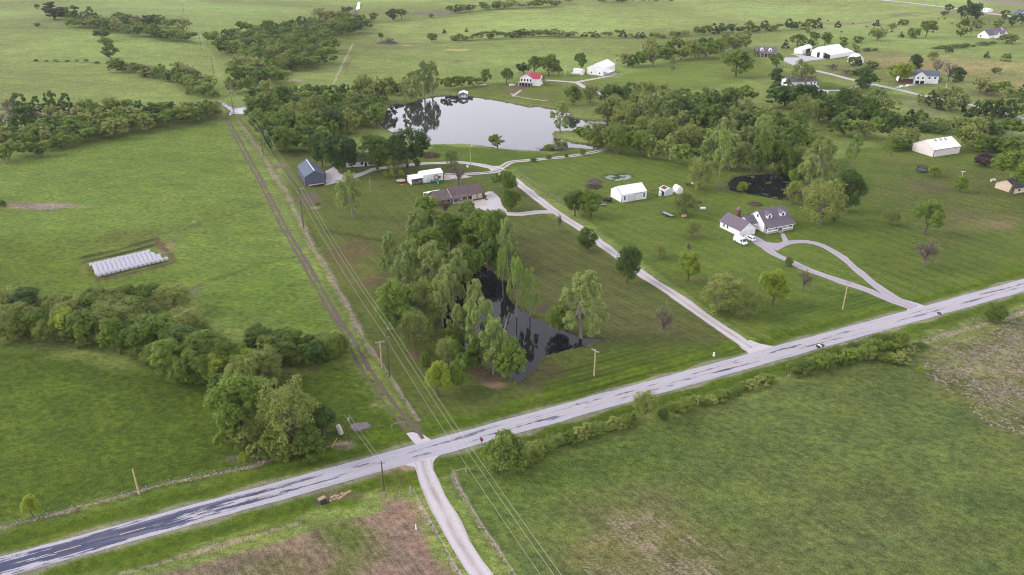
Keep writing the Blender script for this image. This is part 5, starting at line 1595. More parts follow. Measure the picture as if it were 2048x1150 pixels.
# --- brown ranch house
b = Bld('ranch_house', 'long brown-roofed brick ranch house with two garage doors', (876,414), (969,397.5), 10.5, 'house')
gx0, gy0 = b.loc(944,400); px0, py0 = b.loc(908,410); L = b.L
d1, d2 = px0, gx0
b.body(brick_mat, shingle_brown, 2.8, 5.4, 'x', x0=0, x1=d1, y0=1.2, y1=10.8, over=.5)
b.body(brick_mat, shingle_brown, 2.75, 5.7, 'x', x0=d1 + .02, x1=d2, y0=2.6, y1=11.2, over=.45)
b.body(brick_mat, shingle_brown, 2.8, 5.5, 'x', x0=d2 + .02, x1=L, y0=1.8, y1=10.6, over=.5)
b.add('porch_roof', MB().prism([(-.1, 2.45), (2.3, 3.0), (2.3, 3.12), (-.1, 2.57)], 'x', d1 - .1, d2 - .3), shingle_brown)
b.add('porch_floor', MB().box(d1, d2, .1, 2.6, 0, .35), concrete)
for i in range(5):
    x = d1 + .3 + i * (d2 - d1 - .6) / 4
    b.add('porch_post', MB().box(x - .09, x + .09, .2, .38, .3, 2.5), trim_white)
gw = (L - d2)
for u in (d2 + gw * .06, d2 + gw * .54): b.panel('garage_door', door_peach, 'front', u, u + gw * .40, 0, 2.35, pos=1.8)
b.panel('door', trim_white, 'front', (d1 + d2) / 2 - .5, (d1 + d2) / 2 + .5, .36, 2.4, pos=2.6)
for u in (d1 + 2, d1 + 4.2, d2 - 2): b.window('front', u, 1.1, 1.3, 1.2, pos=2.6)
b.panel('door', glass_mat, 'front', 2.2, 3.6, .1, 2.2, pos=1.2)
for u in (6, d1 - 2): b.window('front', u, 1, 1.3, 1.2, pos=1.2)
b.add('roof_edge_trim', MB().prism([(.75, 2.72), (6.0, 5.62), (6.0, 5.72), (.75, 2.84)], 'x', d1 - .25, d1 - .05), cream_siding)
b.add('patio_roof', MB().prism([(8.6, 3.9), (14.8, 2.5), (14.8, 2.6), (8.6, 4.0)], 'x', -1.0, d1 - .6), white_roof)
b.add('patio_roof', MB().prism([(1.2, 2.5), (7.4, 2.9), (7.4, 3.0), (1.2, 2.6)], 'x', -3.6, -.6), white_roof)
for y in (1.5, 7): b.add('patio_post', MB().box(-3.5, -3.35, y, y + .15, 0, 2.55), trim_white)
for x in (-.8, d1 * .5, d1 - 1): b.add('patio_post', MB().box(x, x + .15, 14.5, 14.65, 0, 2.5), trim_white)
# --- white barn in the middle
b = Bld('white_barn', 'white metal barn with sliding doors in the middle of the lawn', (1243,405.5), (1292.7,397), 0, 'barn', cdepth=(1221.5,393))
wh = H((1243,405.5), 390.5); rh = wh + 2.7
b.body(white_metal, white_roof, wh, rh, 'x', over=.12)
b.panel('sliding_door', mat('barn_door', (.66, .67, .69), .7, .06, 1), 'front', b.L * .26, b.L * .50, .1, wh * .84)
for u in (.255, .505, .775): b.add('door_edge', MB().box(b.L * u, b.L * u + .09, -.16, -.122, .05, wh * .86), grey_steel)
b.panel('sliding_door', door_mat, 'front', b.L * .52, b.L * .78, .1, wh * .90, t1=.12)
b.add('door_rail', MB().box(b.L * .5, b.L * .98, -.2, -.13, wh * .92, wh * .97), grey_steel)
for u in (b.L * .12, b.L * .89): b.window('front', u, 1.0, .7, 1.9)
b.add('corner_trim', MB().box(-.08, .1, -.08, .1, 0, wh - .1), black_metal)
b.add('gable_trim', MB().prism([(-.05, wh + .02), (b.D / 2, rh + .02), (b.D / 2, rh + .2), (-.05, wh + .18)], 'x', -.24, -.15), slate_metal)
# --- two little sheds beside it
b = Bld('lean_shed', 'small pale shed with a dark red roof patch and a cluttered open side', (1329,392), (1345,389.5), 0, 'shed', cdepth=(1317,386))
wh = H((1329,392), 382)
b.body(mat('pale_grey_siding', (.55, .60, .62), .8, .15, 1.2), mat('grey_white_roof', (.62, .61, .62), .8, .15, 1.2), wh, wh + .9, 'y', over=.2)
b.add('roof_patch', MB().prism([(b.L * .06, wh + .40), (b.L * .44, wh + 1.06), (b.L * .44, wh + 1.14), (b.L * .06, wh + .50)], 'y', b.D * .2, b.D * .85), mat('rusty_roof_sheet', S(128,74,66), .85, .3, 2))
b.panel('opening', dark_open, 'left', b.D * .12, b.D * .72, .05, wh * .75)
b = Bld('round_topped_shed', 'small white round-topped shed behind the lawn barn', (1353.5,388), (1365.5,386.5), 0, 'shed', cdepth=(1345,382.5))
r = b.L / 2
arc = [(r - r * math.cos(a), 1.3 + (H((1353.5,388), 374) - 1.3) * math.sin(a)) for a in np.linspace(0, math.pi, 11)]
b.add('shell', MB().prism([(0, 0)] + [(0, 1.3)] + arc[1:-1] + [(b.L, 1.3), (b.L, 0)], 'y', 0, b.D), tan_metal if False else white_metal)
b.panel('door', door_mat, 'front', b.L * .3, b.L * .7, .05, 2.0)
# --- white house with dormers
b = Bld('dormer_house', 'white house with two dormers, front porch and red brick chimney', (1480,474), (1509.5,467.5), 0, 'house', cdepth=(1441.5,453.5))
gl, gd = b.L, b.D
wh = H((1480,474), 460.5); rh = H((1496,470.5), 444)
b.body(white_siding, shingle_grey, wh, rh, 'y', over=.5)
b.panel('garage_door', door_mat, 'front', gl * .12, gl * .46, .05, 2.5)
b.panel('garage_door', door_mat, 'front', gl * .54, gl * .88, .05, 2.5)
for y in (gd * .62, gd * .8): b.window('left', y, 1.1, .7, 1.4)
hx0, hy0 = b.loc(1534,468.4); hx1, hy1 = b.loc(1585.5,458.8)
hd = 12.5; py = 2.3
ew = H((1534,468.4), 456.5); er = ew + 5.4
ang = math.atan2(hy1 - hy0, hx1 - hx0); hl = math.hypot(hx1 - hx0, hy1 - hy0)
# the main block keeps its own heading: its parts are built in its own frame and turned into the house's
class Sub(Bld):
    def __init__(s, root, x, y, rz, L, D):
        s.o = root; s.L, s.D = L, D; s.m = Matrix.Translation((x, y, 0)) @ Matrix.Rotation(rz, 4, 'Z')
h = Sub(b.o, hx0, hy0, ang, hl, hd)
before = set(b.o.children)
h.body(white_siding, shingle_grey, 4.2, er, 'x', x0=0, x1=hl, y0=py, y1=hd, over=.5)
h.add('porch_roof', MB().prism([(-.45, ew - .1), (py + .2, 4.35), (py + .2, 4.55), (-.45, ew + .1)], 'x', -.5, hl + .5), shingle_grey)
h.add('porch_floor', MB().box(0, hl, 0, py, 0, .5), concrete)
for i in range(6):
    x = .2 + i * (hl - .4) / 5
    h.add('porch_post', MB().box(x - .13, x + .13, .05, .31, .4, ew), trim_white)
for i in range(5):
    if i == 2: continue
    x = .2 + i * (hl - .4) / 5
    h.add('porch_rail', MB().box(x + .13, x + (hl - .4) / 5 - .13, .12, .2, .75, 1.35), white_siding)
h.add('porch_step', MB().box(hl * .42, hl * .58, -.9, 0, 0, .3), concrete)
h.panel('door', rust, 'front', hl * .46, hl * .53, .5, 2.6, pos=py)
for u in (.10, .2, .31, .67, .77, .88): h.window('front', hl * u, 1.2, .9, 1.5, pos=py)
sl_ = (er - 4.2) / (hd / 2 - py / 2)
for u in (.24, .76):
    x = hl * u; w = 1.35; y0 = py + 1.2
    zb = 4.2 + (1.2) * sl_ * .98; top = zb + 1.9
    dm = MB().prism([(x - w, zb), (x + w, zb), (x + w, zb + 1.5), (x, zb + 2.5), (x - w, zb + 1.5)], 'y', y0, y0 + 3.2).build('dormer', white_siding, b.o)
    rf = MB()
    for sg in (-1, 1):
        rf.prism([(x + sg * (w + .25), zb + 1.42), (x, zb + 2.58), (x, zb + 2.72), (x + sg * (w + .25), zb + 1.56)], 'y', y0 - .25, y0 + 3.9)
    rf.build('dormer_roof', shingle_grey, dm)
    MB().box(x - .45, x + .45, y0 - .07, y0 - .002, zb + .35, zb + 1.5).build('pane', glass_mat, dm)
h.window('left', hd * .55, 1.2, .9, 1.4, pos=0); h.window('left', hd * .55, 5.2, .8, 1.2, pos=0)
for c in set(b.o.children) - before: c.matrix_local = h.m
b.body(white_siding, shingle_grey, 2.9, 5.2, 'x', x0=gl - .1, x1=hx0 + .6, y0=gd * .30, y1=gd * .85, over=.3)
b.window('front', (gl + hx0) / 2, 1.0, 1.0, 1.2, pos=gd * .30)
cx_, cy_ = (gl + hx0) / 2 - 1.6, gd * .85
ch = b.add('chimney', MB().box(cx_ - .8, cx_ + .8, cy_ + .1, cy_ + 1.3, 0, 6.9), brick_mat)
MB().box(cx_ - .92, cx_ + .92, cy_, cy_ + 1.4, 6.9, 7.1).box(cx_ - .35, cx_ + .35, cy_ + .3, cy_ + 1.0, 7.1, 7.7).build('chimney_cap', rock_grey, ch)
for (x, y) in ((hl * .35, hd * .62), (hl * .62, hd * .7)):
    v = MB().lathe([(.12, 0), (.12, .7), (.18, .72), (.18, .85)], 8, (x, y, er - abs(y - (py + hd) / 2) * sl_ - .1)).build('roof_vent', grey_steel, b.o); v.matrix_local = h.m
g_ = MB().box(-.5, hl + .5, -.56, -.46, ew - .12, ew + .04).build('gutter', trim_white, b.o); g_.matrix_local = h.m
b.add('downpipe', MB().box(-.12, -.02, .1, .22, 0, wh), grey_steel)
# --- tan barn
b = Bld('tan_barn', 'tan metal barn with a white roof in front of the scrub', (1866,314.3), (1918,306.3), 0, 'barn', cdepth=(1822.5,301))
wh = H((1866,314.3), 300); rh = wh + 3.6
b.body(tan_metal, white_roof, wh, rh, 'x', over=.25)
b.add('corner_trim', MB().box(-.1, .12, -.1, .12, 0, wh - .1), black_metal)
b.panel('door', door_mat, 'front', .6, 1.6, .05, 2.2)
b.add('gutter', MB().box(-.3, b.L + .3, -.42, -.28, wh - .18, wh - .02), black_metal)
for t in (.30, .5, .68):
    y0, y1 = b.D * .36, b.D * .47
    z = lambda y: wh + (rh - wh) * y / (b.D / 2) + .24
    b.add('roof_vent', MB().prism([(y0, z(y0)), (y1, z(y1)), (y1, z(y1) - .08), (y0, z(y0) - .08)], 'x', b.L * t, b.L * t + .9), slate_metal)
# --- house at the right edge
b = Bld('tan_house', 'tan house with a dark roof half behind the big tree at right edge', (2028,388), (2085,377), 10, 'house')
b.body(cream_siding, shingle_dark, 3.0, 5.6, 'x', over=.6)
for u in (3, 7): b.window('front', u, 1.0, 1.4, 1.2)
b.add('chimney', MB().box(8, 9, 5.5, 6.5, 4, 7), brick_mat)
# --- white building beyond the lake
b = Bld('white_workshop', 'large white workshop with a grey roof slope beyond the lake', (1174,148.5), (1206,151.8), 24, 'building')
wh = H((1174,148.5), 134.5); rh = wh + 3.4
b.body(white_metal, white_roof, wh, rh, 'y', over=.2)
b.add('porch_roof', MB().prism([(b.L, 3.4), (b.L + 4.2, 2.7), (b.L + 4.2, 2.85), (b.L, 3.55)], 'y', .3, 12), white_roof)
for y in (.5, 6, 11.8): b.add('porch_post', MB().box(b.L + 3.9, b.L + 4.1, y, y + .2, 0, 2.7), trim_white)
b.window('front', 4, 1.2, 1.0, 1.2); b.window('front', b.L - 3, 1.2, 1.0, 1.2)
b.panel('garage_door', door_mat, 'right', 13, 17, .05, 3.2)
b = Bld('white_container', 'small white box-shaped store beside the large white workshop', (1146,148), (1163,150.3), 4.5, 'container')
wh = H((1146,148), 138.2)
b.body(white_metal, white_roof, wh, wh + .5, 'x', over=.05)
b.panel('door', door_mat, 'left', 1, 3.4, .1, 2.4)
# --- red roofed house on the lake
b = Bld('red_roofed_house', 'white lake house with a red roof and a raised front deck', (1037,172.5), (1062,174.2), 17, 'house')
L = b.L
b.body(white_siding, red_roof, 6.0, 8.8, 'y', y0=3.4, y1=17, over=.6)
b.body(white_siding, red_roof, 5.6, 8.4, 'x', x0=L * .45, x1=L + 5.0, y0=5, y1=15, over=.6)
b.add('basement_wall', MB().box(.02, L - .02, 3.3, 3.42, 0, 2.6), rust)
b.add('deck', MB().box(-.2, L + .2, 0, 3.4, 2.6, 2.85), concrete)
for i in range(5): b.add('deck_post', MB().box(i * (L - .2) / 4, i * (L - .2) / 4 + .2, .05, .25, 0, 2.6), trim_white)
b.add('deck_rail', MB().box(-.2, L + .2, -.02, .05, 3.55, 3.7).box(-.2, L + .2, -.02, .05, 3.15, 3.2), trim_white)
for i in range(7): b.add('baluster', MB().box(i * L / 6 - .05, i * L / 6 + .05, -.02, .06, 2.85, 3.6), trim_white)
for u in (.14, .38, .62, .86): b.window('front', L * u, 3.3, 1.3, 1.8, pos=3.4)
for u in (.25, .7): b.panel('opening', dark_open, 'front', L * u - 2, L * u + 2, .1, 2.3, pos=3.3)
for y in (6.5, 10): b.window('right', y, 3.4, 1.2, 1.3, pos=L + 5.0)
# --- farmhouse far behind
b = Bld('grey_farmhouse', 'far grey-roofed farmhouse with a white dormer', (1510,113), (1552,114), 10, 'house')
b.body(brick_mat, shingle_grey, 3.2, 8.0, 'x', over=.6)
for u in (.3, .7):
    x = b.L * u
    dm = b.add('dormer', MB().prism([(x - 1.6, 4.6), (x + 1.6, 4.6), (x + 1.6, 6.2), (x, 7.5), (x - 1.6, 6.2)], 'y', .9, 4.5), white_siding)
    MB().box(x - .5, x + .5, .82, .898, 5.0, 6.2).build('pane', glass_mat, dm)
for i in range(6): b.add('porch_post', MB().box(1 + i * (b.L - 2) / 5, 1.3 + i * (b.L - 2) / 5, -1.5, -1.2, 0, 2.9), trim_white)
b.add('porch_roof', MB().prism([(-1.8, 2.9), (.1, 3.5), (.1, 3.65), (-1.8, 3.05)], 'x', 0, b.L), shingle_grey)
b.panel('door', dark_open, 'front', b.L * .48, b.L * .53, .05, 2.3)
for u in (.15, .35, .65, .85): b.window('front', b.L * u, 1, 1.5, 1.6)
# --- pair of white barns
b = Bld('white_garage_barn', 'smaller of two white barns on the gravel pad, with two pale doors', (1587,107), (1604,109), 22, 'barn')
b.body(white_metal, white_roof, 4.2, 6.0, 'y', over=.3)
for u in (.1, .52): b.panel('garage_door', trim_white, 'front', b.L * u, b.L * (u + .36), .05, 3.2)
b.panel('opening', dark_open, 'right', 8, 18, .05, 3.4)
b = Bld('white_machine_barn', 'larger of two white barns on the gravel pad, dark doorway and long lean-to', (1622,112), (1645,116), 30, 'barn')
b.body(white_metal, white_roof, 5.0, 8.6, 'y', over=.3)
b.panel('opening', dark_open, 'front', b.L * .50, b.L * .72, .05, 4.2)
b.add('lean_to_roof', MB().prism([(b.L, 5.1), (b.L + 7.5, 3.4), (b.L + 7.5, 3.55), (b.L, 5.25)], 'y', 0, 34), white_roof)
b.add('lean_to_wall', MB().box(b.L + 7.3, b.L + 7.45, 0, 34, 0, 3.45), white_metal)
b.panel('opening', dark_open, 'front', b.L + .2, b.L + 7.2, .05, 3.2, pos=2)
b = Bld('white_shed', 'small white peaked shed behind a dark conical evergreen', (1707,127), (1727,126), 9, 'shed')
b.body(white_metal, white_roof, 3.5, 7.4, 'y', over=.4)
b.panel('opening', dark_open, 'front', 3, 8, .05, 2.6)
# --- blue roofed house
b = Bld('blue_roofed_house', 'white two-storey house with a blue-grey roof and open garage', (1827,167.5), (1850,168.5), 11, 'house')
L = b.L
b.body(white_siding, shingle_blue, 6.2, 9.4, 'y', y0=0, y1=11, over=.6)
b.body(white_siding, shingle_blue, 6.0, 8.8, 'x', x0=-10, x1=L + 9.5, y0=3.5, y1=13, over=.6)
for u in (.12, .55): b.panel('garage_opening', dark_open, 'front', L * u, L * (u + .33), .05, 2.5)
b.add('brick_base', MB().box(-10.05, -.02, 3.3, 3.45, 0, 2.8), brick_mat)
for u in (.3, .7): b.window('front', L * u, 3.8, 1.0, 1.4)
for x in (L + 3, L + 7): b.window('front', x, 3.6, 1.3, 1.3, pos=3.5)
for x in (-8, -4): b.window('front', x, 3.6, 1.3, 1.3, pos=3.5)
# --- house behind the olive tree
b = Bld('half_hidden_house', 'small white house showing beside the large olive tree above the wood', (1576,178), (1632,176), 11, 'house')
b.body(white_siding, shingle_grey, 5.4, 7.6, 'x', over=.9)
b.add('lower_wall', MB().box(.05, b.L - .05, -.1, -.02, 0, 2.4), cream_siding)
for u in (.6, .8, .92): b.window('front', b.L * u, 3.4, 1.3, 1.2)
b.panel('opening', dark_open, 'front', b.L * .82, b.L * .98, .05, 2.2, t1=.14)
# --- upper right house
b = Bld('grey_roofed_house', 'white house with a purplish grey roof at the upper right', (1954,75), (1976,77.3), 40, 'house')
L = b.L; b.o.rotation_euler.z += 0
b.body(white_siding, shingle_grey, 3.6, 8.0, 'y', over=.6)
b.body(white_siding, shingle_grey, 3.6, 6.6, 'x', x0=L * .7, x1=L + 3.5, y0=9, y1=17, over=.5)
b.body(white_siding, shingle_grey, 3.6, 6.6, 'x', x0=L * .7, x1=L + 3.5, y0=24, y1=32, over=.5)
b.add('roof_strip', MB().prism([(L / 2, 8.2), (L + .8, 3.6), (L + .8, 3.8), (L / 2, 8.4)], 'y', 33, 34), white_roof)
b.window('front', L * .3, 1.2, 1.4, 1.6)
b = Bld('blue_roofed_cottage', 'far cottage with a blue roof among trees at the right edge', (2027,33), (2040,34), 14, 'house')
b.body(white_siding, shingle_blue, 3.4, 8.0, 'x', over=.6)
b.window('front', 3, 1.2, 1.4, 1.4)
b = Bld('white_trailer_home', 'far white oblong building beside the dark farmstead trees', (1965,22.5), (1975,24), 7, 'building')
b.body(white_metal, white_roof, 3.4, 4.2, 'x', over=.3)
b.window('front', 3, 1.2, 1.4, 1.4)
# --- boat dock
a = P(917.5, 195); bb = P(935, 195.4)
o = empty('boat_dock', (a.x, a.y, WATERS['lake'][1]), 0.0); L = bb.x - a.x
tag(o, 'small boat dock with a white peaked canopy on the far shore of the lake', 'dock')
MB().box(0, L, 0, 7, .15, .45).build('deck', post_grey, o)
MB().prism([(-.2, 3.1), (L / 2, 4.3), (L + .2, 3.1), (L + .2, 2.9), (L / 2, 4.1), (-.2, 2.9)], 'y', -.2, 7.2).build('canopy', white_roof, o)
MB().box(0, L, 6.9, 7.0, .45, 2.9).build('back_wall', grey_steel, o)
for x in (0, L * .33, L * .66, L - .15):
    MB().box(x, x + .15, 0, .15, -.6, 3.0).build('post', trim_white, o)
MB().prism([(L * .2, .5), (L * .5, .35), (L * .8, .5), (L * .75, 1.2), (L * .25, 1.2)], 'y', 1, 6).build('boat_hull', white_paint, o)

# ------------------------------------------------------------------ vehicles
def wheels(root, xs, y, r, w=.22):
    for x in xs:
        for sy in (-1, 1):
            me = MB().lathe([(r * .3, -w / 2), (r * .95, -w / 2), (r, -w * .3), (r, w * .3), (r * .95, w / 2), (r * .3, w / 2)], 14)
            o = me.build('wheel', tyre, root); o.location = (x, sy * y, r); o.rotation_euler = (R(90), 0, 0)
            MB().lathe([(r * .05, -w * .55), (r * .55, -w * .55), (r * .55, w * .55), (r * .05, w * .55)], 10).build('rim', grey_steel, o)

def side_body(prof, w, name, m, root, inset=0.0):
    """body from a side outline (x, z), a little narrower towards the roof"""
    mb = MB(); n = len(prof); zt = max(p[1] for p in prof); vs = []
    for sy in (-1, 1):
        for x, z in prof:
            k = 1 - inset * max(0, (z - 1.0)) / max(.1, zt - 1.0)
            vs.append((x, sy * w / 2 * k, z))
    f = [tuple(range(n)), tuple(range(2 * n - 1, n - 1, -1))] + [(i, (i + 1) % n, (i + 1) % n + n, i + n) for i in range(n)]
    mb.add(vs, f)
    return mb.build(name, m, root)

def glass_strip(root, name, pts, m=None):
    mb = MB(); mb.add(pts, [tuple(range(len(pts)))]); return mb.build(name, m or glass_mat, root)

def make_suv(px, py, heading, label, name='parked_suv', L=4.7, Hh=1.75):
    p = P(px, py); o = empty(name, (p.x, p.y, p.z + .05), heading); tag(o, label, 'car')
    side_body([(-L / 2, .35), (L / 2, .35), (L / 2, .85), (L * .46, 1.0), (L * .26, 1.1), (L * .12, Hh), (-L * .42, Hh), (-L * .49, 1.1), (-L / 2, .9)], 1.85, 'body', car_white, o, .22)
    for sy in (-1, 1):
        q = lambda x, z: (x, sy * (1.85 / 2 * (1 - .22 * (z - 1) / (Hh - 1)) + .012), z)
        glass_strip(o, 'side_window', [q(L * .21, 1.12), q(L * .10, Hh - .14), q(-L * .40, Hh - .14), q(-L * .46, 1.14)])
    glass_strip(o, 'windscreen', [(L * .262, -.78, 1.13), (L * .262, .78, 1.13), (L * .135, .70, Hh - .05), (L * .135, -.70, Hh - .05)])
    glass_strip(o, 'rear_window', [(-L * .492, -.72, 1.16), (-L * .492, .72, 1.16), (-L * .432, .66, Hh - .08), (-L * .432, -.66, Hh - .08)])
    for sy in (-1, 1): MB().box(L * .49, L * .505, sy * .75 - .15, sy * .75 + .15, .65, .82).build('headlight', glass_mat, o)
    wheels(o, (-L * .3, L * .31), .84, .36)
    return o

def make_van(px, py, heading, label):
    p = P(px, py); o = empty('parked_van', (p.x, p.y, p.z + .05), heading); tag(o, label, 'van')
    L = 6.2; Hh = 2.6
    side_body([(-L / 2, .4), (L / 2, .4), (L / 2, .95), (L * .47, 1.1), (L * .36, 1.3), (L * .25, Hh * .9), (L * .20, Hh), (-L * .49, Hh), (-L / 2, Hh * .9)], 2.05, 'body', car_white, o, .10)
    glass_strip(o, 'windscreen', [(L * .362, -.88, 1.34), (L * .362, .88, 1.34), (L * .262, .82, Hh * .88), (L * .262, -.82, Hh * .88)])
    for sy in (-1, 1):
        q = lambda x, z: (x, sy * (2.05 / 2 * (1 - .10 * (z - 1) / (Hh - 1)) + .012), z)
        glass_strip(o, 'side_window', [q(L * .31, 1.35), q(L * .23, 2.1), q(L * .12, 2.1), q(L * .12, 1.35)])
        MB().box(L * .26, L * .30, sy * 1.1 - .12, sy * 1.1 + .12, 1.3, 1.55).build('mirror', black_metal, o)
        MB().box(L * .485, L * .505, sy * .8 - .16, sy * .8 + .16, .7, .92).build('headlight', glass_mat, o)
    MB().box(L * .49, L * .51, -.6, .6, .55, .85).build('grille', grey_steel, o)
    MB().box(L * .48, L * .52, -1.0, 1.0, .38, .52).build('bumper', grey_steel, o)
    wheels(o, (-L * .31, L * .30), .92, .4)
    return o

def head(a, b):
    d = P(*b) - P(*a); return math.atan2(d.y, d.x)
hv = head((1468,474), (1500,489))
make_van(1480.5, 486.5, hv, 'white van parked at the corner of the white garage')
make_suv(1499.5, 479.5, hv + math.pi, 'white car parked between the van and the garage doors')
make_suv(1633, 175.5, head((1625,173), (1642,178)), 'white car parked beside the half-hidden house', 'parked_car', 4.6, 1.5)
make_suv(1803, 174.5, head((1795,176), (1815,171)), 'left of two white cars before the blue-roofed house', 'parked_car', 4.6, 1.55)
make_suv(1816, 172.5, head((1795,176), (1815,171)), 'right of two white cars before the blue-roofed house', 'parked_car', 4.6, 1.55)
make_suv(1024.5, 172, head((1020,172), (1030,171)), 'pale car at the left corner of the red-roofed house', 'parked_car', 4.4, 1.5)

def make_trailer(px, py, hd, label, L, w, m, sides=0.0, load=None, wheels_x=(-.5, .5)):
    p = P(px, py); o = empty('trailer', (p.x, p.y, p.z), hd); tag(o, label, 'trailer')
    MB().box(-L / 2, L / 2, -w / 2, w / 2, .6, .72).build('bed', m, o)
    MB().tube([(L / 2, -w / 2 + .1, .62), (L / 2 + 1.3, 0, .55)], .06).tube([(L / 2, w / 2 - .1, .62), (L / 2 + 1.3, 0, .55)], .06).build('tongue', black_metal, o)
    if sides:
        for sy in (-1, 1): MB().box(-L / 2, L / 2, sy * w / 2 - .05, sy * w / 2 + .05, .72, .72 + sides).build('side_panel', black_metal, o)
        MB().box(-L / 2 - .05, -L / 2 + .05, -w / 2, w / 2, .72, .72 + sides).build('tailgate', black_metal, o)
        MB().box(L / 2 - .05, L / 2 + .05, -w / 2, w / 2, .72, .72 + sides).build('headboard', black_metal, o)
    else:
        for i in range(9):
            x = -L / 2 + (i + .5) * L / 9
            MB().box(x - L / 20, x + L / 20, -w / 2 + .05, w / 2 - .05, .723, .76).build('plank', m, o)
        for sy in (-1, 1): MB().box(-L / 2, L / 2, sy * w / 2 - .04, sy * w / 2 + .04, .6, .9).build('side_rail', black_metal, o)
    if load: MB().box(-L / 2 + .15, L / 2 - .15, -w / 2 + .15, w / 2 - .15, .73, .72 + sides * .7).build('load', load, o)
    for sy in (-1, 1): MB().box(-1.1, 1.1, sy * (w / 2 + .14) - .14, sy * (w / 2 + .14) + .14, .72, .8).build('mudguard', black_metal, o)
    wheels(o, wheels_x, w / 2 + .14, .36)
    return o
make_trailer(1212.5, 402.5, head((1204,400), (1222,404)), 'black dump trailer with white wheels left of the white barn', 4.6, 2.1, black_metal, .9, rust)
make_trailer(1335, 431, head((1345,434), (1326,426)), 'long flatbed trailer lying on the lawn left of the white house', 6.2, 2.2, grey_steel)
make_trailer(634, 371.5, head((616,373), (648,368)), 'long pale trailer parked along the dark shed\'s front', 7.5, 2.2, mat('pale_pink_deck', S(206,176,164), .8, .1, 1))

def simple(name, label, cat, px, py, rz=0.0, group=None):
    p = P(px, py); o = empty(name, (p.x, p.y, gz(p.x, p.y)), rz); tag(o, label, cat, group); return o
# trampolines
def trampoline(px, py, r, label, pad, leg=.85):
    o = simple('trampoline', label, 'trampoline', px, py)
    MB().lathe([(r - .45, leg - .02), (r, leg - .02), (r, leg + .06), (r - .45, leg + .06)], 24).build('frame_pad', pad, o)
    MB().lathe([(.02, leg + .03), (r - .45, leg + .03), (r - .45, leg + .05), (.02, leg + .05)], 24).build('mat', net_mat, o)
    for i in range(8):
        a = i * math.pi / 4
        MB().tube([((r + .05) * math.cos(a), (r + .05) * math.sin(a), 0), ((r + .05) * math.cos(a), (r + .05) * math.sin(a), leg + 1.8)], .04).build('pole', black_metal, o)
    net = MB()
    for i in range(48):
        a = i * math.pi / 24; b_ = (i + 1) * math.pi / 24
        x, y, x2, y2 = r * math.cos(a), r * math.sin(a), r * math.cos(b_), r * math.sin(b_)
        net.tube([(x, y, leg), (x, y, leg + 1.75)], .022, 3, False)
        for z in np.linspace(leg + .15, leg + 1.75, 9): net.tube([(x, y, z), (x2, y2, z)], .02, 3, False)
    net.build('net', net_mat, o)
    return o
trampoline(801.5, 364, 2.5, 'round trampoline with a pale pink rim left of the white shed', pink_pad)
trampoline(1843, 343, 2.5, 'dark blue trampoline with a net on the right-hand lawn', blue_pad)
trampoline(1876, 162, 2.4, 'far dark trampoline beside the blue-roofed house', blue_pad)
# play set with slides
o = simple('play_set', 'wooden play set with two green slides in front of the white shed', 'play set', 873, 365, .15)
for x in (-1, 1):
    for y in (-1, 1): MB().box(x - .07, x + .07, y - .07, y + .07, 0, 3.0).build('post', play_wood, o)
MB().box(-1.1, 1.1, -1.1, 1.1, 1.5, 1.6).build('platform', play_wood, o)
MB().prism([(-1.3, 2.9), (0, 3.9), (1.3, 2.9), (1.2, 2.8), (0, 3.75), (-1.2, 2.8)], 'y', -1.2, 1.2).build('roof', play_wood, o)
MB().prism([(-1.1, 1.6), (-1.0, 1.45), (-3.6, .15), (-3.9, .2), (-3.9, .35), (-3.6, .3)], 'y', -1.1, .1).build('slide', green_plastic, o)
MB().prism([(-1.1, 1.6), (-1.0, 1.45), (-3.4, .15), (-3.8, .2), (-3.8, .35), (-3.4, .3)], 'x', .0, 1.0).build('slide', green_plastic, o)
MB().box(-2.9, -2.2, -.9, .1, .9, 1.6).build('slide_side', green_plastic, o)
MB().tube([(1, 0, 2.8), (4.2, 0, 2.8)], .08).tube([(4.2, -1.2, 0), (4.2, 0, 2.8), (4.2, 1.2, 0)], .08).build('swing_beam', play_wood, o)
for x in (2, 3.2): MB().box(x - .25, x + .25, -.12, .12, .5, .56).tube([(x - .22, 0, .55), (x - .22, 0, 2.8)], .02, 4).tube([(x + .22, 0, .55), (x + .22, 0, 2.8)], .02, 4).build('swing', blue_pad, o)
# ball, basketball hoop, person and small yard things
o = simple('ball', 'orange ball on the grass in front of the pink-rimmed trampoline', 'ball', 803.5, 371)
me = MB(); me.rock((0, 0, .4), .4, 3, 1.0); o2 = me.build('shell', orange_mat, o, True)
o = simple('basketball_hoop', 'portable basketball hoop on the concrete by the ranch garage', 'basketball hoop', 973, 400, .3)
MB().box(-.5, .5, -.3, .3, 0, .3).build('base', black_metal, o)
MB().tube([(0, 0, .2), (0, -.1, 3.3)], .09).build('pole', grey_steel, o)
MB().box(-.9, .9, -.55, -.48, 2.7, 3.8).build('backboard', white_paint, o)
MB().lathe([(.22, -.02), (.26, -.02), (.26, .02), (.22, .02)], 12, (0, -.8, 3.0)).build('rim', orange_mat, o)

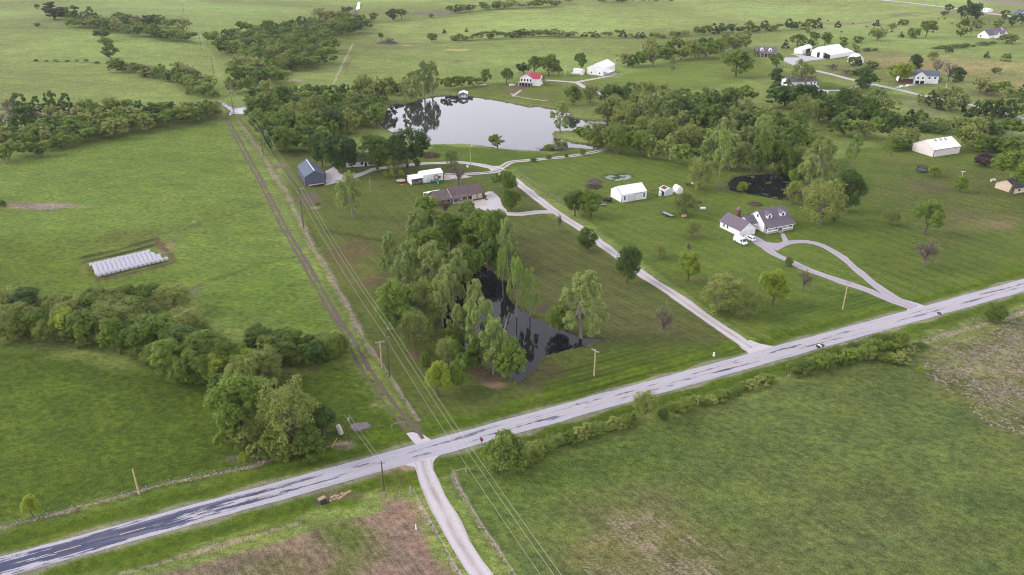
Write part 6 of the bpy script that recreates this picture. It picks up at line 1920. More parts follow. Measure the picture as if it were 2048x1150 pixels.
def person(px, py, label, rz=0.0):
    p = P(px, py); o = empty('person', (p.x, p.y, gz(p.x, p.y)), rz); tag(o, label, 'person')
    sk = {'pelvis': ((0, 0, .93), .14), 'waist': ((0, 0, 1.1), .13), 'chest': ((0, 0, 1.33), .155), 'neck': ((0, .0, 1.5), .06), 'head': ((0, .02, 1.62), .095), 'crown': ((0, .02, 1.73), .07),
          'lh': ((.1, 0, .88), .1), 'lk': ((.12, .03, .48), .065), 'la': ((.13, 0, .08), .045), 'lt': ((.14, .16, .04), .04),
          'rh': ((-.1, 0, .88), .1), 'rk': ((-.12, .03, .48), .065), 'ra': ((-.13, 0, .08), .045), 'rt': ((-.14, .16, .04), .04),
          'ls': ((.19, 0, 1.42), .065), 'le': ((.27, -.03, 1.14), .045), 'lw': ((.26, .06, .9), .034), 'lf': ((.26, .09, .80), .03),
          'rs': ((-.19, 0, 1.42), .065), 're': ((-.27, -.03, 1.14), .045), 'rw': ((-.26, .06, .9), .034), 'rf': ((-.26, .09, .80), .03)}
    ed = [('pelvis', 'waist'), ('waist', 'chest'), ('chest', 'neck'), ('neck', 'head'), ('head', 'crown'), ('pelvis', 'lh'), ('lh', 'lk'), ('lk', 'la'), ('la', 'lt'), ('pelvis', 'rh'), ('rh', 'rk'), ('rk', 'ra'), ('ra', 'rt'),
          ('chest', 'ls'), ('ls', 'le'), ('le', 'lw'), ('lw', 'lf'), ('chest', 'rs'), ('rs', 're'), ('re', 'rw'), ('rw', 'rf')]
    ks = list(sk)
    def skinned(name, keep, m, grow_=1.0):
        me = bpy.data.meshes.new(name)
        kk = [k for k in ks if k in keep]
        me.from_pydata([sk[k][0] for k in kk], [(kk.index(a), kk.index(b)) for a, b in ed if a in keep and b in keep], [])
        q = link(name, me, o); q.data.materials.append(m)
        md = q.modifiers.new('skin', 'SKIN')
        for i, k in enumerate(kk):
            sv = me.skin_vertices[0].data[i]; sv.radius = (sk[k][1] * grow_,) * 2; sv.use_root = (i == 0)
        sd_ = q.modifiers.new('sub', 'SUBSURF'); sd_.levels = sd_.render_levels = 2
        return q
    skinned('body', set(ks), mat('skin', S(205,150,120), .6, .05, 3))
    skinned('shirt', {'waist', 'chest', 'ls', 'le', 'rs', 're'}, mat('dark_red_shirt', S(92,22,20), .8, .1, 3), 1.14)
    skinned('shorts', {'pelvis', 'lh', 'lk', 'rh', 'rk'}, mat('pale_shorts', S(205,212,225), .8, .05, 3), 1.14)
    MB().lathe([(.02, 1.80), (.09, 1.77), (.115, 1.68), (.11, 1.58), (.06, 1.54)], 12, (0, -.01, 0)).build('hair', mat('dark_hair', (.015, .012, .01), .6, .1, 3), o, True)
    return o
person(921, 319.5, 'person in dark red top and pale shorts standing on grass beyond the drive', 2.6)

def drum(px, py, label, m, r=.35, h=1.0, name='drum', cat='drum'):
    o = simple(name, label, cat, px, py)
    MB().lathe([(r * .95, 0), (r, .05), (r, h * .95), (r * .93, h)], 14).build('shell', m, o); MB().lathe([(.05, h - .03), (r * .85, h - .03), (r * .85, h + .04), (.05, h + .04)], 14).build('lid', m, o)
    return o
drum(1320, 391.5, 'white drum standing before the cluttered little shed', white_paint, .7, 1.9)
o = simple('tank', 'short pale tank with tan end on the lawn beside the spreading olive tree', 'tank', 1368, 435, .4)
MB().tube([(-1.1, 0, .75), (-.9, 0, .75), (.9, 0, .75), (1.1, 0, .75)], [.4, .7, .7, .4], 14).build('shell', mat('tan_tank', S(222,190,150), .6, .1, 1), o, True)
for x in (-.6, .6): MB().box(x - .12, x + .12, -.5, .5, 0, .35).build('foot', rust, o)
o = simple('tank', 'white squat tank alone on the lawn above the white house', 'tank', 1406, 419.5, .1)
MB().tube([(-1.2, 0, .7), (-.95, 0, .7), (.95, 0, .7), (1.2, 0, .7)], [.3, .62, .62, .3], 14).build('shell', white_paint, o, True)
for x in (-.6, .6): MB().box(x - .12, x + .12, -.4, .4, 0, .3).build('foot', grey_steel, o)
o = simple('mixer', 'small orange machine on the lawn right of the white barn', 'machine', 1305, 381.5, .3)
MB().lathe([(.2, .4), (.45, .6), (.45, .95), (.25, 1.25)], 12).build('bowl', mat('faded_orange', S(196,128,70), .8, .2, 2), o); MB().tube([(-.7, -.5, 0), (0, 0, .6), (.7, -.5, 0)], .07).tube([(0, .6, 0), (0, 0, .6)], .07).build('stand', rust, o)
o = simple('plough', 'rusty farm implement standing left of the cluttered little shed', 'implement', 1312.5, 393.5, .7)
MB().tube([(-.9, 0, .8), (.9, 0, .8)], .09).tube([(.9, 0, .8), (1.4, 0, .2)], .08).build('beam', rust, o)
for x in (-.6, 0, .6): MB().prism([(x - .1, .8), (x + .25, .0), (x + .05, .0), (x - .25, .8)], 'y', -.08, .08).build('blade', rust, o)
o = simple('hay_rake', 'rusty reddish machine by the tree at the shaded pond', 'machine', 1379, 371, -.3)
MB().box(-2.2, 2.2, -.5, .5, .7, .95).build('frame', rust, o); MB().box(.6, 2.0, -.6, .6, .95, 1.7).build('hood', white_paint, o); wheels(o, (-1.3, 1.3), .8, .45)
o = simple('barrow', 'blue-grey panel cart on the grass below the dump trailer', 'cart', 1204, 411.5, .1)
MB().box(-1.6, 1.6, -.8, .8, .5, .62).build('bed', mat('blue_grey_panel', S(126,146,176), .6, .08, 1), o); wheels(o, (0,), .9, .3)
o = simple('lawn_chair', 'white chair on the grass beside the drive-side light pole', 'chair', 935.5, 335.5, .5)
MB().box(-.5, .5, -.5, .5, .4, .5).build('seat', white_paint, o); MB().box(-.5, .5, .4, .5, .5, 1.3).build('backrest', white_paint, o)
for x in (-.4, .4):
    for y in (-.4, .4): MB().box(x - .05, x + .05, y - .05, y + .05, 0, .4).build('leg', white_paint, o)
o = simple('bench', 'white bench under the big tree at the right edge', 'bench', 1986, 362.5, .3)
MB().box(-1.6, 1.6, -.4, .4, .5, .62).build('seat', white_paint, o); MB().box(-1.6, 1.6, .34, .42, .62, 1.3).build('backrest', white_paint, o)
for x in (-1.3, 1.3): MB().box(x - .08, x + .08, -.35, .35, 0, .5).build('leg', white_paint, o)
o = simple('rowing_boat', 'small white boat on the grass right of the boat dock', 'boat', 966, 170.5, .2)
MB().prism([(-2.4, .9), (-2.1, .15), (1.7, .15), (2.6, 1.0), (2.5, 1.05), (1.6, .3), (-2.0, .3), (-2.3, 1.0)], 'y', -.9, .9).build('hull', white_paint, o)
MB().box(-.4, 0, -.85, .85, .6, .7).build('seat', white_paint, o)
o = simple('jetty', 'little grey jetty on the far shore left of the boat dock', 'jetty', 898, 192.5)
MB().box(-3, 3, -1.5, 1.5, .1, .3).build('deck', post_grey, o)
for x in (-2.8, 2.8): MB().box(x - .1, x + .1, -1.5, -1.3, -1, .6).build('post', post_grey, o)
o = simple('boat', 'white boat on blocks beside the small white container', 'boat', 1149, 149.5, -.2)
MB().prism([(-3, 1.4), (-2.8, .5), (2.2, .5), (3.4, 1.5)], 'y', -1, 1).build('hull', white_paint, o); MB().box(-1.6, .6, -.7, .7, 1.4, 1.9).build('cabin', white_paint, o)
o = simple('tractor', 'small orange tractor between the container and the white workshop', 'tractor', 1168, 147.5, .4)
MB().box(-.2, 1.7, -.45, .45, .8, 1.5).build('bonnet', orange_mat, o); MB().box(-1.2, -.2, -.6, .6, .8, 1.2).build('seat', black_metal, o); MB().box(-1.0, .2, -.7, .7, 2.4, 2.5).build('canopy', orange_mat, o)
for x in (-.9, .1):
    for y in (-.6, .6): MB().box(x - .05, x + .05, y - .05, y + .05, 1.0, 2.4).build('canopy_post', black_metal, o)
wheels(o, (-.8,), .8, .75, .4); wheels(o, (1.2,), .6, .45, .25)
o = simple('tractor', 'small red tractor under the dark side of the smaller white barn', 'tractor', 1617, 111.5, .4)
MB().box(-.2, 1.9, -.5, .5, .9, 1.7).build('bonnet', mat('red_paint', S(170,40,36), .5, .1, 1), o); MB().box(-1.3, -.2, -.7, .7, .9, 2.4).build('cab', glass_mat, o); wheels(o, (-.9,), .9, .8, .4); wheels(o, (1.3,), .7, .5, .3)
o = simple('picnic_table', 'pale table on the drive right of the white shed', 'table', 906, 357.5, .4)
MB().box(-1.0, 1.0, -.4, .4, .72, .8).build('table_top', white_paint, o)
for x in (-.8, .8): MB().box(x - .06, x + .06, -.35, .35, 0, .72).build('leg', white_paint, o)

# ------------------------------------------------------------------ utility poles and wires
def pole(px, py, top, label, m=wood_old, r=.17, arm=None, arm_rz=0.0, brackets=False, light=False, extra=0, cat='utility pole', name='utility_pole'):
    p = P(px, py); h = tall(p, top)
    o = empty(name, (p.x, p.y, gz(p.x, p.y)), arm_rz); tag(o, label, cat)
    MB().tube([(0, 0, -.3), (0, 0, h * .5), (0, 0, h)], [r * 1.2, r, r * .75], 8).build('pole', m, o)
    if arm:
        MB().box(-arm / 2, arm / 2, -.1, .1, h - .55, h - .28).build('crossarm', post_grey, o)
        for x in (-arm * .45, -arm * .1, arm * .45): MB().lathe([(.05, 0), (.09, .05), (.09, .25), (.03, .32)], 6, (x, 0, h - .28)).build('insulator', grey_steel, o)
    if brackets:
        for (sx, dz) in ((-1, 3.3), (2.6, 1.6), (1, 4.4)):
            MB().tube([(0, 0, h - dz), (sx * .75, 0, h - dz + .12)], .06, 6).build('bracket', grey_steel, o)
            MB().lathe([(.05, 0), (.10, .08), (.10, .3), (.03, .4)], 6, (sx * .75, 0, h - dz + .12)).build('insulator', grey_steel, o)
    if light:
        MB().tube([(0, 0, h - .5), (.9, 0, h - .2)], .05, 6).build('bracket', grey_steel, o)
        MB().lathe([(.3, 0), (.35, .1), (.15, .3), (.05, .35)], 10, (.95, 0, h - .45)).build('lamp_shade', white_paint, o)
    return o, h
MAIN = [(779,753,648,'nearest tall brown power line pole, at the pond grove\'s left edge'), (608,458,370,'tall power line pole at the lawn corner left of the ranch house'), (527,313,246,'tall power line pole left of the dark grey shed, at the wood'),
        (468,230,176,'power line pole standing beside the white creek rocks'), (428,151,113,'power line pole in the strip of pasture above the creek rocks'), (403,100,68,'power line pole between the creek belt and the big wood'),
        (380,56,28,'far power line pole at the right end of the uppermost creek wood'), (368,26,4,'farthest visible power line pole near the top edge')]
tops = []
for (x, y, t, lb) in MAIN:
    rz = math.atan2(-1, 0)
    o, h = pole(x, y, t, lb, brackets=True, arm_rz=0.0)
    tops.append(Vector((o.location.x, o.location.y, o.location.z + h)))
step = tops[0] - tops[1]
tops = [tops[0] + Vector((step.x + 2.6, step.y, 0))] + tops
tops.append(tops[-1] + (tops[-1] - tops[-2]))
def wire(pts, label, off, drop, group, r=.017, sag=.018):
    mb = MB()
    for a, b in zip(pts[:-1], pts[1:]):
        L = (b - a).length; k = 14
        mb.tube([a.lerp(b, i / k) + Vector((off, 0, -drop - sag * L * 4 * (i / k) * (1 - i / k))) for i in range(k + 1)], r, 4, False)
    o = mb.build('wire', wire_mat); tag(o, label, 'wire', group); return o
wire(tops, 'leftmost bright wire of the main power line', -.75, 2.9, 'wires of the main power line')
wire(tops, 'middle bright wire of the main power line, carried at the pole tops', .0, -.1, 'wires of the main power line')
wire(tops, 'rightmost bright wire of the main power line', 2.0, 1.2, 'wires of the main power line')
rd = math.atan2(rdir[1], rdir[0])
pole(1188, 752, 699, 'new pale wood pole with white crossarm on the mown grass below the pond', wood_new, .2, 2.7, rd - 1.25)
pole(764, 736, 682, 'new pale wood pole with crossarm beside the tallest brown pole', wood_new, .2, 2.7, rd - .1)
pole(1685, 619, 563, 'new leaning-looking pale pole beside the front drive and the road', wood_new, .2, 1.6, rd - 1.25)
pole(278, 988, 938, 'new bare pale pole at the fence in the lower left', wood_new, .2)
o1, h1 = pole(699, 884, 828, 'thin brown pole with a transformer beside the lower thicket')
MB().lathe([(.2, 0), (.26, .05), (.26, .8), (.2, .9)], 10, (.35, 0, h1 - 2.0)).build('transformer', grey_steel, o1)
o2, h2 = pole(768, 982, 923, 'thin brown pole between the road and the ploughed plot')
MB().box(-.9, .9, -.08, .08, h2 - .5, h2 - .32).build('crossarm', post_grey, o2)
wire([o1.location + Vector((0, 0, h1)), o2.location + Vector((0, 0, h2))], 'left thin wire between the two thin brown poles', -.5, .3, 'thin wires over the road', .016)
wire([o1.location + Vector((0, 0, h1)), o2.location + Vector((0, 0, h2))], 'right thin wire between the two thin brown poles', .6, .2, 'thin wires over the road', .016)
pole(941, 334, 290, 'pale light pole beside the farther gravel drive', wood_new, .16, light=True, name='light_pole', cat='light pole')
pole(1450, 448, 420, 'short weathered pole at the back corner of the white garage', wood_old, .18)
pole(1130, 153, 130, 'white light pole between the red-roofed house and the container', white_paint, .14, light=True, name='light_pole', cat='light pole')
pole(1229, 141, 116, 'white light pole right of the white workshop', white_paint, .14, light=True, name='light_pole', cat='light pole')
pole(1889, 188, 166, 'white pole rising from the scrub below the red hedge', white_paint, .16)
pole(1871, 9, -6, 'far pale pole standing beside the far road, right one', wood_new, .2)
pole(1843, 6, -9, 'far pale pole standing beside the far road, left one', wood_new, .2)
pole(1212, 296, 276, 'tan pole among the trees where the twin track ends', wood_new, .15)
o = simple('clothes_post', 'white T-shaped post on the right-hand lawn', 'post', 1923, 356)
hh = H((1923,356), 343)
MB().tube([(0, 0, 0), (0, 0, hh)], .13, 8).build('post', white_paint, o); MB().box(-1.1, 1.1, -.12, .12, hh - .1, hh + .18).build('crossbar', white_paint, o)
MB().lathe([(.4, 0), (.4, .25), (.2, .35)], 10).build('base', concrete, o)
o = simple('guy_guard', 'yellow guy-wire guard leaning in the brush beside the thicket', 'guy guard', 664, 896)
MB().tube([(0, 0, 0), (1.4, .5, 2.6)], .07, 6).build('sleeve', yellow_plastic, o); MB().tube([(1.4, .5, 2.6), (3.4, 1.2, 6.0)], .02, 4).build('cable', grey_steel, o)
o = simple('tank', 'long pale tank lying at the thicket\'s right tip', 'tank', 680, 864, -1.15)
MB().tube([(-1.9, 0, .7), (-1.6, 0, .7), (1.6, 0, .7), (1.9, 0, .7)], [.35, .66, .66, .35], 14).build('shell', concrete, o, True)
for x in (-1, 1): MB().box(x - .15, x + .15, -.5, .5, 0, .3).build('foot', concrete, o)

# ------------------------------------------------------------------ mailboxes, markers, posts, fences
def mailbox(px, py, label, m, post=post_grey):
    o = simple('mailbox', label, 'mailbox', px, py, rd)
    MB().box(-.07, .07, -.07, .07, 0, 1.1).build('post', post, o)
    MB().prism([(-.22, 1.1), (.22, 1.1), (.22, 1.38), (.13, 1.5), (-.13, 1.5), (-.22, 1.38)], 'y', -.45, .45).build('box', m, o)
    MB().box(.23, .26, -.3, -.05, 1.35, 1.6).build('flag', red_roof, o)
    o.scale = (1.25, 1.25, 1.25)
mailbox(1634, 702, 'black mailbox at the road edge, left of a white one', black_metal)
mailbox(1638.5, 701, 'white mailbox between two black ones at the road edge', white_paint)
mailbox(1643, 699.5, 'black mailbox at the road edge, right of a white one', black_metal)
mailbox(1876, 635, 'lone dark mailbox at the road edge below the house drive', black_metal)
mailbox(963, 889, 'red-brown mailbox at the road edge beside the big round bush', rust)
def post(px, py, h, w, label, m, cat='post', name='marker_post'):
    o = simple(name, label, cat, px, py)
    MB().tube([(0, 0, 0), (0, 0, h * .95), (0, 0, h)], [w, w, w * .6], 8).build('shaft', m, o); MB().lathe([(w * 1.5, 0), (w * 1.5, .12), (w, .16)], 8).build('foot', m, o)
post(832, 1058, 1.3, .12, 'white marker post at the corner of the ploughed plot', white_paint)
post(1428, 709, 1.2, .28, 'short white marker on the mown grass near the lane mouth', white_paint)
post(821, 986, 1.9, .20, 'grey-green corner post with pale foot beside the gravel road', post_grey)
post(799, 991, 1.3, .12, 'small grey post left of the gravel road corner', post_grey)
post(804, 968, 1.3, .10, 'thin dark post on the verge by the gravel road corner', wood_old)
o = simple('brace_post', 'grey H-shaped fence brace at the hay field corner', 'fence post', 907, 951)
q = P(932, 944) - P(907, 951)
MB().tube([(0, 0, 0), (0, 0, 1.6)], .16, 7).build('post', post_grey, o); MB().tube([(q.x, q.y, 0), (q.x, q.y, 1.5)], .14, 7).build('post', post_grey, o)
MB().tube([(0, 0, 1.25), (q.x, q.y, 1.2)], .08, 6).build('rail', post_grey, o)
o = simple('pipe_gate', 'pale pipe gate frame left of the wheel-rut mouth', 'gate', 784, 858, rd)
q = P(797, 856) - P(784, 858)
MB().tube([(0, 0, 0), (0, 0, 1.5)], .08, 6).build('post', grey_steel, o); MB().tube([(3.4, 0, 0), (3.4, 0, 1.5)], .08, 6).build('post', post_grey, o)
MB().tube([(0, 0, 1.4), (3.4, 0, 1.4)], .06, 6).build('rail', post_grey, o)

def fence(line, label, spacing=6.0, h=1.25, m=post_grey):
    s = np.concatenate([[0], np.cumsum(np.hypot(*np.diff(line, axis=0).T))])
    q = np.arange(0, s[-1], spacing)
    X = np.stack([np.interp(q, s, line[:, 0]), np.interp(q, s, line[:, 1])], 1)
    o = empty('wire_fence', (X[0][0], X[0][1], 0)); tag(o, label, 'fence')
    me = MB().tube([(0, 0, -.2), (0, 0, h)], [.09, .075], 6).mesh('post', m)
    for x in X:
        p_ = link('post', me, o); p_.location = (x[0] - X[0][0], x[1] - X[0][1], gz(*x)); p_.rotation_euler = (random.uniform(-.06, .06), random.uniform(-.06, .06), 0)
    w = MB()
    for z in (.4, .75, 1.1): w.tube([(x[0] - X[0][0], x[1] - X[0][1], gz(*x) + z) for x in X], .012, 3, False)
    w.build('fence_wire', grey_steel, o)
fence(np.vstack([STRIPW[0][0], STRIPW[1][0]]), 'wire fence in dry grass between the wheel ruts and the power line', 7)
fence(STRIPW[2][0], 'wire fence in dry grass above the road at lower left', 5)
fence(STRIPW[3][0], 'wire fence along the hay field beside the gravel road', 4.5)
fence(STRIPW[4][0], 'wire fence left of the gravel road beside the ploughed plot', 5)
fence(STRIPW[6][0], 'wire fence along the upper edge of the hay field, beyond the hedge', 7)
fence(smooth_line(W2([(1032,342),(1064,366),(1098,388),(1128,408)]), 3), 'weedy fence along the lawn right of the gravel lane', 5)

# ------------------------------------------------------------------ wrapped hay bales: eight rows
r = .76; hl = .69
bm_ = MB().lathe([(.15, -hl), (.62, -hl * .985), (.72, -hl * .9), (.765, -hl * .55), (.78, 0), (.765, hl * .55), (.72, hl * .9), (.62, hl * .985), (.15, hl)], 16)
bale_me = bm_.mesh('hay_bale', bale_mat, True)
a0, a1 = P(196, 556), P(337, 522)
dd = Vector((a1.x - a0.x, a1.y - a0.y, 0)); LL = dd.length; dd.normalize(); nn = Vector((-dd.y, dd.x, 0))
back = P(186, 531); dep_ = (back - a0).dot(nn)
NR = 8; rs_ = 1.64
sh_l = [.0, -.3, -.2, .2, .3, .2, .5, -.2]; sh_r = [0, -1.3, -1.4, -1.6, -2.2, -2.4, -3.4, -3.6]
RN = ['front', 'second', 'third', 'fourth', 'fifth', 'sixth', 'seventh', 'rear']
for j in range(NR):
    n = int(round((LL + sh_r[j] - sh_l[j]) / 1.55))
    for i in range(n):
        p = a0 + dd * (sh_l[j] + .78 + i * 1.56 + random.uniform(-.03, .03)) + nn * (j * rs_ + random.uniform(-.06, .06) + .7)
        o = link('hay_bale', bale_me)
        o.rotation_mode = 'QUATERNION'
        o.rotation_quaternion = dd.to_track_quat('Z', 'Y')
        o.location = (p.x, p.y, .74)
        s_ = random.uniform(.95, 1.04); o.scale = (s_, s_, 1)
        tag(o, 'white wrapped hay bale, %s from the left in the %s row' % (ORD[i], RN[j]), 'hay bale', 'white wrapped hay bales in rows on the pasture')

# ------------------------------------------------------------------ cows
def cow_mesh():
    me = bpy.data.meshes.new('cow')
    V = [((-.75, 0, 1.15), .30), ((-.2, 0, 1.08), .36), ((.5, 0, 1.15), .36), ((.8, 0, 1.3), .22), ((1.05, 0, 1.45), .15), ((1.3, 0, 1.35), .12), ((1.5, 0, 1.2), .08)]
    E = [(0, 1), (1, 2), (2, 3), (3, 4), (4, 5), (5, 6)]
    for sx, b0 in ((-.72, 0), (.55, 2)):
        for sy in (-1, 1):
            k = len(V)
            if sx < 0: V += [((sx, sy * .2, .95), .17), ((sx + .1, sy * .22, .62), .10), ((sx - .08, sy * .22, .38), .065), ((sx, sy * .22, .02), .06)]
            else: V += [((sx, sy * .2, .9), .14), ((sx, sy * .22, .5), .075), ((sx + .02, sy * .22, .3), .06), ((sx, sy * .22, .02), .06)]
            E += [(b0, k), (k, k + 1), (k + 1, k + 2), (k + 2, k + 3)]
    k = len(V); V += [((-1.0, 0, 1.2), .05), ((-1.08, 0, .7), .035)]; E += [(0, k), (k, k + 1)]
    for sy in (-1, 1):
        k = len(V); V.append(((1.08, sy * .28, 1.5), .04)); E.append((4, k))
    me.from_pydata([v[0] for v in V], E, [])
    t = bpy.data.objects.new('tmp', me); COL.objects.link(t)
    md = t.modifiers.new('s', 'SKIN')
    for i, v in enumerate(V):
        me.skin_vertices[0].data[i].radius = (v[1], v[1]); me.skin_vertices[0].data[i].use_root = (i == 0)
    t.modifiers.new('u', 'SUBSURF').levels = 1
    dg = bpy.context.evaluated_depsgraph_get()
    out = bpy.data.meshes.new_from_object(t.evaluated_get(dg))
    bpy.data.objects.remove(t); out.materials.clear(); out.materials.append(cow_mat)
    return out
cm = cow_mesh()
for (x, y, lb) in [(1655,43,'black cow farthest left, beside the dry streak in the pasture'), (1705,49,'black cow right of the dark evergreen in the pasture'), (1733,55.5,'black cow left of the round dark evergreen in the cow pasture'),
                   (1682.5,66,'black cow alone below the dark evergreen, in open grass'), (1738,71,'black cow at the left side of the wide olive tree'), (1783.5,65.5,'black cow below the small shading tree in the cow pasture'),
                   (1876.6,40,'left of two black cows side by side below the far road'), (1889,39.5,'right of two black cows side by side below the far road'), (1904,48.5,'black cow left of the tree group near the upper right house'),
                   (1978,44,'black cow behind the upper right house'), (1866,66,'dark calf alone at the left of the upper right field'), (1265,75.5,'black cow at the middle of the long far hedgerow'), (1998,42,'dark cow near the far blue roof')]:
    p = P(x, y); o = link('cow', cm); o.location = (p.x, p.y, gz(p.x, p.y)); o.rotation_euler = (0, 0, random.uniform(-.6, .6) + (math.pi if random.random() < .5 else 0)); o.scale = (1.25,) * 3
    tag(o, lb, 'cow', 'black cattle in the far pasture')

# ------------------------------------------------------------------ culvert, rocks, brush piles, soil heaps
o = simple('culvert_pipe', 'dark culvert pipe end with pale lip in the ditch beside the rocks', 'culvert', 649, 1000, rd + .25)
ring = MB()
for i in range(16):
    a, b_ = i * math.pi / 8, (i + 1) * math.pi / 8
    for (r0, r1, x0, x1) in ((.75, .9, -1.2, .1),):
        c = lambda r, t, x: (x, r * math.cos(t), .45 + r * math.sin(t))
        ring.quad(c(r1, a, x0), c(r1, b_, x0), c(r1, b_, x1), c(r1, a, x1)); ring.quad(c(r0, a, x0), c(r0, b_, x0), c(r0, b_, x1), c(r0, a, x1)); ring.quad(c(r0, a, x1), c(r0, b_, x1), c(r1, b_, x1), c(r1, a, x1))
ring.build('pipe', black_metal, o)
MB().lathe([(.02, 0), (.72, 0), (.72, .02), (.02, .02)], 16).build('opening', dark_open, o).matrix_local = Matrix.Translation((-1.0, 0, .45)) @ Matrix.Rotation(R(90), 4, 'Y')
MB().prism([(-.5, .9), (.5, .9), (.45, 1.45), (-.45, 1.45)], 'x', -1.4, .2).build('headwall', rock_tan, o)
rr_ = random.Random(9)
RK = ['pale tan', 'flat tan', 'pitted tan', 'split tan']
for i, (x, y) in enumerate([(668,996),(673,993),(677,989),(671,989),(682,992),(687,988),(691,985),(696,982),(684,985),(661,999),(664,992),(700,980),(678,996)]):
    p = P(x, y); o = MB().rock((0, 0, 0), rr_.uniform(.32, .55), 50 + i, .6).build('boulder', rock_tan); o.location = (p.x, p.y, gz(p.x, p.y) + .06); o.rotation_euler = (0, 0, rr_.uniform(0, 6))
    tag(o, 'tan ditch stone, %s from the culvert end of the heap' % ORD[sorted([661,664,668,671,673,677,678,682,684,687,691,696,700]).index(x)], 'stone', 'tan stones in the ditch by the culvert')
def stones(pts, label, m, r0, r1, group, cat='stone'):
    for i, (x, y) in enumerate(pts):
        p = P(x, y); o = MB().rock((0, 0, 0), rr_.uniform(r0, r1), 90 + i, .5).build('stone', m); o.location = (p.x, p.y, gz(p.x, p.y) + r0 * .2); o.rotation_euler = (0, 0, rr_.uniform(0, 6))
        tag(o, label % ORD[i], cat, group)
stones([(437,203),(442,205),(448,207),(453,210),(458,213),(463,216),(462,225),(468,228)], 'white creek stone, %s from the upper end of the pale stones', mat('white_rock', S(222,218,222), .9, .15, 2), .9, 1.6, 'white stones along the creek')
stones([(1141,227),(1150,239),(1160,241),(1108,270),(1111,274),(1117,276),(1107,266)], 'pale bank stone, %s along the lake inlet from the far side', rock_tan, .7, 1.3, 'pale stones on the lake inlet banks')

def heap(px, py, label, r, h, m, sticks=0, name='brush_pile', cat='brush pile', rnd=3):
    p = P(px, py); q = random.Random(rnd); mb = MB()
    if sticks:
        for i in range(sticks):
            a = q.uniform(0, 6.28); rr = r * math.sqrt(q.random()); b_ = q.uniform(0, 6.28); l_ = q.uniform(.5, 1.6) * r * .5
            z = h * max(0.05, 1 - rr / r) * q.uniform(.2, 1); t = q.uniform(-.35, .5)
            c = Vector((rr * math.cos(a), rr * math.sin(a), z)); d = Vector((math.cos(b_), math.sin(b_), t)) * l_ * .5
            mb.tube([c - d, c + d], [.10, .04], 4, False)
        mb.rock((0, 0, .05), r * .7, rnd, .3 * h / r)
    else:
        for i in range(9):
            a = q.uniform(0, 6.28); rr = r * .55 * math.sqrt(q.random())
            mb.rock((rr * math.cos(a), rr * math.sin(a), h * .15), r * q.uniform(.35, .6), rnd + i, h / r * .7)
    o = mb.build(name, m); o.location = (p.x, p.y, gz(p.x, p.y)); tag(o, label, cat); return o
brown_twig = mat('brown_brush', S(112,88,84), .95, .3, 3)
heap(861, 312, 'brown brush pile on the grass above the farther gravel drive', 5.0, 3.2, brown_twig, 160, rnd=4)
heap(1189, 364, 'pale brush pile beside the algae pond', 3.4, 3.2, twig_mat, 110, rnd=5)
heap(1187, 374, 'flat dark burnt pile left of the white barn', 4.6, .7, mat('burnt_soil', S(86,68,60), .95, .3, 2), 60, rnd=6)
heap(1394, 405, 'low heap of scrap timber right of the little sheds', 2.6, .9, brown_twig, 50, rnd=7)
heap(1511, 409, 'dark brush heap behind the dormer house', 3.0, 1.2, brown_twig, 70, rnd=8)
heap(1096, 298, 'purple-brown brush at the lake\'s near bank', 5.5, 3.0, mat('purple_brush', S(120,92,98), .95, .3, 3), 140, rnd=9)
heap(775, 87, 'wide grey brush heap in the far gully', 11, 4.0, twig_mat, 200, rnd=10)
heap(720, 855, 'grey soil mound on the grass right of the thin pole', 2.6, .9, mat('grey_soil', S(130,120,124), .95, .3, 2), 0, 'soil_mound', 'mound', 11)
heap(1085, 618, 'flat brown ash patch beside the pond', 2.2, .3, mat('ash_soil', S(98,80,76), .95, .3, 2), 0, 'soil_mound', 'mound', 12)
heap(972, 526, 'small orange-brown leaf heap at the head of the pond', 1.8, .9, mat('leaf_heap', S(190,140,90), .95, .3, 2), 0, 'soil_mound', 'mound', 13)
# fallen trunks lying in the pond
def snag(px, py, px2, py2, h2, label, r=.22, twigs=5, seed=1):
    a, b_ = P(px, py), P(px2, py2); q = random.Random(seed); mb = MB()
    e = Vector((b_.x - a.x, b_.y - a.y, h2)); mb.tube([(0, 0, -.4), e * .5 + Vector((0, 0, .2)), e], [r, r * .7, r * .25], 6)
    for i in range(twigs):
        t = q.uniform(.35, .95); s = e * t; d = Vector((q.uniform(-1, 1), q.uniform(-1, 1), q.uniform(.1, 1))) * e.length * .22
        mb.tube([s, s + d * .6, s + d], [r * .4, r * .25, r * .08], 4, False)
    o = mb.build('fallen_trunk', bark_pale); o.location = (a.x, a.y, -.2); tag(o, label, 'dead tree'); return o
snag(1006, 668, 1018, 650, 5.0, 'pale dead snag rising from the pond water', .28, 8, 2)
snag(912, 688, 898, 668, 2.5, 'fallen pale trunk leaning over the pond\'s left bay', .3, 6, 3)
snag(1020, 690, 1040, 686, 2.2, 'fallen branch lying in the open pond water', .16, 6, 4)
snag(852, 552, 855, 520, 9, 'broken dead trunk standing among the grove', .3, 4, 5)
snag(741, 385, 740, 377, 7.5, 'thin dead stem alone on the lawn before the trampoline', .14, 3, 6)
snag(664, 895, 672, 890, 2.0, 'fallen dead branch under the thicket\'s right tip', .12, 6, 7)

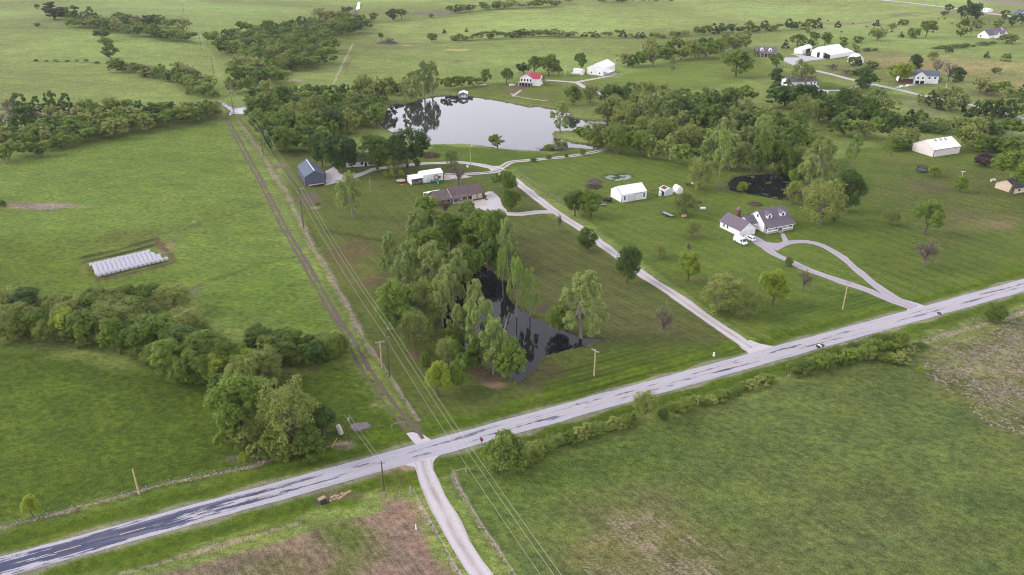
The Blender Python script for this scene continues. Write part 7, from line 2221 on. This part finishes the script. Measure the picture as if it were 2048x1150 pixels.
# ------------------------------------------------------------------ tufts of dry and green grass nobody could count
def tufts(name, pts, label, h, m_idx, mats, seed, wide=.5):
    """each tuft is a fan of narrow blades"""
    rng = np.random.default_rng(seed); n = len(pts); K = 9
    base = np.repeat(pts, K, 0) + rng.normal(0, wide * .4, (n * K, 2))
    z = ground_z(base); hh = h * rng.uniform(.5, 1.3, n * K); a = rng.uniform(0, 6.28, n * K); w = .13 * rng.uniform(.6, 1.3, n * K)
    tx, ty = rng.normal(0, .8, (2, n * K))
    b3 = np.concatenate([base, z[:, None]], 1); e = np.stack([np.cos(a), np.sin(a), 0 * a], 1) * w[:, None]
    up = np.stack([tx * hh, ty * hh, hh], 1)
    V = np.stack([b3 - e, b3 + e, b3 + up], 1).reshape(-1, 3)
    F = np.arange(n * K * 3).reshape(-1, 3)
    fm = np.repeat(rng.integers(0, len(mats), n), K)
    o = link(name, fast_mesh(name, V, F, mats, fm)); tag(o, label, 'grass', kind='stuff'); return o
rng = np.random.default_rng(77)
gtuft = mat('green_tuft', S(122,138,66), .95, .3, 1)
ptuft = mat('purple_dry_tuft', S(196,176,172), .95, .25, 1)
otuft = mat('olive_tuft', S(150,152,96), .95, .25, 1)
pts = []
for (ln, wd), per in zip(STRIPW, (2.4, 1.2, 1.6, 1.6, .8, .8, 1.6)):
    s = np.concatenate([[0], np.cumsum(np.hypot(*np.diff(ln, axis=0).T))])
    q = rng.uniform(0, s[-1], int(s[-1] * per))
    x = np.stack([np.interp(q, s, ln[:, 0]), np.interp(q, s, ln[:, 1])], 1) + rng.normal(0, wd * .55, (len(q), 2))
    pts.append(x)
tufts('dry_grass', np.concatenate(pts), 'pale dry grass standing along the fences', .22, 0, [straw_mat, straw_mat, straw_mat, gtuft], 5, .34)
def scatter(poly, n, edge=None):
    pw = W2(poly); lo, hi = pw.min(0), pw.max(0); q = rng.uniform(lo, hi, (n, 2)); q = q[inside(q, pw)]
    if edge:  # clumped
        k = np.sin(q[:, 0] / edge + np.sin(q[:, 1] / edge * 1.3) * 2) + np.sin(q[:, 1] / edge * .8 + q[:, 0] / edge * .4) + rng.normal(0, .7, len(q))
        q = q[k > .2]
    return q
tufts('weeds', scatter([(1845,704),(2048,632),(2200,640),(2200,880),(2080,880),(1980,850),(1900,785),(1850,745)], 9000, 3.1), 'dry purple and green weeds of the patch at right', .3, 0, [ptuft, ptuft, straw_mat, otuft, gtuft], 6, .55)
tufts('weeds', scatter([(1836,690),(2048,628),(2048,606),(1900,650),(1830,680)], 1400, 5.3), 'mixed weeds along the field edge at right', .3, 0, [otuft, gtuft, straw_mat], 7, .5)
def ring_pts(poly, d0, d1, n):
    lo, hi = poly.min(0) - 5, poly.max(0) + 5; q = rng.uniform(lo, hi, (n, 2)); s = sdf(q, poly); return q[(s > d0) & (s < d1)]
tufts('bank_grass', np.concatenate([ring_pts(WPOLY[k], .2, 1.4, n) for k, n in (('pond', 26000), ('lake', 60000), ('shaded_pond', 9000), ('algae_pond', 2500))])[::3], 'rank grass on the banks of the ponds and lake', .35, 0, [gtuft, otuft, gtuft], 8, .5)
